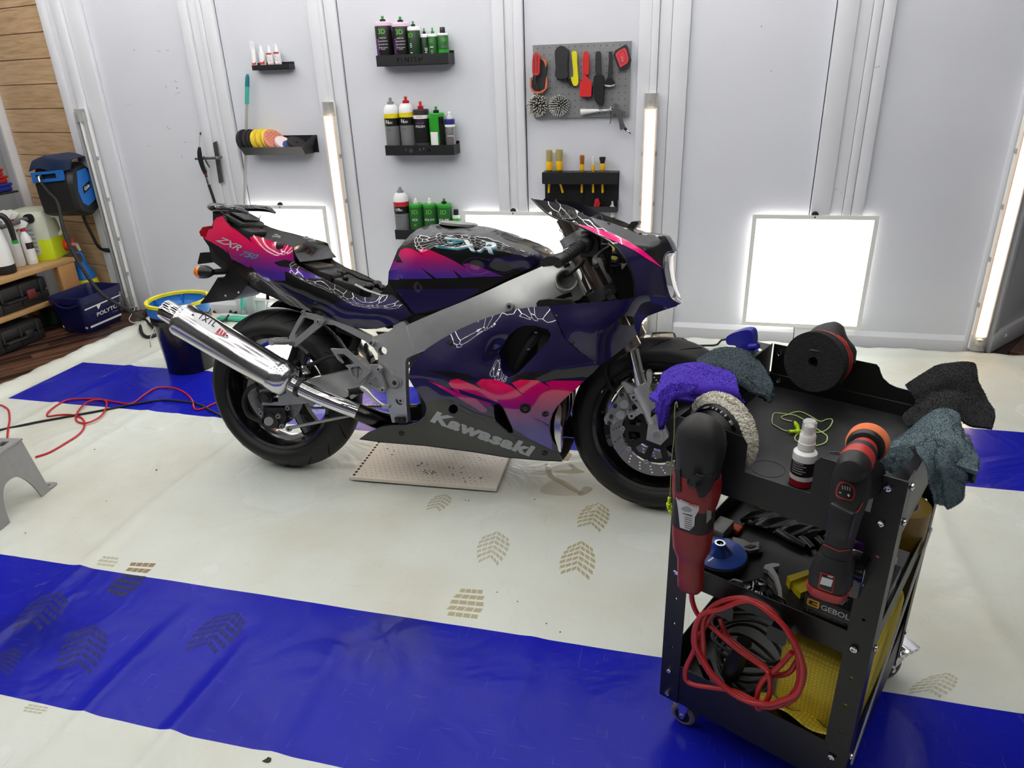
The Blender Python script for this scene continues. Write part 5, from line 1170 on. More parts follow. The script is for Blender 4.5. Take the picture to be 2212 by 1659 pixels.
# ---------------------------------------------------------------- wheels
def wheel(name, xc, R, hw, rimr, rw, a0, mt='tyre'):
    Wm = T(xc, 0, R) @ RX(90)          # lathe axis z -> bike y
    prof = []
    for k in range(17):
        s = -1+2*k/16; prof.append((R-hw*.62*abs(s)**2.1, hw*s))
    inner = [(rimr+.012, hw*.86), (rimr+.004, rw*.9), (rimr+.004, -rw*.9), (rimr+.012, -hw*.86)]
    pf = [(rimr+.010, -hw*.80), (rimr+.02, -hw*.95)]+prof+[(rimr+.02, hw*.95), (rimr+.010, hw*.80)]
    g = G(Wm); g.lathe([(rimr-.004, -rw), (rimr+.009, -rw), (rimr+.009, -rw+.006), (rimr-.008, -rw+.012), (rimr-.016, -rw*.6), (rimr-.024, 0), (rimr-.016, rw*.6), (rimr-.008, rw-.012), (rimr+.009, rw-.006), (rimr+.009, rw), (rimr-.004, rw), (rimr-.02, rw*.6), (rimr-.034, 0), (rimr-.02, -rw*.6), (rimr-.004, -rw)], 120, caps=False)
    w = g.build(name, 'rim_black', mc, smooth=50)
    G(Wm).lathe(pf, 160, caps=False).build('tire', mt, w, smooth=60)
    # tread grooves
    g = G(Wm)
    for k in range(18):
        for s in (-1, 1):
            pts = []
            for j in range(7):
                t = .18+.66*j/6; a = 2*pi*k/18+(.5 if s > 0 else 0)*2*pi/18+.35*t*t-.08; rr = R-hw*.62*t**2.1-.0016; pts.append((rr*cos(a), rr*sin(a), s*hw*t))
            g.tube(pts, [.0016, .0024, .0026, .0026, .0024, .002, .0014], 6)
    g.build('tread_groove', mat('groove', (3, 3, 3), .9, spec=.1), w)
    for k in range(3):
        a = 2*pi*k/3+a0; g = G(Wm @ RZ(math.degrees(a)))
        rings = []
        for r_, hwid, th in ((.035, .045, .032), (.07, .042, .026), (.12, .036, .02), (.17, .04, .017), (rimr-.02, .052, .016)):
            rings.append([(r_, x_*hwid, z_*th) for x_, z_ in ((-1, -.6), (-.7, -1), (.7, -1), (1, -.6), (1, .6), (.7, 1), (-.7, 1), (-1, .6))])
        g.loft(rings); g.build('spoke', 'rim_black', w)
    G(Wm).lathe([(.03, -.05), (.045, -.045), (.05, -.03), (.05, .03), (.045, .045), (.03, .05)], 32).build('hub', 'rim_black', w)
    return w, Wm
def disc(parent, Wm, y, ro, ri, nh, carrier=True, mt='disc_steel', scal=True):
    hs = []
    for k in range(nh):
        for j in range(3):
            a = 2*pi*(k+.12*j)/nh; rr = ri+(ro-ri)*(.25+.25*j); hs.append(circ(rr*cos(a), rr*sin(a), .0032, 6))
    inn = []
    for k in range(90):
        a = 2*pi*k/90; inn.append(((ri-(.006 if scal and (k % 9) < 3 else 0))*cos(a), (ri-(.006 if scal and (k % 9) < 3 else 0))*sin(a)))
    g = G(Wm); g.prism(circ(0, 0, ro, 72), -y-.0025, -y+.0025, 'z', holes=hs+[inn]); d = g.build('brake_disc', mt, parent, smooth=20)
    if carrier:
        for k in range(10):
            a = 2*pi*k/10+.03; c_ = ((ri-.002)*cos(a), (ri-.002)*sin(a))
            G(Wm).lathe([(.0042, -.004), (.0078, -.004), (.0078, .005), (.0042, .005), (.004, .002), (0, .002)], 14, M=T(*c_, -y)).build('disc_button', 'alu', parent)
        hol = []
        for k in range(10):
            a = 2*pi*(k+.5)/10; hol.append([(rr*cos(a+da), rr*sin(a+da)) for rr, da in ((.062, -.15), (.062, .15), (ri-.022, .2), (ri-.018, 0), (ri-.022, -.2))])
        g = G(Wm); g.prism(circ(0, 0, ri-.006, 60), -y-.002, -y+.002, 'z', holes=hol+[circ(0, 0, .03, 24)]); g.build('disc_carrier', mat('carrier_dark', (44, 42, 42), .45, .5), parent, smooth=20)
    return d
fw, FWm = wheel('front_wheel', WB, .30, .060, .214, .048, 1.344)
# the lathe's z runs along -y of the motorcycle: near side is +z
disc(fw, FWm, -.072, .158, .118, 22); disc(fw, FWm, .072, .158, .118, 22)
rw, RWm = wheel('rear_wheel', 0, .312, .088, .214, .07, 1.1)
disc(rw, RWm, -.082, .118, .078, 18, False)
G(RWm).lathe([(.05, .078), (.08, .08), (.08, .084), (.05, .086)], 28).build('disc_hub', 'cast_dark', rw)
G(FWm).cyl((0, 0, -.125), (0, 0, .125), .014, n=20).build('axle', 'alu_dark', fw); G(FWm).lathe([(.018, .112), (.018, .128), (.012, .128), (.012, .118)], 24).build('axle_end', 'alu', fw)
G(RWm).cyl((0, 0, -.13), (0, 0, .125), .013, n=20).build('axle', 'alu_dark', rw)
g = G(RWm); g.lathe([(.03, -.085), (.105, -.088), (.105, -.094), (.03, -.094)], 42); g.build('sprocket', 'steel', rw)
g = G()
for k in range(44):
    f = k/43; x = -.02+.52*f; z = .312-.105+.10*f*.55
    g.box(x-.006, x+.006, .086, .096, z-.006, z+.006, .002)
    g.box(x-.006, x+.006, .086, .096, z+.19-.09*f, z+.202-.09*f, .002)
g.build('drive_chain', 'steel', mc)

# ---------------------------------------------------------------- engine mass behind the panels
g = G(); g.box(.60, 1.02, -.13, .13, .27, .62, .03); g.box(.66, 1.0, -.12, .12, .55, .74, .03)
eng = g.build('engine', 'inner_black', mc)
g = G(); g.box(1.03, 1.075, -.17, .17, .32, .68, .006); g.build('radiator', 'inner_black', mc)
mat('header', (96, 84, 74), .3, .9, noise=.2, nscale=20)
for k in range(4):
    y = -.09+.06*k; G().tube([(1.0, y, .52), (1.08, y, .46), (1.09, y, .30), (.98, y*.7, .225), (.78, y*.4-.05, .20), (.55, -.06, .22)], .02, 10, k=4).build('exhaust_header', 'header', mc)
g = G(); g.prism([(.98, .40), (1.045, .42), (1.06, .30), (1.0, .24), (.96, .3)], -.14, -.12, 'y'); g.build('engine_cover', 'cast_dark', mc)
G().tube([tuple(B(zB(1130, 1020), -.16)), tuple(B(zB(1060, 1110), -.17)), tuple(B(zB(1010, 1190), -.17)), tuple(B(zB(960, 1300), -.15))], [.016, .018, .013, .015], 12, k=4).build('coolant_hose', 'black_rubber', mc)
for p in ((1098, 1034), (1045, 1152)):
    q = B(zB(*p), -.185); G().box(q.x-.005, q.x+.005, -.187, -.18, q.z-.0025, q.z+.0025, .001).build('hose_clamp', 'steel', mc)

# ---------------------------------------------------------------- frame
fo = mp(zC, [(1800, 512), (1850, 500)])+mp(zB, [(62, 1030), (96, 1004), (94, 972), (168, 958), (188, 985), (300, 935), (430, 880), (600, 812), (760, 742), (900, 676), (1060, 606), (1180, 552), (1240, 534)])+mp(zE, [(520, 905), (600, 930), (640, 1010), (720, 1190), (815, 1380), (720, 1480), (400, 1570)])+mp(zB, [(1090, 870), (960, 900), (800, 960), (560, 1050), (430, 1110), (330, 1160), (250, 1190), (192, 1216)])+mp(zC, [(2116, 720), (2118, 900), (2125, 1080), (2135, 1232), (2002, 1236), (1960, 1060), (1950, 965), (1895, 890), (1885, 760), (1880, 650), (1840, 590)])
fh = [mp(zC, circ(1920, 627, 38, 16)), mp(zE, circ(535, 1205, 128, 24))]
fc = [(*zC(1900, 560), -.145), (*zC(2030, 890), -.155), (*zC(2060, 1200), -.145), (*zC(2080, 480), -.150), (*zB(190, 1050), -.155), (*zB(400, 960), -.165), (*zB(400, 1090), -.165), (*zB(700, 800), -.165), (*zB(700, 960), -.175), (*zB(950, 700), -.150), (*zB(950, 850), -.172), (*zB(1130, 640), -.13), (*zB(1130, 780), -.145), (*zB(1240, 560), -.105), (*zE(535, 1050), -.105), (*zE(535, 1350), -.115), (*zE(700, 1200), -.07), (*zE(800, 1380), -.06), (*zE(620, 950), -.075), (*zC(1820, 530), -.13)]
fr, frb, frf = panel('frame', fo, fc, 'alu', mc, fh, 9, .028, inner='alu_dark', smooth=40)
q = B(zE(535, 1205), -.11)
rng = [tuple(B(zE(535+150*cos(a), 1205+150*sin(a)*1.0), float(frf([zE(535+150*cos(a), 1205+150*sin(a))])[0])-.002)) for a in np.linspace(0, 2*pi, 25)[:-1]]
G().tube(rng, .0052, 8, closed=True).build('weld_ring', mat('weld', (190, 190, 186), .4, .7, bump=.3, bscale=180), fr)
G().prism([(p.x, p.z) for p in (B(zE(535+128*cos(a), 1205+128*sin(a)), -.07) for a in np.linspace(0, 2*pi, 17)[:-1])], -.06, -.055, 'y').build('intake_floor', 'alu_dark', fr)
wl_ = [tuple(B(zE(u, v), float(frf([zE(u, v)])[0])-.001)) for u, v in ((600, 960), (640, 1050), (690, 1160), (740, 1270), (800, 1400))]
g = G(); 
for k, pt in enumerate(catmull(wl_, 10)): g.sph(pt, .0048, 7, 5)
g.build('weld_bead', 'weld', fr)
wl2 = [tuple(B(zB(u, v), float(frf([zB(u, v)])[0])-.0005)) for u, v in ((188, 990), (205, 1050), (222, 1110), (245, 1180))]
G().tube(wl2, .0025, 6, k=4).build('weld_bead', 'weld', fr)
bolt(fr, zB(918, 850), -.178, .014, 'alu', 'frame_boss', .014); bolt(fr, zC(1833, 552), -.142, .011, 'alu', d=.01)
g = G(); q = B(zC(2036, 890), -.157); g.cyl((q.x, -.15, q.z), (q.x, -.162, q.z), .024, n=24); g.prism([(q.x+.017*cos(pi/3*k), q.z+.017*sin(pi/3*k)) for k in range(6)], -.170, -.16, 'y'); pv = g.build('pivot_nut', 'alu_dark', fr); G().cyl((q.x, -.1702, q.z), (q.x, -.1708, q.z), .008).build('pivot_hole', 'gap_dark', fr)
q = B(zC(2072, 1045), -.15); G().cyl((q.x, -.14, q.z), (q.x, -.1505, q.z), .017, n=20).build('bolt_recess', 'gap_dark', fr); bolt(fr, zC(2078, 1048), -.15, .010, 'alu', d=.004)
plate('lower_bracket', mp(zC, [(2020, 1195), (2110, 1190), (2115, 1230), (2030, 1235)]), -.155, -.135, 'black_plastic', fr); bolt(fr, zC(2050, 1216), -.156, .007, 'cast_dark'); bolt(fr, zC(2090, 1218), -.156, .007, 'cast_dark')
dp = decal('rating_plate', mp(zE, [(340, 1470), (480, 1410), (600, 1375), (628, 1430), (420, 1490)]), frb, mat('plate_black', (16, 16, 17), .4), fr)
decal('caution_label', mp(zE, [(500, 1000), (580, 960), (596, 1000), (515, 1040)]), frb, 'plate_black', fr)
# sub frame, hangers
plate('subframe_rail', mp(zC, [(1385, 335), (1520, 370), (1660, 420), (1840, 515), (1862, 555), (1835, 590), (1780, 545), (1640, 470), (1510, 405), (1410, 395)]), -.135, -.115, 'alu', mc, both=True)
ph = plate('passenger_peg_hanger', mp(zC, [(1222, 318), (1250, 300), (1330, 315), (1395, 340), (1424, 372), (1400, 410), (1215, 560), (1180, 592), (1120, 575), (1122, 505), (1190, 370)]), -.165, -.148, 'alu_dark', mc, [mp(zC, [(1258, 338), (1335, 362), (1338, 385), (1180, 520), (1172, 480), (1245, 345)])], both=True)
bolt(ph, zC(1375, 372), -.166, .008, 'alu'); bolt(ph, zC(1246, 292), -.166, .007, 'alu'); bolt(ph, zC(1152, 548), -.166, .008, 'alu_dark')
a, b = B(zC(1130, 545), -.17), B(zC(985, 545), -.235)
pg = G().tube([tuple(a), tuple(lerp(a, b, .3)), tuple(b)], [.012, .016, .015], 10, flat=.7).build('passenger_peg', 'alu_dark', ph)
g = G()
for k in range(6):
    for s in (-1, 1): p_ = lerp(a, b, .25+.13*k)+Vector((0, 0, .011)); g.box(p_.x-.004, p_.x+.004, p_.y-.004+s*.006, p_.y+.004+s*.006, p_.z-.003, p_.z+.003, .001)
g.build('peg_tread', 'alu', ph)
G().cyl(tuple(b), tuple(b+(b-a)*.12), .013, n=14).build('peg_end', 'alu', ph)
hg = plate('heel_plate', mp(zC, [(1475, 606), (1605, 612), (1650, 650), (1812, 782), (1820, 805), (1712, 915), (1690, 905), (1625, 770), (1540, 700)]), -.185, -.172, 'alu_dark', mc, [mp(zC, [(1530, 652), (1590, 650), (1690, 728), (1640, 745), (1590, 750)]), mp(zC, [(1640, 768), (1715, 755), (1770, 795), (1700, 868), (1672, 845)])], both=True)
hb = plate('peg_bracket', mp(zC, [(1690, 665), (1760, 690), (1800, 745), (1880, 745), (1915, 775), (1905, 820), (1950, 950), (1935, 985), (1880, 975), (1760, 905), (1820, 800), (1720, 720)]), -.172, -.158, 'alu_dark', mc, [mp(zC, [(1865, 845), (1905, 925), (1880, 940), (1800, 905)])], both=True)
for p in ((1720, 708), (1890, 780), (1925, 955)): bolt(hb, zC(*p), -.175, .009, 'alu')
G().cyl(B(zC(1695, 770), -.165), B(zC(1690, 850), -.165), .010, n=12).build('master_cylinder', 'alu', hb)
lv = [B(zC(1740, 940), -.19), B(zC(1790, 965), -.195), B(zC(1840, 1020), -.2), B(zC(1900, 1070), -.2), B(zC(1950, 1095), -.2)]
G().tube([tuple(p_) for p_ in lv], [.011, .009, .007, .006, .006], 10, k=4).build('brake_pedal', 'alu', mc)
q = B(zC(1960, 1095), -.2); G().box(q.x-.013, q.x+.012, -.212, -.19, q.z-.006, q.z+.006, .002).build('pedal_pad', 'alu', mc)
a, b = B(zC(1745, 958), -.18), B(zC(1610, 985), -.25)
G().tube([tuple(a), tuple(b)], .0125, 12).build('rider_peg', 'black_rubber', mc); G().tube([tuple(b), tuple(b+(b-a)*.1)], .014, 12).build('peg_end', 'alu', mc)
G().tube([tuple(a+Vector((-.02, 0, -.014))), tuple(b+Vector((.02, 0, -.012)))], .007, 8).build('peg_plate', 'alu', mc)
# ---------------------------------------------------------------- swingarm, rear brake
sw = plate('swingarm', mp(zC, [(868, 962), (985, 945), (1080, 960), (1300, 862), (1560, 805), (1700, 790), (1890, 770), (1900, 930), (1700, 1000), (1500, 1035), (1280, 1072), (1060, 1092), (892, 1086), (900, 1050)]), -.115, -.078, 'alu', mc, [mp(zC, [(905, 985), (1000, 970), (1030, 985), (1030, 1060), (905, 1062)])], both=True)
q = B(zC(925, 1022), -.125); g = G(); g.box(q.x-.022, q.x+.025, -.128, -.09, q.z-.02, q.z+.02, .003); ab = g.build('axle_block', 'cast_dark', sw)
g = G(); g.cyl((0, -.125, .312), (0, -.136, .312), .02, n=20); g.prism([(.015*cos(pi/3*k), .312+.015*sin(pi/3*k)) for k in range(6)], -.145, -.136, 'y'); g.build('axle_nut', 'cast_dark', sw)
G().tube([tuple(B(zC(1045, 1010), -.11)), tuple(B(zC(985, 1012), -.11))], .006, 8).build('adjuster', 'steel', sw)
a, b = B(zC(1110, 1285), -.11), B(zC(1720, 1160), -.13)
ta = G().tube([tuple(a), tuple(lerp(a, b, .15)), tuple(b)], [.013, .010, .009], 10, flat=.6).build('torque_arm', 'alu_dark', mc)
cl = plate('rear_caliper', mp(zC, cat2([(895, 1190), (960, 1160), (1010, 1190), (1030, 1245), (1000, 1285), (930, 1280), (895, 1240)], 4, True)), -.115, -.06, 'cast_dark', mc)
G().cyl(B(zC(950, 1225), -.115), B(zC(950, 1225), -.125), .017, n=20).build('piston_cap', 'alu_dark', cl)
plate('caliper_bracket', mp(zC, [(905, 1110), (1080, 1110), (1100, 1200), (1070, 1290), (1010, 1290), (990, 1180), (890, 1180)]), -.108, -.095, 'cast_dark', mc)
for p in ((890, 1155), (1035, 1180), (1115, 1110), (1065, 1268), (1125, 1290)): bolt(cl, zC(*p), -.118, .010, 'alu_dark')
G().tube([tuple(B(zC(u, v), -.125)) for u, v in ((850, 905), (770, 960), (740, 1060), (770, 1160), (830, 1205), (900, 1225))], .009, 8, k=5).build('brake_hose', 'black_rubber', mc)
G().tube([tuple(B(zC(u, v), y)) for u, v, y in ((1690, 640, -.15), (1480, 670, -.14), (1300, 745, -.13), (1180, 800, -.12))], .007, 8, k=5).build('brake_hose', 'black_rubber', mc)
G().tube([tuple(B(zC(u, v), -.06)) for u, v in ((1545, 420), (1690, 480), (1690, 560), (1640, 640))], [.02, .018, .016, .014], 12, k=4).build('shock_hose', 'black_rubber', mc)
G().tube([tuple(B(zC(1775, 560), -.13)), tuple(B(zC(1775, 600), -.13)), tuple(B(zC(1780, 640), -.13))], [.004, .008, .006], 8).build('brake_switch', 'black_plastic', mc)
# inner fender over the rear wheel
g = G()
def ff(u, v):
    a = radians(20+75*u); r_ = .345; y = (-.07+.14*v); return (.03+r_*cos(a)*.98, y, .312+r_*sin(a)*(1-.05*(2*v-1)**2))
g.sheet(ff, 16, 6, thick=.003); g.build('rear_hugger', 'black_gloss', mc)

# ---------------------------------------------------------------- exhaust
a, b = B(zC(195, 345), -.225), B(zC(1150, 900), -.19)
L_ = (b-a).length; A_ = align(a, b)
ex = G(A_).lathe([(.030, .006), (.058, .0), (.0615, .004), (.0625, .012), (.0625, .02), (.0615, .024), (.0615, L_-.075), (.0635, L_-.073), (.0635, L_-.04), (.0585, L_-.012), (.042, L_), (.03, L_)], 56).build('muffler', 'mirror_alu', mc, smooth=50)
G(A_).lathe([(.036, .01), (.0385, -.005), (.0385, -.06), (.037, -.066), (.033, -.066), (.031, -.04), (.03, .0)], 36, caps=False).build('tail_pipe', 'chromed', ex, smooth=40)
G(A_).lathe([(.0, -.02), (.031, -.02)], 24, caps=False).build('pipe_bore', 'gap_dark', ex)
mb = G(A_).lathe([(.0625, .012), (.0625, L_-.05)], 56); mbv = BVHTree.FromPolygons([tuple(v) for v in mb.v], mb.f)
bdg = decal('name_badge', mp(zC, cat2([(292, 315), (330, 300), (450, 345), (560, 430), (605, 500), (570, 508), (450, 460), (340, 385)], 5, True)), mbv, mat('badge_silver', (220, 222, 226), .5), ex, off=.001)
lettering('IXIL', quadfn(zC, (352, 352), (485, 425), (372, 310)), mbv, 'print_black', ex, off=.0024, h=1, shear=.25, spacing=1.5, bold=.02)
for zz_ in ([(530, 432), (548, 440), (520, 478), (500, 468)], [(552, 446), (566, 454), (545, 488), (530, 482)], [(572, 462), (590, 478), (575, 498), (552, 492)], [(495, 474), (575, 500), (570, 504), (492, 480)]): decal('red_print', mp(zC, zz_), mbv, 'print_red', ex, off=.0018)
for p in ((303, 318), (594, 496)): q = mbv.ray_cast(CPb, bray(*zC(*p))); G().sph(tuple(q[0]), .004, 10, 6).build('rivet', 'cast_dark', ex)
pc = [b-(b-a).normalized()*.01, B(zC(1240, 945), -.185), B(zC(1400, 1020), -.175), B(zC(1560, 1085), -.155), B(zC(1720, 1145), -.13)]
G().tube([tuple(p_) for p_ in pc], [.031, .029, .028, .028, .028], 28, k=6).build('link_pipe', 'chromed', mc, smooth=60)
pc2 = [B(zC(1705, 1140), -.132), B(zC(1790, 1175), -.12), B(zC(1900, 1215), -.09), B(zC(2010, 1240), -.05)]
G().tube([tuple(p_) for p_ in pc2], [.030, .032, .034, .036], 28, k=6).build('collector_pipe', mat('pipe_dark', (72, 70, 68), .22, 1, noise=.2, nscale=12), mc, smooth=60)
q = B(zC(1195, 925), -.188); G(align(q, B(zC(1250, 950), -.186))).lathe([(.030, 0), (.0345, .001), (.0345, .016), (.030, .017)], 28).build('pipe_clamp', 'black_plastic', mc)
q = B(zC(1270, 770), -.15); G().box(q.x-.008, q.x+.014, -.17, -.14, q.z-.02, q.z+.014, .003).build('muffler_strap', 'chromed', mc)

# ---------------------------------------------------------------- fuel tank
to = mp(zB, [(58, 690), (64, 610), (90, 545), (128, 450), (168, 402), (215, 348), (262, 312), (310, 288), (345, 280), (445, 270), (560, 275), (660, 284), (760, 296), (860, 325), (960, 365), (1080, 403), (1150, 432), (1192, 470), (1214, 496), (1205, 512), (1175, 522), (1100, 566), (1000, 612), (900, 656), (800, 706), (700, 756), (620, 800), (560, 830), (470, 866), (380, 888), (300, 900), (240, 906), (222, 888), (150, 800), (92, 738)])
tc_ = [(*zB(u, v), y) for u, v, y in ((345, 280, 0), (445, 270, 0), (560, 275, 0), (660, 284, 0), (760, 296, 0), (860, 325, 0), (960, 365, 0), (1080, 403, 0), (1192, 470, -.01), (1214, 496, -.02),
    (400, 296, -.075), (445, 300, -.085), (560, 304, -.09), (660, 312, -.095), (760, 326, -.095), (860, 352, -.09), (960, 388, -.085), (1080, 424, -.07), (215, 348, -.06), (262, 330, -.08), (168, 402, -.07), (128, 450, -.075), (90, 545, -.085), (58, 690, -.085),
    (360, 360, -.118), (560, 370, -.126), (760, 380, -.128), (930, 410, -.122), (330, 425, -.138), (450, 475, -.150), (560, 505, -.158), (770, 508, -.162), (920, 490, -.155), (1040, 474, -.142), (1130, 500, -.11), (230, 430, -.118), (160, 500, -.112),
    (150, 600, -.122), (300, 560, -.144), (560, 580, -.153), (800, 580, -.155), (1000, 560, -.142), (250, 700, -.135), (500, 700, -.148), (700, 690, -.150), (900, 640, -.145), (240, 900, -.13), (470, 860, -.14), (150, 790, -.115), (1100, 560, -.125))]
tk, tkb, _ = panel('fuel_tank', to, tc_, 'paint_black', mc, (), 7, close=True, smooth=75)
decal('pink_flame', mp(zB, [(66, 650), (76, 590), (100, 520), (130, 545), (165, 545), (132, 490), (150, 455), (185, 442), (230, 448), (320, 500), (270, 460), (300, 445), (370, 462), (470, 505), (540, 540), (610, 585), (585, 555), (620, 548), (700, 570), (790, 610), (870, 640), (780, 644), (700, 642), (640, 648), (570, 650), (520, 590), (560, 648), (400, 652), (340, 610), (280, 570), (360, 640), (380, 655), (200, 662), (140, 655), (135, 640), (140, 660)][:10]+[(320, 500), (270, 460), (300, 445), (370, 462), (470, 505), (540, 540), (622, 590), (585, 555), (620, 548), (700, 570), (790, 610), (872, 640), (700, 644), (585, 650), (510, 588), (555, 651), (400, 654), (280, 572), (372, 656), (160, 660), (132, 636), (148, 661), (68, 664)]), tkb, 'flame_tank', tk, 6)
decal('purple_panel', mp(zB, [(770, 515), (930, 492), (1060, 478), (1170, 500), (1160, 520), (1000, 606), (900, 560), (760, 530)]), tkb, 'paint_navy', tk, 7)
decal('purple_panel', mp(zB, [(110, 730), (700, 726), (690, 752), (560, 822), (470, 858), (300, 892), (244, 898), (160, 804)]), tkb, 'paint_navy', tk, 7)
for off_, mm, dx_, dy_ in ((.0011, 'teal_letter', 7, 9), (.0018, 'silver_letter', 0, 0)):
    fq = quadfn(zB, (384+dx_, 430+dy_), (800+dx_, 478+dy_), (410+dx_, 362+dy_))
    lettering('ZXR', fq, tkb, mm, tk, off=off_, h=1, shear=.3, bold=.018)
cq = B(zB(555, 270), 0)
G(T(cq.x, 0, cq.z-.002) @ RY(4)).lathe([(.066, -.004), (.066, .004), (.06, .007), (.05, .008), (.045, .006), (.02, .006), (0, .006)], 36).build('fuel_cap', 'alu_dark', tk)

# ---------------------------------------------------------------- tail
ta_o = mp(zA, [(250, 405), (262, 360), (300, 318), (332, 292), (342, 245), (372, 208), (438, 190), (458, 232), (495, 283), (560, 322), (640, 352), (760, 385), (900, 428), (1060, 470), (1078, 482), (1090, 560), (1092, 622), (1130, 662), (1250, 725), (1400, 800), (1550, 870), (1700, 938), (1755, 945), (1880, 935), (1988, 922), (2060, 985), (2130, 1060), (2175, 1105), (2150, 1135), (2030, 1190), (1940, 1215), (1850, 1235), (1740, 1238), (1640, 1225), (1500, 1180), (1350, 1125), (1200, 1065), (1050, 1020), (950, 972), (850, 930), (750, 870), (660, 795), (560, 715), (480, 645), (390, 575), (310, 490)])
ta_c = [(*zA(u, v), y) for u, v, y in ((250, 405, -.055), (300, 318, -.06), (342, 245, -.07), (438, 190, -.082), (495, 283, -.10), (640, 352, -.112), (900, 428, -.118), (1060, 470, -.120), (1092, 622, -.125), (1250, 725, -.125), (1550, 870, -.125), (1755, 945, -.125), (1988, 922, -.125), (2060, 985, -.135), (2175, 1105, -.14), (2030, 1190, -.145), (1850, 1235, -.138), (1640, 1225, -.132), (1350, 1125, -.125), (1050, 1020, -.118), (850, 930, -.108), (660, 795, -.098), (480, 645, -.086), (390, 575, -.075), (310, 490, -.064),
    (400, 330, -.09), (480, 420, -.102), (600, 450, -.116), (700, 540, -.125), (850, 520, -.132), (1000, 560, -.138), (850, 680, -.138), (1000, 760, -.148), (1200, 800, -.150), (1200, 930, -.146), (1450, 900, -.15), (1450, 1040, -.15), (1700, 1010, -.156), (1750, 1120, -.158), (1950, 1080, -.158), (1830, 1030, -.162), (1950, 1000, -.145))]
tl, tlb, _ = panel('tail_cowl', ta_o, ta_c, 'paint_black', mc, (), 7, .003, smooth=60)
decal('pink_flame', mp(zA, [(256, 402), (268, 362), (302, 322), (340, 310), (345, 250), (376, 214), (434, 196), (458, 245), (498, 292), (560, 332), (700, 440), (680, 395), (720, 380), (900, 434), (1055, 476), (1072, 490), (1086, 618), (1000, 600), (900, 625), (950, 660), (1150, 690), (1250, 735), (1360, 778), (1200, 772), (1000, 705), (1008, 790), (830, 795), (740, 720), (680, 640), (690, 670), (660, 668), (510, 590), (455, 470), (480, 545), (440, 505), (330, 440)]), tlb, 'flame_tail', tl, 6)
decal('purple_panel', mp(zA, [(1370, 1030), (1640, 945), (1756, 952), (1984, 930), (2055, 990), (2165, 1105), (2025, 1180), (1850, 1226), (1740, 1228), (1640, 1214), (1500, 1168), (1350, 1112)]), tlb, 'paint_navy', tl, 7)
for off_, mm, dx_, dy_ in ((.0012, 'silver_letter', 0, 0),):
    lettering('ZXR', quadfn(zA, (365, 425), (575, 520), (405, 380)), tlb, mm, tl, off=off_, h=1, shear=.3, bold=.018)
lettering('750', quadfn(zA, (582, 560), (738, 600), (612, 515)), tlb, 'teal_letter', tl, off=.0012, h=1, shear=.3, bold=.018)
q = tlb.ray_cast(CPb, bray(*zA(952, 482)))[0]; G().sph(tuple(q+Vector((0, .003, 0))), (.017, .009, .017), 18, 10).build('seat_knob', 'black_plastic', tl)
# far and inner parts of the tail: seat pan, step, tray, battery
def strip(name, near, mt, drop=.012, lift=0, n=8, ins=.004, yoff=None):
    P = [tlb.ray_cast(CPb, bray(*zA(*p)))[0] or B(zA(*p), -.115) for p in near]
    def f(u, v):
        k = u*(len(P)-1); i = min(int(k), len(P)-2); p = lerp(P[i], P[i+1], k-i); y = p.y+ins; return (p.x, y*(1-2*v), p.z-drop*sin(pi*v)**.5+lift)
    return G().sheet(f, (len(P)-1)*2, n, thick=.003).build(name, mt, tl, smooth=50)
strip('seat_pan', [(445, 200), (470, 250), (510, 300), (570, 332), (660, 362), (780, 396), (900, 434), (1055, 474)], 'inner_black', .03)
n0, n1 = tlb.ray_cast(CPb, bray(*zA(1070, 490)))[0], tlb.ray_cast(CPb, bray(*zA(1090, 625)))[0]
def stp(u, v): p = lerp(n0, n1, v); return (p.x+.02*v*v+.03*sin(pi*u)*v*.3, p.y*(1-2*u), p.z+.012*sin(pi*u)*(1-v))
G().sheet(stp, 14, 8, thick=.004).build('seat_step', 'black_gloss', tl, smooth=60)
strip('battery_tray', [(1100, 645), (1250, 732), (1400, 806), (1550, 876), (1700, 944)], 'inner_black', .05)
c0 = B(zA(1380, 690), 0); G(T(c0.x, 0, c0.z-.03) @ RY(14)).box(-.05, .05, -.06, .06, -.04, .032, .004).build('battery', 'black_plastic', tl)
G(T(c0.x-.03, 0, c0.z+.012) @ RY(10)).box(-.045, .03, -.062, .062, -.006, .006, .003).build('battery_strap', mat('strap_brown', (58, 50, 44), .6), tl)
c0 = B(zA(1620, 800), 0); G(T(c0.x, -.01, c0.z-.025) @ RY(14)).box(-.05, .06, -.05, .05, -.03, .03, .004).build('fuse_box', 'black_plastic', tl)
for u, v, y, s in ((1510, 690, .02, .014), (1560, 740, -.03, .012), (1850, 800, .05, .018), (1890, 830, .07, .015), (1780, 820, -.02, .016), (1330, 760, -.07, .012)):
    c0 = B(zA(u, v), y); G().sph(tuple(c0-Vector((0, 0, .01))), (s, s, s*.8), 12, 8).build('wiring_plug', 'black_plastic', tl)
G().tube([tuple(B(zA(u, v), y)) for u, v, y in ((1500, 690, .06), (1600, 720, .07), (1700, 770, .07), (1850, 810, .05), (1900, 870, .0))], .006, 8, k=4).build('wiring_loom', 'black_rubber', tl)
G().tube([tuple(B(zA(u, v), -.095)) for u, v in ((1650, 830), (1750, 880), (1880, 925), (1960, 930))], .008, 8, flat=.6).build('tray_rail', 'alu_dark', tl)
for u, v, y in ((925, 395, -.085), (1205, 410, .09), (1250, 430, .09)):
    c0 = B(zA(u, v), y); g = G(T(*c0)); g.box(-.014, .012, -.008, .008, -.004, .006, .002); g.box(-.008, .004, -.006, .006, .006, .011, .002); g.build('seat_catch', 'alu_dark', tl)
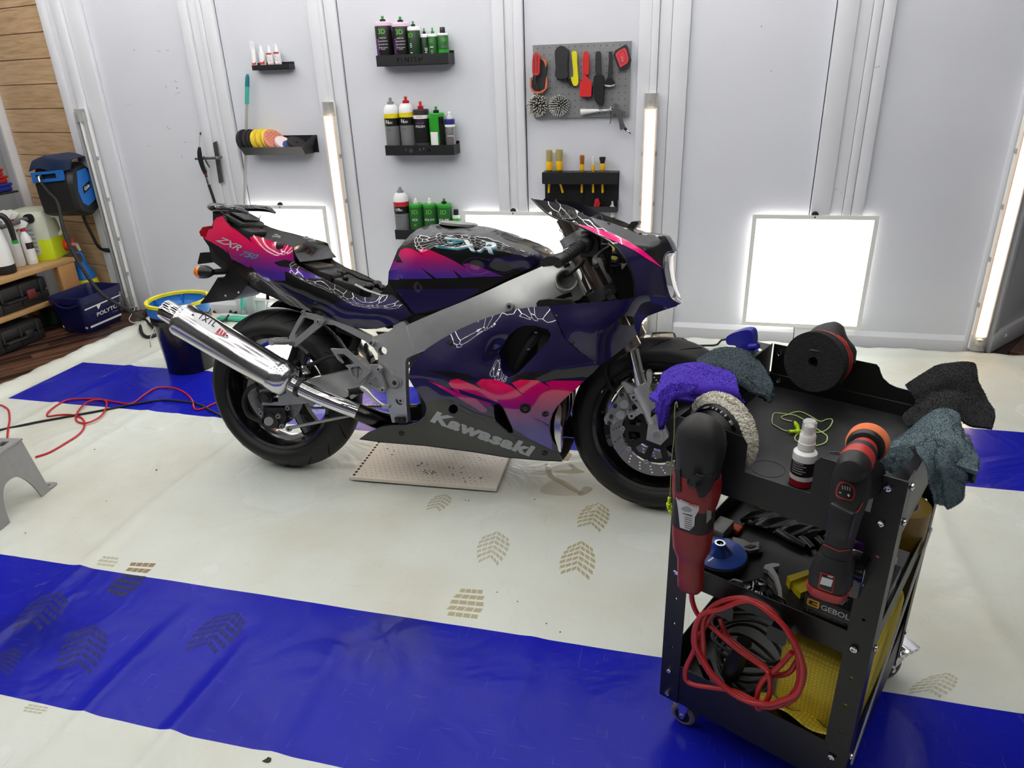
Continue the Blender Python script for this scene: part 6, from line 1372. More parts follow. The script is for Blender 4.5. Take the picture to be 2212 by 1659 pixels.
c0 = B(zA(590, 215), 0); G(T(c0.x, 0, c0.z-.005) @ RY(24)).box(-.05, .06, -.07, .07, -.02, .012, .008).build('latch_cover', 'inner_black', tl)
G(T(c0.x+.01, 0, c0.z-.005) @ RY(24)).box(-.03, .04, -.05, .05, .010, .020, .004).build('latch_plate', 'black_plastic', tl)
c0 = B(zA(640, 300), -.03); G(T(c0.x, c0.y, c0.z-.01) @ RY(20)).box(-.045, .05, -.04, .06, -.012, .012, .006).build('storage_lid', 'inner_black', tl)
gp = [(*zA(668, 172), -.082), (*zA(580, 140), -.09), (*zA(470, 128), -.09), (*zA(390, 128), -.088), (*zA(345, 124), -.065), (*zA(330, 114), -.02)]
gl = [B((u, v), y) for u, v, y in gp]; gl = gl+[Vector((p_.x, -p_.y, p_.z)) for p_ in gl[::-1]]
G().tube([tuple(p_) for p_ in gl], [.006, .014, .016, .016, .016, .017, .017, .016, .016, .016, .014, .006], 12, k=4, flat=.8).build('grab_handle', 'black_gloss', tl)
plate('tail_mount', mp(zA, [(338, 150), (450, 150), (470, 200), (436, 196), (372, 210), (340, 250)]), -.06, .06, 'inner_black', mc)
tg = plate('tail_light', mp(zA, [(318, 288), (245, 300), (213, 345), (228, 382), (258, 396), (300, 330), (328, 300)]), -.062, .062, mat('lens_red', (150, 12, 26), .15, coat=1), mc)
uf = plate('rear_fender', mp(zA, [(470, 655), (560, 705), (668, 800), (640, 850), (590, 920), (530, 968), (240, 1004), (222, 1002), (300, 900), (385, 762), (440, 770), (465, 720)]), -.075, .075, mat('fender_black', (19, 19, 20), .38), mc)
plate('plate_holder', mp(zA, [(222, 535), (345, 530), (420, 590), (380, 625), (330, 625), (205, 642), (198, 630)]), -.05, .05, 'fender_black', mc)
plate('under_tray', mp(zA, [(300, 470), (400, 570), (560, 700), (660, 790), (850, 925), (760, 900), (600, 800), (450, 700), (330, 610)]), -.07, .07, 'inner_black', mc)
a, b = B(zA(450, 705), -.085), B(zA(330, 715), -.135)
ts_ = G().tube([tuple(a), tuple(b)], [.012, .010], 10).build('turn_signal', 'black_plastic', mc)
d = (B(zA(140, 712), -.15)-B(zA(320, 712), -.15)).normalized(); c0 = B(zA(320, 712), -.15); A_ = align(c0, c0+d)
G(A_).lathe([(.010, -.01), (.018, .0), (.0245, .014), (.0265, .024), (.0265, .034)], 20, sy=.9).build('signal_body', 'black_plastic', ts_)
G(A_).lathe([(.0268, .034), (.0265, .046), (.021, .056), (.012, .061), (0, .062)], 20, sy=.9).build('signal_lens', mat('amber', (236, 120, 8), .2, coat=.8), ts_)
o2 = G(S(1, -1, 1) @ A_).lathe([(.010, -.01), (.018, .0), (.025, .016), (.0265, .03), (.0265, .042), (.018, .058), (0, .061)], 20).build('far_signal', 'black_plastic', ts_)
for u, v in ((575, 900), (455, 930)): q = B(zA(u, v), -.0755); G().cyl((q.x, -.074, q.z), (q.x, -.076, q.z), .004, n=10).build('fender_pin', 'white_plastic', uf)
q = B(zA(845, 965), -.06); G().cyl((q.x, -.06, q.z+.02), (q.x, -.06, q.z), .006, n=10).build('drain_tube', 'black_rubber', mc)

# ---------------------------------------------------------------- side fairing
so = mp(zB, [(205, 1330), (215, 1285), (262, 1215), (330, 1150), (430, 1085), (560, 1012), (660, 968), (760, 930), (860, 898), (960, 872), (1090, 853), (1188, 850), (1240, 950), (1290, 1070), (1400, 1172), (1545, 1270)])+mp(zD, [(2140, 650), (2066, 718), (1990, 792), (1900, 872), (1840, 930), (1792, 1000), (1768, 1080), (1768, 1150), (1792, 1232), (1850, 1320), (1870, 1404), (1700, 1396), (1400, 1370), (1100, 1322), (700, 1270), (320, 1240), (146, 1215), (220, 1160), (330, 1112), (420, 1102), (560, 1100), (640, 1072), (700, 1020), (716, 970), (710, 920), (660, 840), (600, 762), (566, 702)])
h1 = mp(zB, [(1010, 986), (1085, 986), (1180, 1012), (1205, 1050), (1185, 1095), (1060, 1230), (960, 1330), (905, 1350), (866, 1322), (852, 1280), (850, 1220), (836, 1180), (870, 1120), (905, 1060), (960, 1010)])
h2 = mp(zD, [(1290, 930), (1332, 918), (1372, 960), (1450, 1130), (1458, 1162), (1430, 1170), (1310, 1066), (1292, 1010)])
h3 = mp(zD, circ(945, 962, 40, 16))
sc_ = [(*zB(u, v), y) for u, v, y in ((205, 1330, -.195), (262, 1215, -.195), (430, 1085, -.20), (660, 968, -.205), (960, 872, -.21), (1188, 850, -.222), (1290, 1070, -.245), (1400, 1172, -.248), (1545, 1270, -.24), (400, 1250, -.232), (560, 1130, -.236), (760, 1030, -.236), (620, 1250, -.248), (760, 1150, -.232), (820, 1230, -.212), (840, 1180, -.200), (960, 1000, -.225), (1080, 960, -.240), (1220, 1060, -.252), (1150, 1160, -.256), (1040, 1290, -.258), (940, 1380, -.258), (700, 1330, -.256), (860, 1330, -.230), (450, 1400, -.245))]
sc_ += [(*zD(u, v), y) for u, v, y in ((2066, 718, -.236), (1900, 872, -.225), (1792, 1000, -.205), (1768, 1150, -.185), (1870, 1404, -.13), (1700, 1396, -.135), (1100, 1322, -.14), (700, 1270, -.14), (146, 1215, -.125), (330, 1112, -.15), (640, 1072, -.175), (716, 970, -.19), (600, 762, -.195), (1000, 1000, -.222), (1300, 900, -.245), (1600, 850, -.250), (1600, 1000, -.235), (1600, 1200, -.19), (1300, 1200, -.19), (1000, 1150, -.19), (700, 1150, -.165), (1480, 1000, -.242), (1200, 1080, -.212), (800, 900, -.225))]
sf, sfb, sff = panel('side_fairing', so, sc_, 'paint_navy', mc, [h1, h2, h3], 9, .004, smooth=60)
decal('dark_panel', mp(zD, [(712, 908), (800, 885), (880, 880), (930, 920), (990, 965), (1150, 1040), (1290, 1090), (1420, 1172), (1600, 1230), (1720, 1285), (1800, 1325), (1850, 1330), (1864, 1398), (1700, 1390), (1400, 1364), (1100, 1316), (700, 1264), (320, 1234), (160, 1212), (226, 1165), (330, 1118), (420, 1108), (560, 1106), (642, 1078), (705, 1024), (722, 970)]), sfb, 'paint_dark', sf, 8, .0006, [mp(zD, circ(945, 962, 43, 16))])
decal('dark_panel', mp(zB, [(330, 1300), (500, 1310), (620, 1330), (700, 1370), (540, 1360), (470, 1345)]), sfb, 'paint_black', sf, 8, .0006)
decal('dark_panel', mp(zB, [(1000, 1320), (1200, 1300), (1540, 1272), (1436, 1368), (1170, 1382), (1120, 1366), (940, 1380), (900, 1366)]), sfb, 'paint_dark', sf, 8, .0006)
decal('pink_flame', mp(zD, [(905, 745), (925, 715), (985, 703), (1095, 745), (1210, 802), (1140, 740), (1190, 705), (1310, 712), (1450, 770), (1557, 857), (1445, 740), (1520, 710), (1665, 716), (1778, 777), (1730, 735), (1790, 718), (2058, 720), (1986, 790), (1896, 870), (1836, 930), (1786, 1002), (1762, 1080), (1762, 1095), (1580, 1010), (1700, 1070), (1762, 1115), (1762, 1152), (1786, 1236), (1790, 1310), (1600, 1215), (1462, 1128), (1380, 958), (1336, 910), (1280, 890), (1130, 838), (985, 790), (1010, 828), (960, 805)]), sfb, 'flame_side', sf, 8, .0011, [mp(zD, circ(1558, 955, 44, 18)), mp(zD, circ(1728, 1002, 25, 14))])
decal('pink_flame', mp(zD, [(725, 712), (900, 785), (1005, 830), (1140, 872), (1270, 912), (1278, 960), (1145, 878), (1236, 962), (1230, 985), (1190, 990), (1120, 945), (960, 850), (820, 770)]), sfb, 'flame_side', sf, 8, .0011)
decal('recess_line', mp(zD, [(905, 885), (960, 905), (1120, 990), (1300, 1040), (1310, 1075), (1430, 1172), (1300, 1100), (1120, 1010), (960, 930)]), sfb, 'paint_black', sf, 7, .0011)
kf = quadfn(zD, (745, 1068), (1608, 1372), (790, 972))
lettering('Kawasaki', lambda x, y: (lambda p: (p[0], p[1]))(kf(x, y)), sfb, mat('kawa_grey', (168, 172, 174), .35), sf, off=.0014, h=1.0, bold=.052, spacing=1.08, shear=.12)
for z_, u, v, r_ in ((zD, 1558, 955, .0), (zD, 1730, 1002, 0), (zD, 1725, 1335, 0), (zD, 920, 398, 0), (zD, 505, 1168, 0)):
    h = sfb.ray_cast(CPb, bray(*z_(u, v)))
    if h[0]:
        q = h[0]; big = .0185 if (u, v) in ((1558, 955),) else .0115
        G(align(q+h[1]*-.004 if h[1].y < 0 else q-h[1]*-.004, q+(h[1] if h[1].y < 0 else -h[1]))).lathe([(big, 0), (big, .0055), (big*.82, .007), (big*.78, .004), (0, .004)], 22).build('fastener_ring', 'inner_black', sf)
        G(align(q, q+(h[1] if h[1].y < 0 else -h[1]))).lathe([(big*.45, 0), (big*.45, .004), (big*.3, .005), (big*.2, .003), (0, .003)], 12).build('fastener', 'cast_dark', sf)
# duct lips
for hl, nm in ((h1, 'duct_wall'), (h2, 'vent_wall')):
    g = G(); P0 = [B(p, float(y)) for p, y in zip(hl, sff(hl))]; P1 = [Vector((p.x+.004, p.y+.06, p.z)) for p in P0]; n_ = len(P0)
    g.add(P0+P1, [[i, (i+1) % n_, (i+1) % n_+n_, i+n_] for i in range(n_)]); g.build(nm, 'paint_navy' if nm == 'duct_wall' else 'inner_black', sf, smooth=60)
g = G(); P0 = [B(p, -.15) for p in mp(zD, [(1780, 1010), (1855, 905), (1870, 960), (1858, 1100), (1862, 1330), (1850, 1330), (1792, 1232), (1772, 1150)])]
g.add(P0+[p+Vector((-.012, .12, 0)) for p in P0], [list(range(8)), *[[i, (i+1) % 8, (i+1) % 8+8, i+8] for i in range(8)]]); g.build('belly_lip', 'chromed', sf, smooth=0)
plate('inner_baffle', mp(zD, [(1285, 900), (1500, 960), (1500, 1190), (1280, 1100)]), -.15, -.145, 'inner_black', mc)
plate('duct_baffle', mp(zB, [(800, 960), (1260, 960), (1220, 1150), (960, 1400), (800, 1350)]), -.135, -.13, 'inner_black', mc)
# belly pan closing the bottom between the two sides
bl = [B(zD(u, v), y) for u, v, y in ((146, 1215, -.12), (320, 1240, -.13), (700, 1270, -.135), (1100, 1322, -.135), (1400, 1370, -.132), (1700, 1396, -.13), (1870, 1404, -.125))]
def bf(u, v): k = u*6; i = min(int(k), 5); p = lerp(bl[i], bl[i+1], k-i); return (p.x, p.y*(1-2*v), p.z-.012*sin(pi*v))
G().sheet(bf, 18, 8, thick=.003).build('belly_pan', 'paint_black', mc, smooth=60)
# black tank-side strip and knee pad on the fairing top
plate('fairing_scoop', mp(zE, [(120, 1530), (150, 1490), (290, 1470), (580, 1490), (650, 1545), (640, 1565), (130, 1590)]), -.215, -.185, 'black_plastic', mc)
plate('tank_seal', mp(zB, [(225, 880), (470, 850), (560, 815), (800, 690), (1000, 596), (1100, 550), (1180, 500), (1240, 500), (1240, 545), (1100, 592), (1000, 640), (800, 736), (560, 858), (380, 928), (190, 990), (170, 950)]), -.118, .118, 'black_rubber', mc)
plate('frame_filler', mp(zB, [(60, 690), (230, 900), (190, 985), (60, 1010), (-40, 960), (-60, 850)]), -.10, .10, 'inner_black', mc)

# ---------------------------------------------------------------- nose cowl
no = mp(zB, [(1068, 95), (1120, 102), (1180, 112), (1310, 140), (1370, 165), (1410, 195), (1470, 222), (1560, 246), (1640, 270), (1720, 300), (1790, 332), (1840, 345), (1920, 350), (2008, 356), (2040, 410), (2066, 468), (2020, 478), (1996, 520), (1994, 590), (2004, 660), (2022, 740), (2050, 800), (2104, 832), (2088, 850), (1970, 888), (1890, 916), (1845, 960), (1832, 1020), (1760, 1100), (1690, 1165), (1548, 1268), (1400, 1168), (1292, 1068), (1242, 948), (1190, 848), (1380, 834), (1500, 824), (1650, 811), (1770, 796), (1792, 786), (1790, 700), (1768, 605), (1728, 520), (1660, 436), (1560, 366), (1450, 312), (1350, 266), (1250, 236), (1180, 200), (1120, 148)])
nh1 = mp(zB, [(1672, 950), (1690, 925), (1730, 918), (1775, 922), (1800, 940), (1800, 965), (1775, 985), (1730, 988), (1690, 978)])
nc = [(*zB(u, v), y) for u, v, y in ((1068, 95, -.18), (1180, 112, -.178), (1310, 140, -.178), (1410, 195, -.175), (1560, 246, -.155), (1720, 300, -.125), (1840, 345, -.10), (1920, 350, -.07), (2008, 356, -.045), (2066, 468, -.06), (1996, 520, -.105), (1994, 590, -.118), (2022, 740, -.112), (2050, 800, -.09), (2104, 832, -.045), (1970, 888, -.10), (1890, 916, -.13), (1832, 1020, -.16), (1690, 1165, -.20), (1548, 1268, -.232), (1400, 1168, -.242), (1292, 1068, -.24), (1190, 848, -.222), (1380, 834, -.24), (1500, 824, -.245), (1650, 811, -.245), (1792, 786, -.235), (1790, 700, -.232), (1728, 520, -.228), (1560, 366, -.23), (1350, 266, -.225), (1180, 200, -.205),
    (1250, 180, -.205), (1400, 245, -.215), (1560, 310, -.205), (1700, 380, -.19), (1800, 440, -.178), (1900, 430, -.135), (1860, 560, -.19), (1930, 560, -.16), (1880, 680, -.2), (1960, 700, -.15), (1900, 800, -.19), (2000, 810, -.12), (1750, 880, -.236), (1550, 950, -.258), (1400, 980, -.258), (1650, 1040, -.232), (1500, 1120, -.250), (1780, 1010, -.195))]
ncw, ncb, ncf = panel('nose_cowl', no, nc, 'paint_navy', mc, [nh1], 8, .004, smooth=60)
decal('black_panel', mp(zB, [(1074, 99), (1180, 116), (1308, 144), (1368, 170), (1406, 199), (1466, 226), (1560, 250), (1640, 274), (1720, 304), (1790, 336), (1840, 349), (1920, 354), (2004, 360), (2034, 412), (2058, 466), (2016, 476), (1992, 520), (1990, 578), (1940, 528), (1850, 470), (1720, 400), (1620, 350), (1500, 312), (1380, 272), (1345, 262), (1250, 232), (1182, 196), (1122, 145)]), ncb, 'paint_black', ncw, 7, .0007)
decal('pink_stripe', mp(zE, [(640, 408), (760, 432), (900, 468), (1050, 508), (1200, 560), (1400, 650), (1600, 780), (1750, 900), (1892, 1036), (1700, 925), (1500, 795), (1300, 695), (1130, 625), (950, 545), (780, 472)]), ncb, 'pink', ncw, 7, .0013)
# mirror mount recess, screws
h = ncb.ray_cast(CPb, bray(*zE(560, 290)))
pl = [z_ for z_ in cat2([(415, 265), (470, 235), (600, 235), (690, 280), (690, 330), (640, 358), (520, 345), (440, 310)], 5, True)]
decal('mirror_recess', mp(zE, pl), ncb, mat('recess', (14, 14, 15), .3, coat=.5), ncw, 5, .0016)
for u, v, r_ in ((495, 270, .0055), (620, 295, .0055)):
    q = ncb.ray_cast(CPb, bray(*zE(u, v))); G(align(q[0], q[0]+(q[1] if q[1].y < 0 else -q[1]))).lathe([(r_, 0), (r_, .003), (0, .003)], 14).build('mount_hole', 'gap_dark', ncw)
g = G(); rimp = [tuple(ncb.ray_cast(CPb, bray(*zE(*p_)))[0]+Vector((0, -.002, 0))) for p_ in pl]; g.tube(rimp, .0022, 6, closed=True); g.build('recess_lip', 'paint_black', ncw)
for z_, u, v in ((zE, 728, 240), (zE, 1140, 408), (zE, 1580, 556), (zE, 1640, 785), (zE, 1865, 600), (zB, 1243, 920), (zB, 1358, 1108), (zB, 1495, 1210), (zB, 1245, 957)):
    q = ncb.ray_cast(CPb, bray(*z_(u, v)))
    if q[0]: G(align(q[0], q[0]+(q[1] if q[1].y < 0 else -q[1]))).lathe([(.005, 0), (.005, .002), (.003, .0032), (0, .0032)], 12).build('screw', 'cast_dark', ncw)
# lips round the lamp opening and along the cockpit edge
for pts_, r_, nm in (([(2066, 468), (2020, 478), (1996, 520), (1994, 590), (2004, 660), (2022, 740), (2050, 800), (2104, 832)], .0035, 'lamp_opening_lip'), ([(1792, 786), (1790, 700), (1768, 605), (1728, 520), (1660, 436), (1560, 366), (1450, 312), (1350, 266), (1250, 236), (1180, 200), (1120, 148), (1068, 95)], .003, 'cockpit_lip')):
    P0 = [Vector(B(zB(*p_), float(ncf([zB(*p_)])[0]))) for p_ in pts_]
    for s in (1, -1): G().tube([(p_.x, p_.y*s, p_.z) for p_ in P0], r_, 8, k=4).build(nm, 'paint_black' if nm[0] == 'c' else 'paint_navy', ncw, smooth=60)
# nose bridge between the two sides: above and below the lamp, and the screen base
def bridge(name, pts, mt, bulge, n=8, parent=ncw):
    P0 = [B(zB(*p_), float(ncf([zB(*p_)])[0])) for p_ in pts]
    def f(u, v): k = u*(len(P0)-1); i = min(int(k), len(P0)-2); p = lerp(P0[i], P0[i+1], k-i); return (p.x+bulge*sin(pi*v), p.y*(1-2*v), p.z)
    return G().sheet(f, (len(P0)-1)*3, n, thick=.003).build(name, mt, parent, smooth=60)
bridge('screen_base', [(1720, 302), (1840, 347), (1920, 352), (2008, 358), (2040, 410), (2064, 466)], 'paint_black', .012)
bridge('chin', [(2050, 802), (2104, 834), (2088, 850), (1970, 888), (1890, 918)], 'paint_navy', .01)
lp = [B(zB(*p_), float(ncf([zB(*p_)])[0])+.004) for p_ in [(2060, 474), (2020, 482), (1998, 520), (1996, 590), (2006, 660), (2024, 740), (2052, 800)]]
def lf(u, v): k = u*6; i = min(int(k), 5); p = lerp(lp[i], lp[i+1], k-i); return (p.x-.05*sin(pi*v)**.6*sin(pi*min(1, max(0, u)))**.5, p.y*(1-2*v), p.z)
G().sheet(lf, 18, 12, thick=.003).build('lamp_bowl', mat('lamp_bowl', (214, 214, 210), .15, .8), ncw, smooth=60)
def lg(u, v): k = u*6; i = min(int(k), 5); p = lerp(lp[i], lp[i+1], k-i); return (p.x+.004+.02*sin(pi*v), p.y*(1-2*v), p.z)
G().sheet(lg, 18, 10).build('lamp_glass', mat('lamp_glass', (230, 236, 240), .03, alpha=.22, coat=1), ncw, smooth=60)
# instrument pod, black stays and labels; dark sheets added to darken the cockpit
ip = G(); c0 = B(zE(1560, 500), 0); ip.box(c0.x-.06, c0.x+.05, -.10, .10, c0.z-.075, c0.z-.02, .012)
ip = ip.build('instrument_pod', 'black_plastic', mc)
q = B(zE(1500, 440), -.03); G().prism([(p_.x, p_.z) for p_ in (B(zE(*u_), 0) for u_ in ((1405, 470), (1480, 380), (1560, 372), (1580, 400), (1500, 500), (1680, 545), (1670, 560), (1480, 490)))], -.05, .05, 'y').build('gauge_hood', 'black_plastic', ip)
q = B(zE(940, 310), .10); G(T(q.x, .06, q.z-.01)).lathe([(.03, -.04), (.034, 0), (.03, .01), (0, .011)], 20, M=RY(-20)).build('gauge_hood', 'black_plastic', ip)
plate('darkening_sheet', mp(zE, [(1100, 640), (1260, 720), (1420, 930), (1500, 1180), (1500, 1440), (1200, 1500), (1000, 1440), (1080, 1100)]), .10, .104, 'inner_black', mc)
sh = plate('darkening_sheet', mp(zE, [(1230, 1100), (1450, 1000), (1500, 1440), (1180, 1480), (1160, 1250)]), -.03, -.025, 'inner_black', mc)
mat('label_yellow', (236, 222, 110), .5); mat('label_white', (232, 228, 214), .5)
for pts_, mm in (([(1125, 680), (1140, 668), (1232, 735), (1215, 800), (1195, 820), (1165, 815), (1165, 730)], 'label_yellow'), ([(1050, 860), (1110, 845), (1230, 845), (1290, 900), (1240, 955), (1170, 935), (1080, 900)], 'label_yellow'), ([(1270, 1000), (1320, 960), (1345, 975), (1400, 960), (1370, 1010), (1325, 1062), (1315, 1025)], 'label_white'), ([(1080, 950), (1130, 975), (1100, 1020)], 'label_white'), ([(985, 915), (1000, 915), (1015, 965), (1000, 970)], 'print_red')):
    plate('warning_label', mp(zE, pts_), .0985, .0995, mm, mc, smooth=0)
g = G()
for l in ([(1120, 740), (1130, 900), (1120, 1100), (1180, 1300)], [(1150, 830), (1230, 830), (1320, 870)], [(990, 890), (1080, 920), (1200, 950), (1310, 990)], [(1070, 1000), (1200, 1010), (1310, 995)], [(1040, 880), (1070, 1000), (1090, 1100), (1150, 1250)], [(1300, 880), (1280, 930), (1240, 960)]):
    g.tube([tuple(B(zE(*p_), .05)) for p_ in l], .008, 8, k=3)
g.build('cockpit_cable', 'black_rubber', mc)
for l in ([(1140, 750), (1120, 900), (1110, 1100)],): G().tube([tuple(B(zE(*p_), .0)) for p_ in l], .012, 8, k=3).build('fairing_stay', 'black_plastic', mc)
# ---------------------------------------------------------------- forks and controls
def FP(z_, u, v, s=-.10): q_ = B(z_(u, v), -.10); return Vector((q_.x, s, q_.z))
for s in (-.10, .10):
    t0, t1 = FP(zE, 720, 720, s), FP(zF, 690, 345, s); ax = (t1-t0).normalized(); top = t0-ax*.10
    fl_ = G().tube([tuple(top), tuple(t1)], .0275, 28).build('fork_tube', 'bronze_tube', mc, smooth=60)
    G(align(t1-ax*.035, t1)).lathe([(.028, 0), (.031, .002), (.031, .03), (.026, .036)], 28).build('dust_collar', mat('collar', (142, 134, 126), .3, .9), fl_)
    t2 = FP(zF, 762, 640, s); G().tube([tuple(t1), tuple(t2)], .0205, 28).build('slider', 'chromed', fl_, smooth=60)
    e = Vector((WB, s, .30))
    c1 = FP(zF, 745, 640, s); c2 = FP(zF, 830, 820, s)
    g = G(); g.tube([tuple(c1-ax*.005), tuple(lerp(c1, c2, .4)), tuple(c2), tuple(lerp(c2, e, .55))], [.030, .031, .028, .024], 20)
    g.build('fork_bottom', 'alu', fl_, smooth=50)
    g = G(); g.prism([(e.x-.034, e.z-.02), (e.x+.012, e.z-.034), (e.x+.036, e.z-.004), (e.x+.012, e.z+.05), (e.x-.03, e.z+.05)], s-.02, s+.02, 'y'); g.build('axle_clamp', 'alu', fl_)
    g = G(); g.prism([(p_.x, p_.z) for p_ in (FP(zF, *q_) for q_ in ((800, 520), (825, 512), (842, 530), (842, 600), (800, 700), (770, 660), (805, 600)))], s-.016, s+.016, 'y'); g.prism([(p_.x, p_.z) for p_ in (FP(zF, *q_) for q_ in ((600, 610), (625, 600), (720, 660), (720, 700), (650, 690)))], s-.012, s+.012, 'y'); g.build('fender_boss', 'alu', fl_)
    g = G(); g.prism([(p_.x, p_.z) for p_ in (FP(zF, *q_) for q_ in ((660, 705), (700, 685), (740, 690), (760, 720), (720, 745), (700, 745), (780, 800), (790, 830), (700, 885), (668, 875), (668, 850), (740, 820)))], s-.012, s+.012, 'y'); g.build('caliper_lug', 'alu', fl_)
    for u, v in ((700, 718), (684, 866)):
        p_ = FP(zF, u, v, s); g = G(); g.cyl((p_.x, s-.022, p_.z), (p_.x, s+.012, p_.z), .011, n=16); o_ = g.build('lug_bolt', 'alu', fl_); G().cyl((p_.x, s-.0222, p_.z), (p_.x, s-.0228, p_.z), .005, n=8).build('bolt_socket', 'gap_dark', fl_)
    ca = [(p_.x, p_.z) for p_ in (FP(zF, *q_) for q_ in cat2([(575, 705), (620, 695), (648, 740), (668, 790), (655, 850), (610, 915), (560, 930), (530, 955), (480, 960), (455, 910), (490, 850), (530, 790), (560, 755)], 3, True))]
    cp = G().prism(ca, s+.012, s+.055, 'y').build('front_caliper', 'alu_dark', mc); 
    for u, v, r_ in ((620, 790, .016), (590, 875, .016)): p_ = FP(zF, u, v, s); G().cyl((p_.x, s+.013, p_.z), (p_.x, s+.003, p_.z), r_, r_*.94, 20).build('piston_cover', 'alu', cp)
    for u, v in ((597, 715), (515, 890), (500, 945), (545, 805)): p_ = FP(zF, u, v, s); G().cyl((p_.x, s+.012, p_.z), (p_.x, s+.004, p_.z), .007, n=10).build('caliper_bolt', 'cast_dark', cp)
    G().tube([tuple(FP(zF, 545, 720, s*.75)), tuple(FP(zF, 500, 660, s*.7)), tuple(FP(zF, 465, 560, s*.7)), tuple(FP(zF, 470, 440, s*.7)), tuple(FP(zE, 1160, 1350, s*.5))], .007, 8, k=4).build('brake_hose', 'black_rubber', cp)
    # handlebar
    gb_, ge = B(zE(790, 700), -.20), B(zE(415, 960), -.335)
    mk = Matrix.Diagonal((1, -1 if s > 0 else 1, 1, 1))
    grip = G(mk).tube([tuple(gb_), tuple(lerp(gb_, ge, .15)), tuple(lerp(gb_, ge, .85))], [.019, .0165, .0165], 20).build('handle_grip', 'black_rubber', mc, smooth=60)
    g = G(mk)
    for k in range(5): c0 = lerp(gb_, ge, .2+.12*k); g.tube([tuple(c0), tuple(lerp(c0, ge, .08))], .018, 16)
    g.build('grip_ridge', 'black_rubber', grip)
    G(mk).tube([tuple(lerp(gb_, ge, .85)), tuple(ge)], [.0175, .0165], 16).build('bar_end', 'black_plastic', grip)
    sb_ = lerp(gb_, ge, -.22); G(mk @ align(sb_, gb_)).lathe([(.024, -.02), (.029, -.01), (.03, .03), (.024, .045), (.018, .05)], 20).build('switch_housing', 'black_plastic', grip)
    p0 = B(zE(900, 640), -.16); G(mk).box(p0.x-.03, p0.x+.03, -.20, -.12, p0.z-.05, p0.z+.03, .01).build('bar_clamp', 'black_plastic', grip)
    lvp = [B(zE(1000, 760), -.17), B(zE(1150, 740), -.19), B(zE(1000, 830), -.23), B(zE(940, 900), -.28), B(zE(955, 985), -.32)]
    G(mk).tube([tuple(p_) for p_ in lvp[1:]], [.009, .008, .007, .008], 10, k=4, flat=.7).build('brake_lever', 'black_plastic', grip)
    q = lvp[-1]; G(mk).sph(tuple(q), .0095, 12, 8).build('lever_ball', 'black_plastic', grip)
    p0 = B(zE(1040, 745), -.16); G(mk @ T(*p0)).lathe([(.018, -.03), (.02, -.026), (.02, .0), (.0205, .001), (.0205, .01), (.01, .012), (0, .012)], 20).build('fluid_reservoir', 'cast_dark', grip)
# triple clamps
def bar3(name, u, v, zz, hgt, rr, mt):
    c0 = FP(zz, u, v); ax = (FP(zF, 690, 345)-FP(zE, 720, 720)).normalized(); A_ = align(Vector((c0.x, 0, c0.z)), Vector((c0.x, 0, c0.z))+ax)
    g = G(A_); pr = []
    inv = A_.inverted(); l_ = inv @ Vector((c0.x, -.10, c0.z)); r2 = inv @ Vector((c0.x, .10, c0.z))
    n_ = 12
    hull = [(l_.x+rr*cos(a_), l_.y+rr*sin(a_)) for a_ in np.linspace(0, 2*pi, 17)[:-1]]+[(r2.x+rr*cos(a_), r2.y+rr*sin(a_)) for a_ in np.linspace(0, 2*pi, 17)[:-1]]
    idx = geometry.convex_hull_2d([Vector(h_) for h_ in hull]); g.prism([hull[i] for i in idx], -hgt/2, hgt/2, 'z'); return g.build(name, mt, mc)
tcp = bar3('top_clamp', 640, 620, zE, .028, .043, 'alu'); lcp = bar3('lower_clamp', 1030, 1400, zE, .036, .044, 'cast_dark')
for s in (-1, 1):
    c0 = FP(zE, 560, 600); G(T(c0.x-.012, s*.10, c0.z+.012) @ RY(26)).lathe([(.019, 0), (.019, .018), (.012, .019), (.012, .026), (0, .026)], 18).build('fork_cap', 'alu', tcp)
c0 = FP(zE, 700, 520); G(T(c0.x, 0, c0.z) @ RY(26)).lathe([(.022, -.02), (.022, .006), (.012, .007), (.012, .014), (0, .014)], 6).build('stem_nut', 'alu', tcp)
for u, v in ((1140, 1375), (1160, 1440)): bolt(lcp, zE(u, v), -.146, .010, 'cast_dark')
G().cyl((FP(zE, 640, 640).x, 0, FP(zE, 640, 640).z), (FP(zE, 1030, 1400).x, 0, FP(zE, 1030, 1400).z), .035, n=24).build('steering_stem', 'alu_dark', mc)
# clutch side cable, side stand
G().tube([tuple(B(zE(u, v), y)) for u, v, y in ((820, 900, -.12), (700, 1020, -.13), (600, 1110, -.12), (520, 1150, -.09))], .006, 8, k=4).build('throttle_cable', 'black_rubber', mc)
a = Vector((.55, .10, .25)); b = BI @ Vector((BM @ Vector((.62, .30, 0))).xyz); wbp = BM @ Vector((.62, .30, 0)); wbp.z = .012; b = BI @ wbp
G().tube([tuple(a), tuple(b)], .012, 10).build('side_stand', 'alu_dark', mc); 
# ================================================================== TROLLEY
TM = T(-.0098, -2.6556, 0) @ RZ(-25.31); TI = TM.inverted(); CPt = TI @ CP
y1 = conv(1380, 680, 2.659); y2 = conv(1380, 1030, 2.637)
def tray_(u, v): return (TI.to_3x3() @ ray(u, v))
def tpl(p, ax, val):                   # picture point to a plane of the trolley: 'x', 'y' or 'z'
    i = 'xyz'.index(ax); d = tray_(*p); return CPt+d*((val-CPt[i])/d[i])
TW, TD = .395, .47
mat('cart_black', (19, 19, 20), .42, noise=.08, nscale=40, bump=.05, bscale=900)
mat('cart_dust', (33, 34, 36), .5, noise=.5, nscale=18, bump=.05, bscale=900)
ct = thing('tool_trolley', 'black metal tool trolley with three trays and side rails', 'trolley', TM)
def cb(x0, x1, y0, y1_, z0, z1, name, m_='cart_black', bev=.0006): return G().box(x0, x1, y0, y1_, z0, z1, bev, seg=1).build(name, m_, ct, smooth=0)
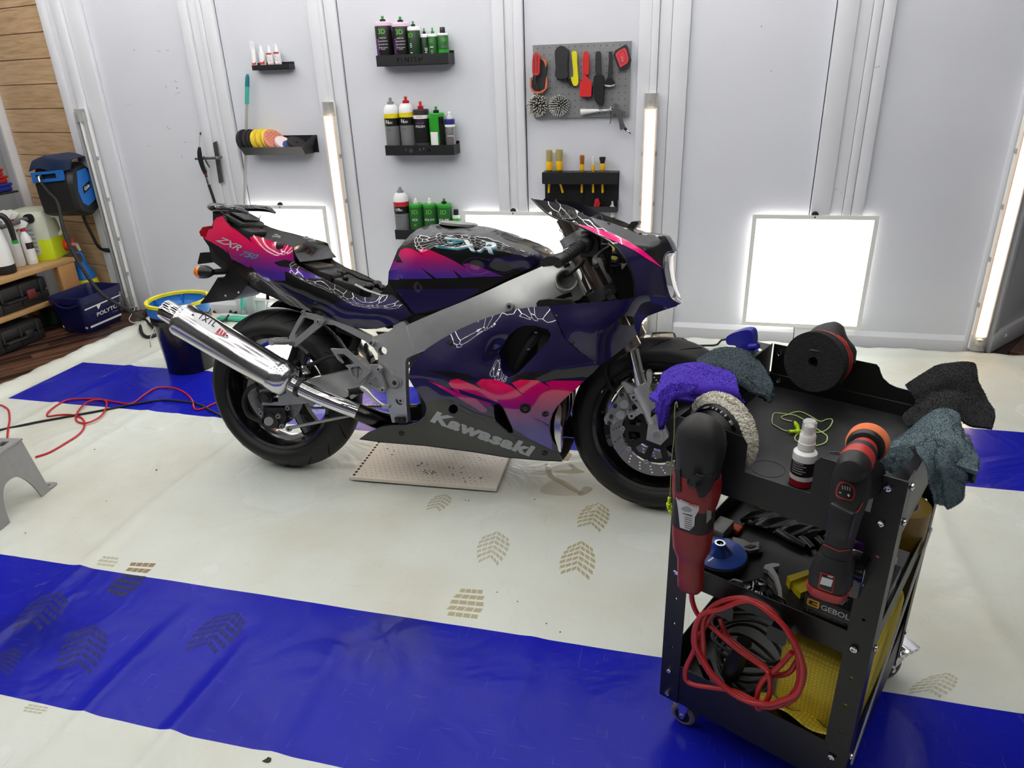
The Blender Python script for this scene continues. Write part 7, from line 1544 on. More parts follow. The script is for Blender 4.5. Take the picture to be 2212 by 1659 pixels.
# posts with holes
HZ = [.115+.0673*k for k in range(11)]
def post(x, y, sx, sy):
    w = .044; z0 = .098; z1 = .806 if y == 0 else .735
    hs = [circ(.022, zz, .0034, 8) for zz in HZ[:10]]
    g = G(); g.prism([(0, z0), (w, z0), (w, z1), (0, z1)], 0, .0022, 'y', holes=hs, M=T(x, y, 0) @ S(sx, sy, 1)); g.prism([(.0022, z0), (w, z0), (w, z1), (.0022, z1)], .0, .0022, 'x', holes=[], M=T(x, y, 0) @ S(sx, sy, 1))
    return g.build('post', 'cart_black', ct, smooth=0)
for x, y, sx, sy in ((0, 0, 1, 1), (TW, 0, -1, 1), (0, TD, 1, -1), (TW, TD, -1, -1)): post(x, y, sx, sy)
# trays
def traybox(z0, z1, zf, front=True):
    cb(.003, TW-.003, .003, TD-.003, zf-.002, zf, 'tray_floor', 'cart_dust' if z0 > .6 else 'cart_black')
    for nm, b_ in (('tray_side', (.0025, .005, .003, TD-.003)), ('tray_side', (TW-.005, TW-.0025, .003, TD-.003)), ('tray_back', (.005, TW-.005, TD-.0055, TD-.003))): cb(*b_, z0, z1, nm)
    if front: cb(.005, TW-.005, .0025, .005, z0, z1, 'tray_front')
traybox(.428, .480, .432); traybox(.098, .205, .102)
traybox(.672, .733, .703, False)
f_ = [(0, .672), (TW, .672), (TW, .806), (.358, .806), (.352, .800), (.350, .733), (.296, .733), (.296, .796), (.288, .806), (.262, .806), (.254, .796), (.254, .733), (.137, .733), (.137, .790), (.128, .802), (.095, .806), (0, .806)]
G().prism(f_, .0, -.0018, 'y').build('front_plate', 'cart_black', ct, smooth=0)
bk_ = [(.004, .672), (TW-.004, .672), (TW-.004, .755), (.33, .757), (.293, .763), (.272, .764), (.258, .768), (.244, .778), (.237, .790), (.233, .800), (.226, .806), (.004, .806)]
G().prism(bk_, TD-.003, TD-.0005, 'y').build('back_plate', 'cart_black', ct, smooth=0)
cb(TW-.0025, TW-.0005, .044, TD-.044, .70, .80, 'side_plate', mat('cart_side', (58, 59, 60), .4, .4))
# side rack with bottle holes along the near side
hr = [circ(-.026, .03, .012, 14), circ(-.026, .12, .019, 16), circ(-.026, .22, .019, 16), circ(-.026, .32, .019, 16), circ(-.026, .42, .019, 16)]
G().prism([(-.055, -.002), (.0, -.002), (.0, TD), (-.055, TD)], .800, .802, 'z', holes=hr).build('bottle_rack', 'cart_black', ct, smooth=0)
cb(-.057, -.055, -.002, TD, .788, .802, 'rack_lip'); cb(-.002, 0, -.002, TD, .72, .806, 'rack_web')
# brace, bolts, hooks
a, b = tpl(y2(1655, 285), 'x', TW+.004), tpl(y2(1352, 910), 'x', TW+.004)
a, b = Vector((TW+.003, .43, .475)), Vector((TW+.003, .03, .15))
d = (b-a).normalized(); n_ = Vector((0, d.z, -d.y))*.011
G().add([tuple(p) for p in (a+n_, a-n_, b-n_, b+n_, a+n_+Vector((.003, 0, 0)), a-n_+Vector((.003, 0, 0)), b-n_+Vector((.003, 0, 0)), b+n_+Vector((.003, 0, 0)))], [(3, 2, 1, 0), (4, 5, 6, 7), (0, 1, 5, 4), (1, 2, 6, 5), (2, 3, 7, 6), (3, 0, 4, 7)]).build('brace', mat('brace_grey', (150, 152, 152), .4, .5), ct, smooth=0)
def tb(x, y, z, ax):
    dv = Vector((0, -1, 0)) if ax == 'y' else Vector((1, 0, 0)); p = Vector((x, y, z))
    o = G(align(p, p+dv)).lathe([(.0062, 0), (.0066, .001), (.006, .0045), (.004, .005), (.0036, .0025), (0, .0025)], 14).build('bolt', 'chrome', ct)
for z in (.788, .721, .453, .180): tb(.368, -.002, z, 'y'); tb(TW, .021, z, 'x')
for z in (.453, .182, .115): tb(.02, -.0002, z, 'y')
for z in (.459, .171, .10): tb(TW, TD-.02, z, 'x')
for x, z in ((tpl(y1(760, 222), 'y', TD-.006).x, .787), (tpl(y1(805, 362), 'y', TD-.006).x, .72)): tb(max(x, .02), TD-.006, z, 'y')
for u, v in ((493, 765), (792, 905)):
    p = tpl(y2(u, v), 'y', -.03); o = G(); o.prism(rrect(p.x-.02, p.x+.016, p.z-.017, p.z+.017, .006, 3), -.032, -.030, 'y'); o.box(p.x-.018, p.x+.014, -.031, .001, p.z+.004, p.z+.006); o.build('cord_hook', 'cart_black', ct, smooth=0)
# castors
for x, y, r_, ang in ((.045, .045, .03, 0), (TW-.02, TD-.0, .034, 60), (.045, TD-.05, .03, 0), (TW-.045, .045, .03, 0)):
    M_ = T(x, y, 0) @ RZ(ang); cw = G(M_ @ T(0, 0, r_+.003)); cw.lathe([(r_*.3, -.013), (r_*.8, -.014), (r_, -.010), (r_, .010), (r_*.8, .014), (r_*.3, .013)], 28, M=RX(90))
    c = cw.build('castor', mat('castor_grey', (112, 110, 106), .55), ct)
    G(M_ @ T(0, 0, r_+.003)).lathe([(r_*.6, -.0145), (r_*.6, .0145)], 20, M=RX(90)).build('castor_core', 'black_plastic', c)
    g = G(M_)
    for s in (-1, 1): g.prism([(-.016, .095), (.02, .095), (.006, r_), (-.006, r_)], s*.016-.001, s*.016+.001, 'y')
    g.box(-.022, .024, -.02, .02, .092, .0975, .001); g.build('castor_fork', 'chrome', c)
    G(M_ @ T(0, 0, r_+.003)).cyl((0, -.02, 0), (0, .02, 0), .006, n=10).build('castor_axle', 'chrome', c)
    if ang: G(M_).prism([(.0, .05), (.03, .075), (.065, .08), (.07, .088), (.03, .088), (-.005, .08)], -.022, .022, 'y').build('brake_lever', 'chrome', c)

# ---------------------------------------------------------------- things on the trolley
def tth(name, label, cat, group=None): return thing(name, label, cat, TM, group)
def tvec(z_, u, v, ax, val): return tpl(z_(u, v), ax, val)
def loft_px(g, z_, secs, y, depth=.8, n=20, sq=2.6):
    """sections (u, v, half width px, y offset): rings across the tool's axis"""
    C_ = [tvec(z_, u, v, 'y', y+(e[0] if e else 0)) for u, v, w, *e in secs]; R = []
    for i, (u, v, w, *e) in enumerate(secs):
        c0 = C_[i]; r_ = (tvec(z_, u+w, v, 'y', c0.y)-c0).length; t_ = (C_[min(i+1, len(C_)-1)]-C_[max(i-1, 0)]).normalized()
        sx_ = Vector((1, 0, 0)); sx_ = (sx_-t_*sx_.dot(t_)).normalized(); sy_ = t_.cross(sx_); ring = []
        for k in range(n):
            a_ = 2*pi*k/n; ca, sa = cos(a_), sin(a_); ca = math.copysign(abs(ca)**(2/sq), ca); sa = math.copysign(abs(sa)**(2/sq), sa)
            dd = e[1] if len(e) > 1 else depth
            ring.append(tuple(c0+sx_*(r_*ca)+sy_*(r_*dd*sa)))
        R.append(ring)
    g.loft(R); return g
mat('tool_black', (27, 27, 28), .55, noise=.12, nscale=30, bump=.04, bscale=500); mat('tool_red', (132, 26, 28), .45, noise=.06); mat('tool_red2', (176, 44, 40), .42)
mat('wool', (226, 222, 206), .95, sheen=.5, bump=1, bscale=160, noise=.1, nscale=60)
# wool pad polisher
q = tth('wool_polisher', 'black and red rotary polisher with white wool pad on the trolley corner', 'polisher')
loft_px(G(), y1, [(375, 583, 30), (372, 592, 62), (368, 620, 98), (360, 670, 126), (356, 720, 134), (350, 780, 130), (345, 830, 120), (340, 870, 114), (336, 920, 120), (333, 960, 120), (330, 1010, 118)], -.062).build('motor_head', 'tool_black', q, smooth=60)
loft_px(G(), y1, [(336, 905, 122), (333, 950, 126), (329, 1010, 124), (324, 1050, 116), (320, 1070, 112)], -.062, .78).build('red_band', 'tool_red', q, smooth=60)
loft_px(G(), y1, [(322, 1040, 112), (316, 1100, 108), (310, 1180, 104), (308, 1215, 102)], -.062).build('body', 'tool_black', q, smooth=60)
loft_px(G(), y1, [(310, 1205, 104), (306, 1270, 100), (302, 1340, 92), (300, 1375, 76), (299, 1400, 66), (297, 1480, 64), (296, 1560, 62), (296, 1574, 52)], -.062).build('rear_grip', 'tool_red', q, smooth=60)
gs = G(); loft_px(gs, y1, [(340, 860, 118), (336, 905, 126), (333, 950, 130), (329, 1010, 128), (324, 1060, 118)], -.062, .79); bvs = BVHTree.FromPolygons([tuple(v) for v in gs.v], gs.f)
for pl_ in ([(208, 880), (236, 870), (240, 1020), (212, 1015)], [(330, 880), (462, 870), (440, 940), (420, 1000), (375, 1050), (345, 1050), (328, 1000)]): 
    vs_, ts_ = cdt([y1(*a_) for a_ in pl_], (), 6); P_ = []
    for v in vs_: d_ = tray_(*v).normalized(); h = bvs.ray_cast(CPt, d_); P_.append(h[0]-d_*.001 if h[0] else None)
    g = G(); g.add([p or Vector((0, 0, 0)) for p in P_], [t[::-1] for t in ts_ if all(P_[i] is not None for i in t)]); g.build('rubber_saddle', 'tool_black', q, smooth=60)
c0 = tvec(y1, 275, 978, 'y', -.125); G(align(c0, c0+Vector((-.2, -1, .1)))).lathe([(.010, -.03), (.0095, -.012), (.008, -.012), (.007, -.014), (0, -.014)], 16).build('lock_button', 'tool_black', q)
def tface(pts, y, ex): return [tuple(tvec(y1, u, v, 'y', y+e)) for u, v, e in pts]
dl = [(210, 1035, .03), (345, 1075, 0), (345, 1120, 0), (322, 1160, 0), (318, 1210, .0), (290, 1240, .0), (235, 1222, .02), (222, 1110, .03)]
bvp = G(); loft_px(bvp, y1, [(322, 1030, 117), (316, 1100, 112), (310, 1180, 108), (306, 1250, 104)], -.062); pb3 = BVHTree.FromPolygons([tuple(v) for v in bvp.v], bvp.f)
def tdecal(name, poly, bvh, mt, parent, z_=y1, step=6, off=.0006):
    vs, ts = cdt([z_(*p) for p in poly], (), step); P = []
    for v in vs:
        d_ = tray_(*v).normalized(); h = bvh.ray_cast(CPt, d_); P.append(h[0]-d_*(off*2) if h[0] else None)
    g = G(); g.add([p or Vector((0, 0, 0)) for p in P], [t[::-1] for t in ts if all(P[i] is not None for i in t)]); return g.build(name, mt, parent, smooth=60)
def tletters(s, fn, bvh, mt, parent, lift=.001, bold=0, **kw):
    tmp = G().text(s, w=1, h=1, off=bold, **kw); P = []
    for v in tmp.v: d_ = tray_(*fn(v.x, v.y)).normalized(); h = bvh.ray_cast(CPt, d_); P.append(h[0]-d_*(lift*2) if h[0] else None)
    g = G(); g.add([p or Vector((0, 0, 0)) for p in P], [f for f in tmp.f if all(P[i] is not None for i in f)]); return g.build('lettering', mt, parent, smooth=0)
def tq(z_, p0, p1, p2): a, b, c = (Vector(z_(*p)) for p in (p0, p1, p2)); return lambda x, y: tuple(a+(b-a)*(x+.5)+(c-a)*(y+.5))
tdecal('data_label', [(212, 1038), (345, 1078), (345, 1122), (322, 1162), (318, 1212), (290, 1240), (236, 1222), (224, 1110)], pb3, mat('label_silver', (200, 202, 206), .4), q)
tletters('POLISH', tq(y1, (218, 1066), (288, 1092), (220, 1044)), pb3, mat('txt_grey', (90, 86, 88), .5), q, .002)
tletters('FLEX', tq(y1, (290, 1092), (340, 1110), (292, 1070)), pb3, 'print_red', q, .002, bold=.02)
for k in range(6): tdecal('print_line', [(262, 1158+k*12), (306, 1170+k*12), (306, 1174+k*12), (262, 1162+k*12)], pb3, 'txt_grey', q, step=9, off=.0009)
tdecal('print_line', [(250, 1138), (306, 1152), (306, 1160), (250, 1142)], pb3, 'print_black', q, step=9, off=.0009)
tdecal('dial_print', cat2([(245, 1108), (275, 1100), (302, 1118), (298, 1132), (265, 1130), (248, 1122)], 4, True), pb3, 'print_grey', q, step=9, off=.0009)
# code sticker on the side is left blank
tdecal('side_sticker', [(390, 1085), (418, 1068), (416, 1170), (388, 1200)], pb3, 'print_grey', q)
wc = tvec(y1, 448, 690, 'y', .03); wdir = Vector((.30, 1, -.05)).normalized(); A_ = align(wc, wc+wdir)
rg = random.Random(8); R_ = []
for i in range(9):
    a_ = -.5*pi+pi*i/8; R_.append([((.057+.022*cos(a_)+(rg.random()-.5)*.003)*cos(2*pi*k/110), (.057+.022*cos(a_)+(rg.random()-.5)*.003)*sin(2*pi*k/110), .012+.014*sin(a_)+(rg.random()-.5)*.003) for k in range(110)])
G(A_).loft(R_, True, True).build('wool_pad', 'wool', q, smooth=80)
g = G(A_); rg = random.Random(4)
for k in range(2200):
    a_ = 2*pi*rg.random(); e_ = (rg.random()-.35)*1.9; r0 = .057+.021*cos(e_); p_ = Vector((r0*cos(a_), r0*sin(a_), .012+.014*sin(e_))); d_ = Vector((cos(a_)*cos(e_)+.5*(rg.random()-.5), sin(a_)*cos(e_)+.5*(rg.random()-.5), sin(e_)+.4*(rg.random()-.5))).normalized()
    g.tube([tuple(p_-d_*.003), tuple(p_+d_*(.0018+.0026*rg.random()))], [.0022, .0008], 4)
tag(g.build('wool_tuft', 'wool', q), kind='stuff')
G(A_).lathe([(.022, -.030), (.036, -.022), (.052, -.010), (.061, -.004), (.0625, .004), (.058, .010)], 48).build('backing_plate', 'black_plastic', q, smooth=40)
G(A_).lathe([(.051, -.0112), (.054, -.0122), (.057, -.0082)], 48, caps=False).build('plate_ring', 'black_gloss', q)
hc = tvec(y1, 360, 700, 'y', -.03); G().tube([tuple(hc), tuple(wc-wdir*.03)], [.03, .022], 20).build('gear_neck', 'tool_black', q)
# cordless polisher with orange pad
q = tth('cordless_polisher', 'black and red cordless polisher with small orange pad at the trolley front', 'polisher')
Y0 = -.060
loft_px(G(), y1, [(1250, 846, 66), (1240, 860, 84), (1230, 888, 98), (1222, 930, 106), (1218, 980, 110), (1210, 1040, 106), (1196, 1100, 98), (1180, 1160, 92), (1168, 1230, 84), (1152, 1300, 78), (1138, 1345, 82), (1130, 1380, 92)], Y0).build('handle_body', 'tool_black', q, smooth=60)
loft_px(G(), y1, [(1128, 1370, 84), (1122, 1410, 104), (1112, 1460, 112), (1100, 1520, 112), (1092, 1570, 104), (1088, 1590, 92)], Y0, .9, sq=4).build('battery', 'tool_black', q, smooth=50)
loft_px(G(), y1, [(1095, 1540, 115), (1090, 1575, 108), (1088, 1596, 92)], Y0, .92, sq=4).build('battery_edge', 'tool_red2', q, smooth=50)
cA, cB = tvec(y1, 1238, 860, 'y', Y0-.0), tvec(y1, 1290, 775, 'y', Y0+.066); ax_ = (cB-cA).normalized(); A_ = align(cA-ax_*.005, cB); LL = (cB-cA).length
K7 = .6
def hd(pr, nm, m_, n=36): G(A_).lathe([(r_*K7, z_*.9) for r_, z_ in pr], n).build(nm, m_, q, smooth=40)
hd([(.01, -.03), (.028, -.026), (.038, -.014), (.0415, 0), (.04, .008)], 'gear_head', 'tool_black')
hd([(.036, .004), (.041, .008), (.041, .02), (.0405, .022), (.042, .026), (.040, .040), (.036, .042)], 'red_collar', 'tool_red2')
hd([(.037, .042), (.040, .046), (.040, .058), (.036, .060)], 'rubber_ring', 'tool_black')
hd([(.034, .060), (.034, .082), (.03, .084)], 'red_neck', 'tool_red2')
hd([(.028, .084), (.044, .088), (.048, .094), (.048, .104)], 'backing_plate', 'black_plastic')
hd([(.049, .099), (.0535, .104), (.054, .124), (.049, .132), (0, .133)], 'foam_pad', mat('foam_orange', (226, 122, 76), .9, bump=.3, bscale=600))
g5 = G(); loft_px(g5, y1, [(1235, 862, 84), (1228, 890, 98), (1222, 930, 106), (1218, 980, 110), (1210, 1040, 106), (1196, 1100, 98), (1180, 1160, 92), (1168, 1230, 84), (1152, 1300, 78), (1138, 1345, 82)], Y0); p5 = BVHTree.FromPolygons([tuple(v) for v in g5.v], g5.f)
tdecal('display_frame', cat2([(1130, 1035), (1150, 965), (1200, 962), (1240, 1000), (1232, 1065), (1180, 1062)], 3, True), p5, 'tool_red2', q)
tdecal('display', cat2([(1138, 1030), (1155, 973), (1200, 970), (1232, 1004), (1225, 1057), (1180, 1054)], 3, True), p5, 'print_black', q, off=.001)
tletters('-', tq(y1, (1150, 1022), (1164, 1026), (1150, 1014)), p5, 'print_white', q, .0016, .03) if False else tdecal('print_mark', [(1150, 1017), (1163, 1021), (1163, 1026), (1150, 1022)], p5, 'print_white', q, step=9, off=.0014)
tdecal('print_mark', [(1196, 1032), (1212, 1037), (1212, 1042), (1196, 1037)], p5, 'print_white', q, step=9, off=.0014); tdecal('print_mark', [(1202, 1028), (1207, 1029), (1207, 1047), (1202, 1046)], p5, 'print_white', q, step=9, off=.0014)
for k in range(4): tdecal('display_bar', [(1166+k*14, 980+k*3), (1172+k*14, 981+k*3), (1174+k*14, 1003+k*3), (1168+k*14, 1002+k*3)], p5, 'print_grey', q, step=9, off=.0014) if k < 4 else None
tdecal('switch_frame', [(1112, 1135), (1196, 1150), (1186, 1250), (1090, 1225)], p5, 'tool_red2', q)
c0 = tvec(y1, 1148, 1190, 'y', Y0-.062); G(align(c0, c0+Vector((-.3, -1, .1)))).box(-.019, .019, -.024, .024, -.01, .003, .003).build('switch', 'print_black', q)
tdecal('red_line', [(1060, 1315), (1150, 1355), (1215, 1348), (1216, 1353), (1150, 1361), (1058, 1321)], p5, 'tool_red2', q, off=.0008)
tdecal('red_line', [(1196, 1170), (1260, 1120), (1285, 1075), (1288, 1085), (1262, 1130), (1196, 1180)], p5, 'tool_red2', q, off=.0008)
g6 = G(); loft_px(g6, y1, [(1128, 1370, 84), (1122, 1410, 104), (1112, 1460, 112), (1100, 1520, 112), (1092, 1570, 104), (1088, 1590, 92)], Y0, .9, sq=4); p6 = BVHTree.FromPolygons([tuple(v) for v in g6.v], g6.f)
tdecal('battery_label', [(1044, 1476), (1126, 1502), (1112, 1602), (1028, 1570)], p6, 'tool_red2', q); tdecal('battery_label', [(1050, 1484), (1120, 1508), (1108, 1594), (1036, 1566)], p6, 'print_black', q, off=.001); tdecal('battery_label', [(1052, 1504), (1116, 1524), (1104, 1564), (1040, 1546)], p6, mat('label_silver'), q, off=.0014)
tletters('FLEX', tq(y1, (1086, 1506), (1116, 1514), (1087, 1497)), p6, 'print_white', q, .0016, .03)
G().box(*(lambda p: (p.x-.012, p.x+.022))(tvec(y1, 1238, 1480, 'y', Y0+.06)), Y0+.01, Y0+.07, tvec(y1, 1238, 1570, 'y', Y0+.04).z, tvec(y1, 1238, 1400, 'y', Y0+.04).z, .006).build('battery_pack', 'black_gloss', q)
c0 = tvec(y1, 1335, 945, 'y', -.02); G(align(c0, c0+Vector((.6, -.3, .2)))).lathe([(.03, -.012), (.032, 0), (.02, .004)], 20).build('side_hook', 'black_plastic', q)
# polisher with black pad leaning on the back plate
q = tth('pad_polisher', 'polisher with large black foam pad leaning at the trolley back', 'polisher')
pc_ = tvec(y1, 1000, 272, 'y', .36); nd = Vector((-.14, -1, .12)).normalized(); A_ = align(pc_, pc_-nd)
R1 = (tvec(y1, 1185, 272, 'y', .36)-pc_).length
G(A_).prism(circ(0, 0, R1, 60), 0, .026, 'z', holes=[circ(0, 0, .011, 16)]).build('foam_pad', mat('foam_black', (30, 29, 31), .95, bump=.8, bscale=420, noise=.2, nscale=200), q, smooth=50)
G(A_).lathe([(R1*.2, .02), (R1*.2, .0265), (.0, .0265)], 16).build('pad_core', 'gap_dark', q)
G(A_).lathe([(R1*.98, .026), (R1*.99, .034), (R1*.93, .036), (R1*.93, .040), (R1*.98, .042), (R1*.96, .052), (R1*.9, .056)], 60).build('red_ring', 'tool_red2', q)
G(A_).lathe([(R1*.9, .036), (R1*.96, .037), (R1*.96, .041), (R1*.9, .042)], 60, caps=False).build('ring_gap', 'tool_black', q)
hb_ = tvec(y1, 1105, 120, 'y', .44); G().tube([tuple(pc_-nd*.055), tuple(lerp(pc_-nd*.055, hb_, .55)), tuple(hb_), tuple(hb_+Vector((.005, .02, .018)))], [.062, .058, .04, .015], 28, k=4).build('motor_head', 'tool_black', q, smooth=60)
dn = tvec(y1, 1120, 330, 'y', .445); dn = Vector((dn.x, .438, .73)); G().tube([tuple(lerp(pc_-nd*.06, hb_, .3)), (dn.x, .425, dn.z+.02)], [.03, .028], 16).build('grip', 'tool_black', q)
# spray bottle with red foot on the tray
ZT = .7032
p = tpl(y1(930, 968), 'z', ZT); q = thing('small_spray_bottle', 'small white spray bottle with dark label and red foot on the tray', 'spray bottle', TM @ T(p.x, p.y, ZT+.0003))
G().lathe([(.0195, 0), (.021, .002), (.021, .014)], 28).build('foot', mat('foot_red', (160, 20, 30), .3), q)
G().lathe([(.0208, .014), (.0208, .054), (.0208, .056), (.0205, .066), (.017, .070), (.0125, .072)], 28).build('body', 'b_white', q)
G().lathe([(.0212, .024), (.0212, .052)], 28, caps=False).build('label_wrap', mat('lab_plum', (34, 26, 34), .4), q)
for k in range(5): G().sheet(lambda a_, b_: (.0214*sin(-.75+a_*(1.0+.25*(k % 2))), -.0214*cos(-.75+a_*(1.0+.25*(k % 2))), .0485-.0048*k+b_*.0022), 8, 1).build('print_line', 'print_grey', q, smooth=0)
G().lathe([(.0214, .015), (.0214, .023)], 28, caps=False).build('label_band', 'print_white', q)
G().lathe([(.0125, .072), (.0148, .073), (.0148, .086), (.0138, .087), (.0138, .100), (.0128, .102)], 24).build('pump', 'white_plastic', q)
G().lathe([(.0128, .098), (.012, .126), (.009, .129), (0, .1295)], 24).build('dust_cap', mat('cap_clearw', (226, 228, 230), .1, alpha=.45, coat=.5), q)
G().lathe([(.009, .100), (.0085, .118), (0, .119)], 16).build('pump_head', 'white_plastic', q)
# ear plugs
mat('lime', (190, 230, 20), .45); mat('lime_cord', (196, 220, 140), .5)
q = tth('ear_plugs', 'lime ear plugs with looped cord lying on the tray', 'ear plugs')
def ztr(u, v, h=.0018): p = tpl(y1(u, v), 'z', ZT+h); return (p.x, p.y, ZT+h)
G().tube([ztr(*a_) for a_ in ((862, 668), (830, 662), (790, 640), (765, 620), (772, 570), (800, 565), (860, 572), (900, 578), (960, 610), (1000, 640), (1060, 680), (1082, 700), (1070, 735), (1010, 752), (950, 742), (900, 720), (905, 690), (960, 670), (1040, 675), (1085, 655), (1110, 620), (1108, 600), (1080, 600), (1040, 612), (990, 585), (940, 560), (900, 558), (850, 575), (820, 585), (830, 600), (880, 612))], .0012, 6, k=5).build('cord', 'lime_cord', q)
def plug(a_, b_, par):
    d_ = (b_-a_); A = align(a_, b_); l_ = d_.length
    G(A).lathe([(.0035, 0), (.0035, l_*.45), (.0055, l_*.47), (.0055, l_*.55), (.004, l_*.58), (.0048, l_*.68), (.0035, l_*.76), (.0038, l_*.85), (.002, l_*.96), (0, l_)], 14).build('plug', 'lime', par)
plug(Vector(ztr(862, 670, .006)), Vector(ztr(940, 668, .006)), q); plug(Vector(ztr(922, 672, .006)), Vector(ztr(895, 612, .006)), q)
q = tth('hanging_ear_plugs', 'lime ear plugs hanging by their cord from the trolley rack', 'ear plugs')
def yl(u, v, y=-.01): return tvec(y1, u, v, 'y', y)
G().tube([tuple(yl(*a_)) for a_ in ((222, 530), (216, 500), (206, 540), (203, 700), (192, 800), (185, 920), (178, 1050))], .0012, 6, k=4).build('cord', mat('cord_old', (150, 150, 96), .6), q)
plug(yl(176, 1050), yl(170, 1122), q); plug(yl(184, 1100, 0), yl(186, 1150, 0), q)
q = tth('steel_pick', 'thin steel pick lying on the tray', 'pick'); G().tube([ztr(1092, 788, .003), ztr(1130, 790, .003), ztr(1185, 798, .003)], [.0006, .0018, .002], 8).build('shaft', 'chrome', q); G().tube([ztr(1185, 798, .003), ztr(1215, 803, .003)], .003, 8).build('grip', 'steel', q)
g = G(); g.prism(circ(tpl(y1(742, 885), 'z', ZT).x, tpl(y1(742, 885), 'z', ZT).y, .031, 40), ZT, ZT+.0004, 'z', holes=[circ(tpl(y1(742, 885), 'z', ZT).x, tpl(y1(742, 885), 'z', ZT).y, .0302, 40)]); g.build('tray_mark', 'gap_dark', ct, smooth=0)
# blue trigger head in the rack
q = tth('blue_trigger_bottle', 'blue spray trigger bottle hanging in the trolley rack', 'spray bottle')
mat('blue_pl', (34, 36, 150), .35)
def y36(u, v, y=.42): return tvec(y1, u, v, 'y', y)
G().prism([(p_.x, p_.z) for p_ in (y36(*a_) for a_ in cat2([(515, 125), (545, 100), (620, 78), (660, 85), (672, 130), (668, 190), (660, 215), (600, 205), (575, 195), (570, 168), (525, 160)], 4, True))], .405, .432, 'y').build('trigger_head', 'blue_pl', q)
G().tube([tuple(y36(640, 185, .40)), tuple(y36(685, 180, .39))], [.008, .0065], 12).build('nozzle', 'blue_pl', q)
c0 = y36(615, 200); G().lathe([(.014, c0.z-.03), (.014, c0.z), (.011, c0.z+.004)], 16, M=T(-.026, .42, 0)).build('collar', 'blue_pl', q); G().lathe([(.017, .66), (.018, .665), (.018, c0.z-.05), (.012, c0.z-.03)], 16, M=T(-.026, .42, 0)).build('bottle_body', 'b_milk', q)
# towels
def patch(rows, nu=28, nv=28, wav=.0012, seed=0):
    """a cloth surface through a grid of points, gently rippled"""
    P = [[Vector(p) for p in r] for r in rows]; C_ = [catmull(r, 8) for r in P]; n = len(C_[0]); cols = [catmull([C_[j][i] for j in range(len(C_))], 8) for i in range(n)]; m_ = len(cols[0])
    def f(u, v):
        a, b = u*(n-1), v*(m_-1); i, j = min(int(a), n-2), min(int(b), m_-2); fa, fb = a-i, b-j
        p = (cols[i][j]*(1-fa)+cols[i+1][j]*fa)*(1-fb)+(cols[i][j+1]*(1-fa)+cols[i+1][j+1]*fa)*fb
        w = wav*(sin(u*13+seed+7*v)+.7*sin(v*15+seed*2-9*u)); return tuple(p+Vector((w, w*.5, w)))
    return f
def pile(g, n, mt, parent, seed=0, ln=.0017):
    """short upright fibres over a cloth"""
    rg = random.Random(seed+50); V = []; F = []; nf = len(g.f)
    for k in range(n):
        f = g.f[rg.randrange(nf)]; a, b, c = (g.v[i] for i in f[:3]); d_ = g.v[f[3]] if len(f) > 3 else a+(c-b)
        u, v = rg.random(), rg.random(); p = (a*(1-u)+b*u)*(1-v)+(d_*(1-u)+c*u)*v; nn = (b-a).cross(d_-a)
        if nn.length < 1e-12: continue
        nn.normalize(); t = Vector((rg.random()-.5, rg.random()-.5, rg.random()-.5)); w_ = nn.cross(t)
        if w_.length < 1e-6: continue
        w_ = w_.normalized()*.00075; i = len(V); V += [p-w_, p+w_, p+nn*ln*(.5+rg.random())+t*.0016]; F.append((i, i+1, i+2))
    h = G(); h.add(V, F); return tag(h.build('pile', mt, parent, smooth=0), kind='stuff')
def towel(label, rows, mt, seed=0, extra=(), thick=.0055):
    q = tth('microfibre_towel', label, 'towel', 'towels on the trolley')
    for r in (rows, *extra):
        g = G().sheet(patch([[tvec(y1, a[0], a[1], a[2], a[3]) for a in row] for row in r], 44, 44, seed=seed), 44, 44, thick=thick); o = g.build('cloth_fold', mt, q, smooth=80)
        pile(g, 9000, mt, o, seed)
    return q
fuzzy('tw_purple', (78, 46, 190)); fuzzy('tw_teal', (56, 72, 80)); fuzzy('tw_black', (8, 10, 17)); fuzzy('tw_grey', (96, 116, 124))
Y_ = lambda l: [(u, v, 'y', y) for u, v, y in l]
towel('dark teal towel draped on the rack behind the purple towel', [Y_([(335, 262, .34), (430, 212, .36), (545, 196, .37), (640, 228, .36)]), Y_([(350, 290, .27), (470, 262, .29), (600, 278, .29), (720, 318, .28)]), Y_([(420, 318, .22), (540, 345, .22), (650, 385, .22), (762, 410, .22)]), Y_([(520, 370, .19), (610, 425, .18), (690, 466, .17), (752, 500, .165)])], 'tw_teal', 3,
      [[Y_([(640, 230, .355), (700, 280, .31), (740, 330, .28)]), Y_([(690, 330, .30), (740, 370, .27), (765, 420, .24)]), Y_([(690, 430, .24), (740, 450, .22), (765, 480, .2)]), Y_([(690, 470, .2), (725, 490, .19), (748, 504, .18)])]])
towel('bright purple towel heaped on the trolley corner', [Y_([(140, 350, .17), (230, 300, .19), (330, 290, .2), (430, 312, .2), (520, 345, .19)]), Y_([(128, 390, .11), (240, 350, .13), (350, 350, .14), (460, 370, .14), (560, 400, .13)]), Y_([(100, 450, .06), (230, 410, .08), (350, 420, .09), (470, 430, .09), (580, 450, .09)]), Y_([(62, 488, .02), (200, 450, .06), (330, 470, .09), (470, 480, .11), (590, 480, .12)]), Y_([(110, 520, .0), (220, 500, .04), (330, 520, .08), (470, 530, .11), (604, 510, .115)])], 'tw_purple', 1,
      [[Y_([(180, 420, .06), (260, 410, .05), (330, 430, .04)]), Y_([(130, 470, .03), (200, 450, .02), (290, 460, .01)]), Y_([(118, 560, .0), (150, 500, .0), (200, 490, -.005)]), Y_([(122, 650, -.01), (142, 655, -.01), (160, 600, -.012)])]], .007)
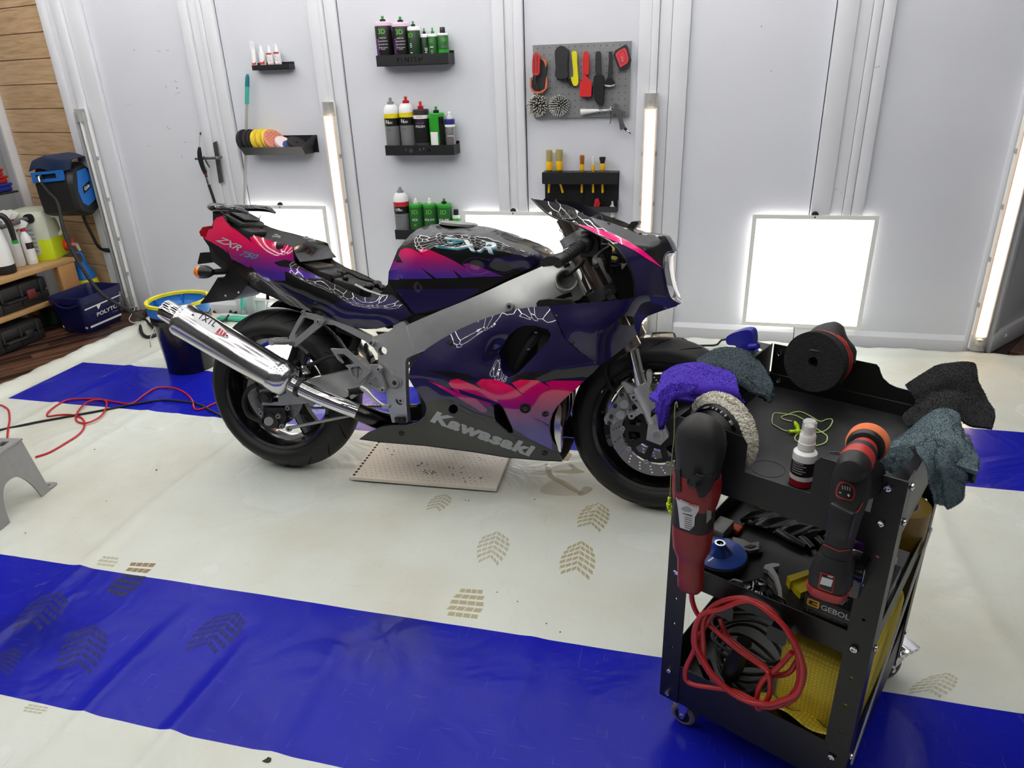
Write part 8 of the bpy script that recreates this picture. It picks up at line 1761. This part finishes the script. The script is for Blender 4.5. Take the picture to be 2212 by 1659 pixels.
towel('black navy towel slung over the far trolley corner', [Y_([(1536, 412, .50), (1620, 358, .505), (1720, 300, .50), (1830, 280, .485), (1930, 288, .46)]), Y_([(1590, 478, .45), (1670, 420, .45), (1760, 370, .44), (1860, 360, .43), (1965, 390, .41)]), Y_([(1600, 520, .42), (1690, 470, .42), (1790, 440, .41), (1890, 450, .39), (2000, 480, .37)]), Y_([(1522, 590, .37), (1640, 530, .37), (1770, 500, .36), (1890, 530, .35), (2038, 560, .33)]), Y_([(1552, 655, .32), (1660, 600, .32), (1780, 560, .32), (1900, 640, .30), (2030, 660, .28)])], 'tw_black', 2)
towel('grey blue towel hanging over the trolley side', [
    Y_([(1560, 690, .30), (1640, 610, .29), (1740, 552, .27), (1800, 575, .24), (1830, 640, .22)]),
    Y_([(1460, 750, .22), (1590, 680, .22), (1720, 620, .21), (1800, 650, .19), (1870, 740, .17)]),
    Y_([(1390, 790, .15), (1520, 740, .16), (1650, 700, .16), (1770, 720, .14), (1930, 850, .12)]),
    Y_([(1392, 850, .08), (1510, 810, .10), (1612, 768, .10), (1740, 850, .08), (1940, 920, .08)])], 'tw_grey', 4,
    [[Y_([(1600, 760, .10), (1680, 720, .11), (1760, 740, .11), (1830, 800, .11)]), Y_([(1636, 850, .06), (1700, 830, .07), (1760, 850, .07), (1860, 880, .09)]), Y_([(1665, 980, .05), (1725, 960, .06), (1790, 950, .06), (1850, 960, .08)]), Y_([(1705, 1075, .045), (1760, 1108, .05), (1810, 1090, .055), (1850, 1020, .07)])],
     [Y_([(1800, 620, .19), (1840, 680, .18), (1880, 740, .17)]), Y_([(1790, 780, .14), (1860, 790, .13), (1925, 830, .13)]), Y_([(1800, 900, .11), (1870, 900, .11), (1944, 900, .11)]), Y_([(1830, 950, .10), (1880, 962, .10), (1932, 966, .10)])],
     [Y_([(1385, 830, .12), (1450, 790, .13), (1560, 770, .12)]), Y_([(1390, 870, .07), (1460, 840, .08), (1570, 810, .08)]), Y_([(1400, 890, .04), (1460, 905, .04), (1540, 870, .05)])]], .007)
# ---------------------------------------------------------------- middle tray
ZM = .4325
def zm(u, v, h=0): p = tpl(y1(u, v), 'z', ZM+h); return Vector((p.x, p.y, ZM+h))
def ring(label, c, ro, ri, h, m1, m2=None, name='tape_roll', tilt=I4, group='tape rolls on the trolley'):
    q = thing(name, label, 'tape', TM @ T(*c) @ tilt, group)
    G().prism(circ(0, 0, ro, 48), 0, h, 'z', holes=[circ(0, 0, ri, 32)]).build('tape', m1, q, smooth=50)
    G().prism(circ(0, 0, ri+.001, 32), .001, h-.001, 'z', holes=[circ(0, 0, ri-.003, 32)]).build('core', m2 or 'cardboard', q, smooth=50); return q
mat('cardboard', (150, 140, 128), .7); mat('tape_cream', (206, 192, 142), .55); mat('tape_brown', (150, 122, 48), .45); mat('tape_pink', (206, 84, 128), .5)
c = zm(750, 1070); ring('cream masking tape roll lying near the back of the middle tray', (c.x, c.y+.01, ZM), .052, .036, .022, 'tape_cream')
c = zm(1556, 1220, .045); c = Vector((.345, .395, ZM)); ring('wide brown tape roll upper of two at the tray corner', (.338, .40, ZM+.0505), .058, .036, .05, 'tape_brown'); ring('wide brown tape roll under another at the tray corner', (.338, .40, ZM), .058, .036, .05, 'tape_brown')
c = zm(1290, 1300, .03); 
q = thing('white_box', 'white carton under the pink tape in the middle tray', 'box', TM @ T(.325, .225, ZM)); G().box(-.045, .045, -.05, .05, 0, .05, .002).build('carton', 'white_plastic', q); G().box(-.044, .044, -.051, -.05, .01, .04).build('print_panel', 'print_grey', q)
ring('pink tape roll on the white carton', (.315, .225, ZM+.0505), .044, .026, .024, 'tape_pink', 'print_purple')
q = thing('yellow_pouch', 'yellow plastic pouch at the back of the middle tray', 'pouch', TM @ T(*zm(990, 1150))); G().sheet(lambda u, v: (-.06+.14*u, .01+.02*sin(3*u)+.012*v, .055*v*(1-.25*u)+.004*sin(9*u)), 16, 8, thick=.02).build('pouch_body', mat('pouch_y', (178, 146, 22), .45), q, smooth=60)
# black glove
q = thing('black_glove', 'crumpled black nitrile glove in the middle tray', 'glove', TM)
gp_ = [zm(u, v, .012) for u, v in ((620, 1165), (700, 1165), (790, 1200), (880, 1225), (960, 1250), (1040, 1265))]
def gl_(u, v):
    k = u*(len(gp_)-1); i = min(int(k), len(gp_)-2); p = lerp(gp_[i], gp_[i+1], k-i); a_ = 2*pi*v; w = .030*(.75+.4*sin(pi*u)**.5)+.004*sin(17*u+5*a_)
    return (p.x+.3*w*cos(a_), p.y+w*cos(a_), ZM+.013+.012*sin(a_)+.0035*sin(23*u)*max(0, sin(a_))+.002*sin(41*u+3*a_))
mat('nitrile', (15, 15, 16), .45); G().sheet(gl_, 60, 24).build('palm', 'nitrile', q, smooth=70)
for k, (p0, p1, p2) in enumerate((((900, 1250), (960, 1300), (1000, 1340)), ((960, 1240), (1020, 1280), (1060, 1320)), ((800, 1240), (880, 1290), (960, 1330)), ((1000, 1225), (1050, 1240), (1090, 1250)))):
    G().tube([tuple(zm(*p, .011)) for p in (p0, p1, p2)], [.011, .010, .007], 10, k=4, flat=.8).build('finger', 'nitrile', q, smooth=60)
G().tube([tuple(zm(*p, .012)) for p in ((640, 1140), (690, 1150), (720, 1180), (660, 1200), (625, 1175))], .007, 8, closed=True, k=4).build('cuff', 'nitrile', q)
# knife, scraper, backing pad etc
q = thing('scraper_tool', 'grey and black folding scraper in the middle tray', 'scraper', TM)
def zpoly(l, h0, h1, name, mt, par, sm=30): g = G().prism([(p.x, p.y) for p in (zm(*a_, h1) for a_ in l)], ZM+h0, ZM+h1, 'z'); return g.build(name, mt, par, smooth=sm)
zpoly([(440, 1300), (470, 1275), (540, 1285), (620, 1310), (700, 1305), (718, 1330), (712, 1360), (660, 1372), (560, 1352), (460, 1330)], 0.001, .010, 'tool_body', 'black_plastic', q)
zpoly([(540, 1275), (600, 1290), (640, 1310), (690, 1302), (690, 1345), (640, 1355), (560, 1340), (530, 1340)], .010, .017, 'grip_insert', mat('grip_grey', (112, 112, 112), .5), q)
zpoly([(605, 1330), (640, 1318), (672, 1326), (640, 1340)], .017, .019, 'slider', 'black_plastic', q); c = zm(515, 1292, .02); G().lathe([(.009, .0), (.01, .008), (.006, .01)], 16, M=T(c.x, c.y, ZM+.010)).build('knob', 'black_plastic', q)
c = zm(455, 1430); q = thing('backing_pad', 'blue backing pad with steel thread in the middle tray', 'pad', TM @ T(c.x-.005, c.y+.012, ZM))
R2 = .058
G().lathe([(R2*.98, 0), (R2*1.04, .004), (R2*1.04, .016), (R2, .018)], 48).build('foam_base', 'black_rubber', q); G().lathe([(R2, .017), (R2*.98, .020), (R2*.45, .023), (R2*.36, .030), (R2*.22, .040), (R2*.2, .044), (.0105, .044)], 48, caps=False).build('pad_cone', mat('pad_bluep', (24, 62, 148), .3, coat=.3), q, smooth=40)
G().lathe([(.0115, .040), (.0115, .0455), (.0075, .0455), (.007, .03), (0, .03)], 6 if False else 24, caps=False).build('thread', 'chrome', q)
c = zm(690, 1570, .02); q = thing('star_knob', 'black knob with chrome nut at the tray front', 'knob', TM @ T(c.x, max(c.y, .03), ZM))
G().lathe([(.026, 0), (.03, .004), (.028, .018), (.018, .026)], 28).build('knob_body', 'black_gloss', q); G().lathe([(.0135, .026), (.0135, .034), (.009, .0345), (.008, .028), (0, .028)], 6).build('nut', 'chrome', q)
for s in (-1, 1): G().tube([(s*.026, 0, .01), (s*.05, -.004, .012), (s*.06, -.012, .01)], [.010, .009, .006], 10).build('wing', 'black_gloss', q)
q = thing('silver_hook', 'silver grey curved hook tool in the middle tray', 'hook', TM)
zpoly([(716, 1455), (725, 1435), (770, 1425), (808, 1430), (806, 1442), (770, 1450), (800, 1500), (820, 1570), (826, 1640), (822, 1660), (800, 1650), (802, 1580), (780, 1510), (745, 1468)], .002, .012, 'hook_body', mat('hook_grey', (176, 176, 178), .35, .5), q)
q = thing('yellow_squeegee', 'small yellow plastic squeegee in the middle tray', 'squeegee', TM)
zpoly([(852, 1500), (970, 1463), (985, 1490), (870, 1532)], .001, .022, 'edge', 'brush_yellow2' if False else mat('sq_yellow', (196, 178, 14), .4), q); zpoly([(870, 1532), (985, 1490), (1030, 1560), (930, 1598), (900, 1570)], .001, .016, 'blade', 'sq_yellow', q)
c = zm(440, 1270, .0); q = thing('grey_block', 'small grey sanding block with orange tag by the tray wall', 'block', TM @ T(max(c.x, .03), c.y+.01, ZM)); G().box(-.02, .015, -.03, .03, 0, .03, .003).build('block_body', mat('blk_grey', (120, 120, 118), .6), q); G().box(.0, .03, .02, .045, .001, .012, .001).build('tag', mat('tag_or', (206, 70, 40), .5), q)
# glove box
gbx = thing('glove_box', 'black glove carton with gold logo in the middle tray', 'box', TM @ T(.270, .010, ZM) @ RZ(1)); mat('carton_black', (22, 22, 23), .4)
bw_, bd_, bh_ = .118, .10, .084
G().box(0, bw_, 0, bd_, 0, bh_, .0012).build('carton', 'carton_black', gbx)
fx = Matrix(((1, 0, 0, 0), (0, 0, 1, -.0004), (0, 1, 0, 0), (0, 0, 0, 1)))
def ftxt(s, x, z, size, mt, **kw): G(gbx.matrix_local.inverted() @ gbx.matrix_local @ T(x, -.0006, z) @ RX(90)).text(s, size=size, ax='l', **kw).build('lettering', mt, gbx, smooth=0)
mat('gold', (196, 146, 40), .4, .3)
ftxt('GEBOL', .030, .070, .016, mat('txt_silver', (176, 178, 178), .4), off=.015); ftxt('EINWEGHANDSCHUHE', .006, .058, .0072, mat('txt_dim', (96, 96, 98), .5)); ftxt('BLACK NITRIL ULTRA STRONG', .006, .051, .0072, 'txt_dim')
G().box(.006, .024, -.0006, -.0003, .038, .041).build('print_bar', 'txt_dim', gbx)
def gmark(M_):
    g = G(M_); g.prism(rrect(-.011, .011, -.008, .008, .003, 3), 0, .0003, 'z', holes=[rrect(-.0075, .0075, -.0045, .0045, .0015, 2)]); g.box(-.001, .0075, -.0015, .0015, 0, .0003); return g.build('logo', 'gold', gbx, smooth=0)
gmark(T(.016, -.0006, .071) @ RX(90)); gmark(T(.014, .022, bh_+.0004) @ RZ(90) if False else T(.016, .022, bh_+.0004))
G(T(.05, .02, bh_+.0006)).text('EINWEG', size=.008, M=RZ(75)).build('lettering', 'txt_silver', gbx, smooth=0); G(T(.062, .02, bh_+.0006)).text('BLACK', size=.008, M=RZ(75)).build('lettering', 'txt_silver', gbx, smooth=0)
for k in range(3): G().cyl((.075+k*.014, -.0006, .036-.001*k), (.075+k*.014, -.0004, .036-.001*k), .006, n=16).build('print_dot', 'txt_dim', gbx)
q = thing('clear_case', 'clear plastic case with red parts at the trolley side', 'case', TM @ T(.345, .30, ZM)); G().box(-.04, .038, -.035, .03, 0, .035, .003).build('case_body', mat('case_clear', (186, 190, 194), .15, alpha=.6), q); G().box(-.03, .02, -.02, .02, .012, .03, .002).build('insert', 'tool_red2', q)
q = thing('small_carton', 'grey carton with white lettering at the trolley side', 'box', TM @ T(.345, .165, ZM)); G().box(-.03, .042, -.045, .045, 0, .075, .001).build('carton', mat('carton_grey', (70, 72, 76), .4), q); G(T(.0425, 0, .058) @ Matrix(((0, 0, 1, 0), (1, 0, 0, 0), (0, 1, 0, 0), (0, 0, 0, 1)))).text('PR', size=.022, off=.02).build('lettering', 'print_white', q, smooth=0); G().box(.0422, .0427, -.03, .03, .02, .04).build('print_panel', 'print_white', q); G(T(.006, .0, .0755)).text('PR', size=.022, off=.02, M=RZ(90)).build('lettering', 'print_white', q, smooth=0)
# ---------------------------------------------------------------- bottom tray
q = thing('yellow_cloth_roll', 'yellow waffle cloth roll filling the bottom tray', 'cloth roll', TM)
nt, b_ = node_mat('waffle', .85); tcx = N(nt, 'TexCoord'); mpx = N(nt, 'Mapping'); mpx.inputs['Scale'].default_value = (1, 1, 1); L(nt, tcx.outputs['Object'], mpx.inputs[0])
w1 = N(nt, 'TexWave'); w1.inputs['Scale'].default_value = 42; w1.bands_direction = 'Z'; w2 = N(nt, 'TexWave'); w2.inputs['Scale'].default_value = 42; w2.bands_direction = 'X'
L(nt, mpx.outputs[0], w1.inputs[0]); L(nt, mpx.outputs[0], w2.inputs[0]); mm_ = N(nt, 'Math', operation='MULTIPLY'); L(nt, w1.outputs[1], mm_.inputs[0]); L(nt, w2.outputs[1], mm_.inputs[1])
L(nt, ramp(nt, mm_.outputs[0], [(0, (222, 196, 50)), (.5, (240, 220, 84)), (1, (246, 228, 104))]), b_.inputs['Base Color']); bpx = N(nt, 'Bump'); bpx.inputs['Strength'].default_value = .5; bpx.inputs['Distance'].default_value = .002; L(nt, mm_.outputs[0], bpx.inputs['Height']); L(nt, bpx.outputs[0], b_.inputs['Normal'])
G().box(.225, TW-.008, .06, .40, .104, .345, .03, seg=4).build('roll_block', 'waffle', q, smooth=40)
def wv(u, v): x = .205+.15*u; return (x, .012+.045*v+.008*sin(12*u)*v, .106+.11*(1-.25*v)-.012*sin(9*u+1)*(1-v)*.6)
G().sheet(wv, 30, 6, thick=.004).build('loose_flap', 'waffle', q, smooth=70)
G().sheet(lambda u, v: (.205+.15*u, .055+.01*sin(12*u), .104+.085*v), 30, 6, thick=.003).build('inner_fold', mat('fold_shade', (150, 120, 30), .8), q, smooth=70)  # shadow inside the flap, put into a darker yellow
q = thing('cable_bundle', 'black coiled power cable with plug in the bottom tray', 'cable', TM)
g = G(); rg = random.Random(2)
for k in range(7):
    cx, cy, r_, h_ = .14+.008*rg.random(), .12+.02*rg.random(), .05+.006*k, .13+.022*k
    g.tube([(cx+r_*cos(a_), cy+r_*.8*sin(a_), h_+.012*sin(a_*2+k)) for a_ in np.linspace(0, 2*pi, 15)[:-1]], .0042, 8, closed=True, k=3)
g.build('cable_coil', 'black_rubber', q)
a, b = tvec(y2, 600, 940, 'y', .05), tvec(y2, 520, 1130, 'y', .05); G().tube([tuple(a), tuple(lerp(a, b, .4)), tuple(b)], [.016, .021, .019], 18).build('coupler', 'black_plastic', q); d_ = (b-a).normalized(); G().tube([tuple(b), tuple(b+d_*.02), tuple(b+Vector((.005, .01, -.06)))], [.010, .007, .005], 10).build('strain_relief', 'black_rubber', q)
for s in (0, 1):
    a, b = tvec(y2, 345+s*45, 1040, 'y', .03), tvec(y2, 405+s*45, 1200, 'y', .025); G().tube([tuple(a), tuple(lerp(a, b, .75))], .006, 10).build('lead', 'black_gloss', q); G().tube([tuple(lerp(a, b, .75)), tuple(b)], .002, 8).build('lead_tip', 'brass_old', q)
# red cord coil on the hooks
q = thing('red_cord_coil', 'red polisher cord wound over the hooks on the trolley front', 'cord', TM)
mat('cord_red2', (176, 36, 40), .36)
def rl(pts, ys): return [tuple(tvec(y2, u, v, 'y', ys[k % len(ys)])) for k, (u, v) in enumerate(pts)]
loops = [[(450, 745), (560, 690), (700, 740), (830, 860), (900, 980), (930, 1130), (890, 1260), (760, 1310), (640, 1290), (480, 1200), (380, 1080), (355, 960), (380, 830)],
         [(470, 760), (600, 700), (740, 760), (860, 900), (910, 1060), (900, 1200), (820, 1280), (700, 1290), (560, 1240), (430, 1140), (340, 1020), (310, 920), (350, 800)],
         [(480, 735), (600, 690), (760, 790), (880, 920), (940, 1110), (900, 1230), (780, 1300), (670, 1280), (540, 1220), (300, 1180), (265, 1110), (310, 1000), (350, 900), (420, 780)]]
loops += [[(u+12*((i*7) % 3-1), v+10*((i*5) % 3-1)-8) for i, (u, v) in enumerate(loops[0])], [(u+10*((i*5) % 3-1)+10, v+12*((i*4) % 3-1)+6) for i, (u, v) in enumerate(loops[1])]]
for k, l in enumerate(loops): G().tube(rl(l, [-.012-.008*k, -.016-.006*k, -.010-.008*k]), .0052, 10, closed=True, k=6).build('cord_loop', 'cord_red2', q, smooth=60)
G().tube(rl([(300, 640), (305, 710), (340, 790), (420, 860), (560, 980), (700, 1080), (740, 1130), (745, 1240), (690, 1320), (668, 1290), (700, 1170), (800, 1080), (870, 1000)], [-.03, -.025, -.02, -.022, -.024, -.022]), .0052, 10, k=6).build('cord_run', 'cord_red2', q, smooth=60)
G().tube(rl([(460, 800), (500, 900), (600, 990), (720, 1080), (740, 1120), (800, 1130), (860, 1110), (900, 1050)], [-.012, -.008]), .0052, 10, k=6).build('cord_run', 'cord_red2', q, smooth=60)
# ------------------------------------------------------------------ many tiny pieces that stay one part
for o in bpy.data.objects:
    if o.parent and o.name.split('.')[0] in ('drive_chain', 'oil_speck', 'dirt_speck', 'tread_groove', 'weld_bead', 'scuff_mark', 'screw_hole', 'bristle_ring', 'dimple', 'print_dots', 'grip_rib', 'knob_rib', 'grip_ridge', 'peg_tread', 'inner_rib', 'fine_line', 'white_stripe', 'slot', 'print', 'cockpit_cable', 'cable_coil'): o['kind'] = 'stuff'
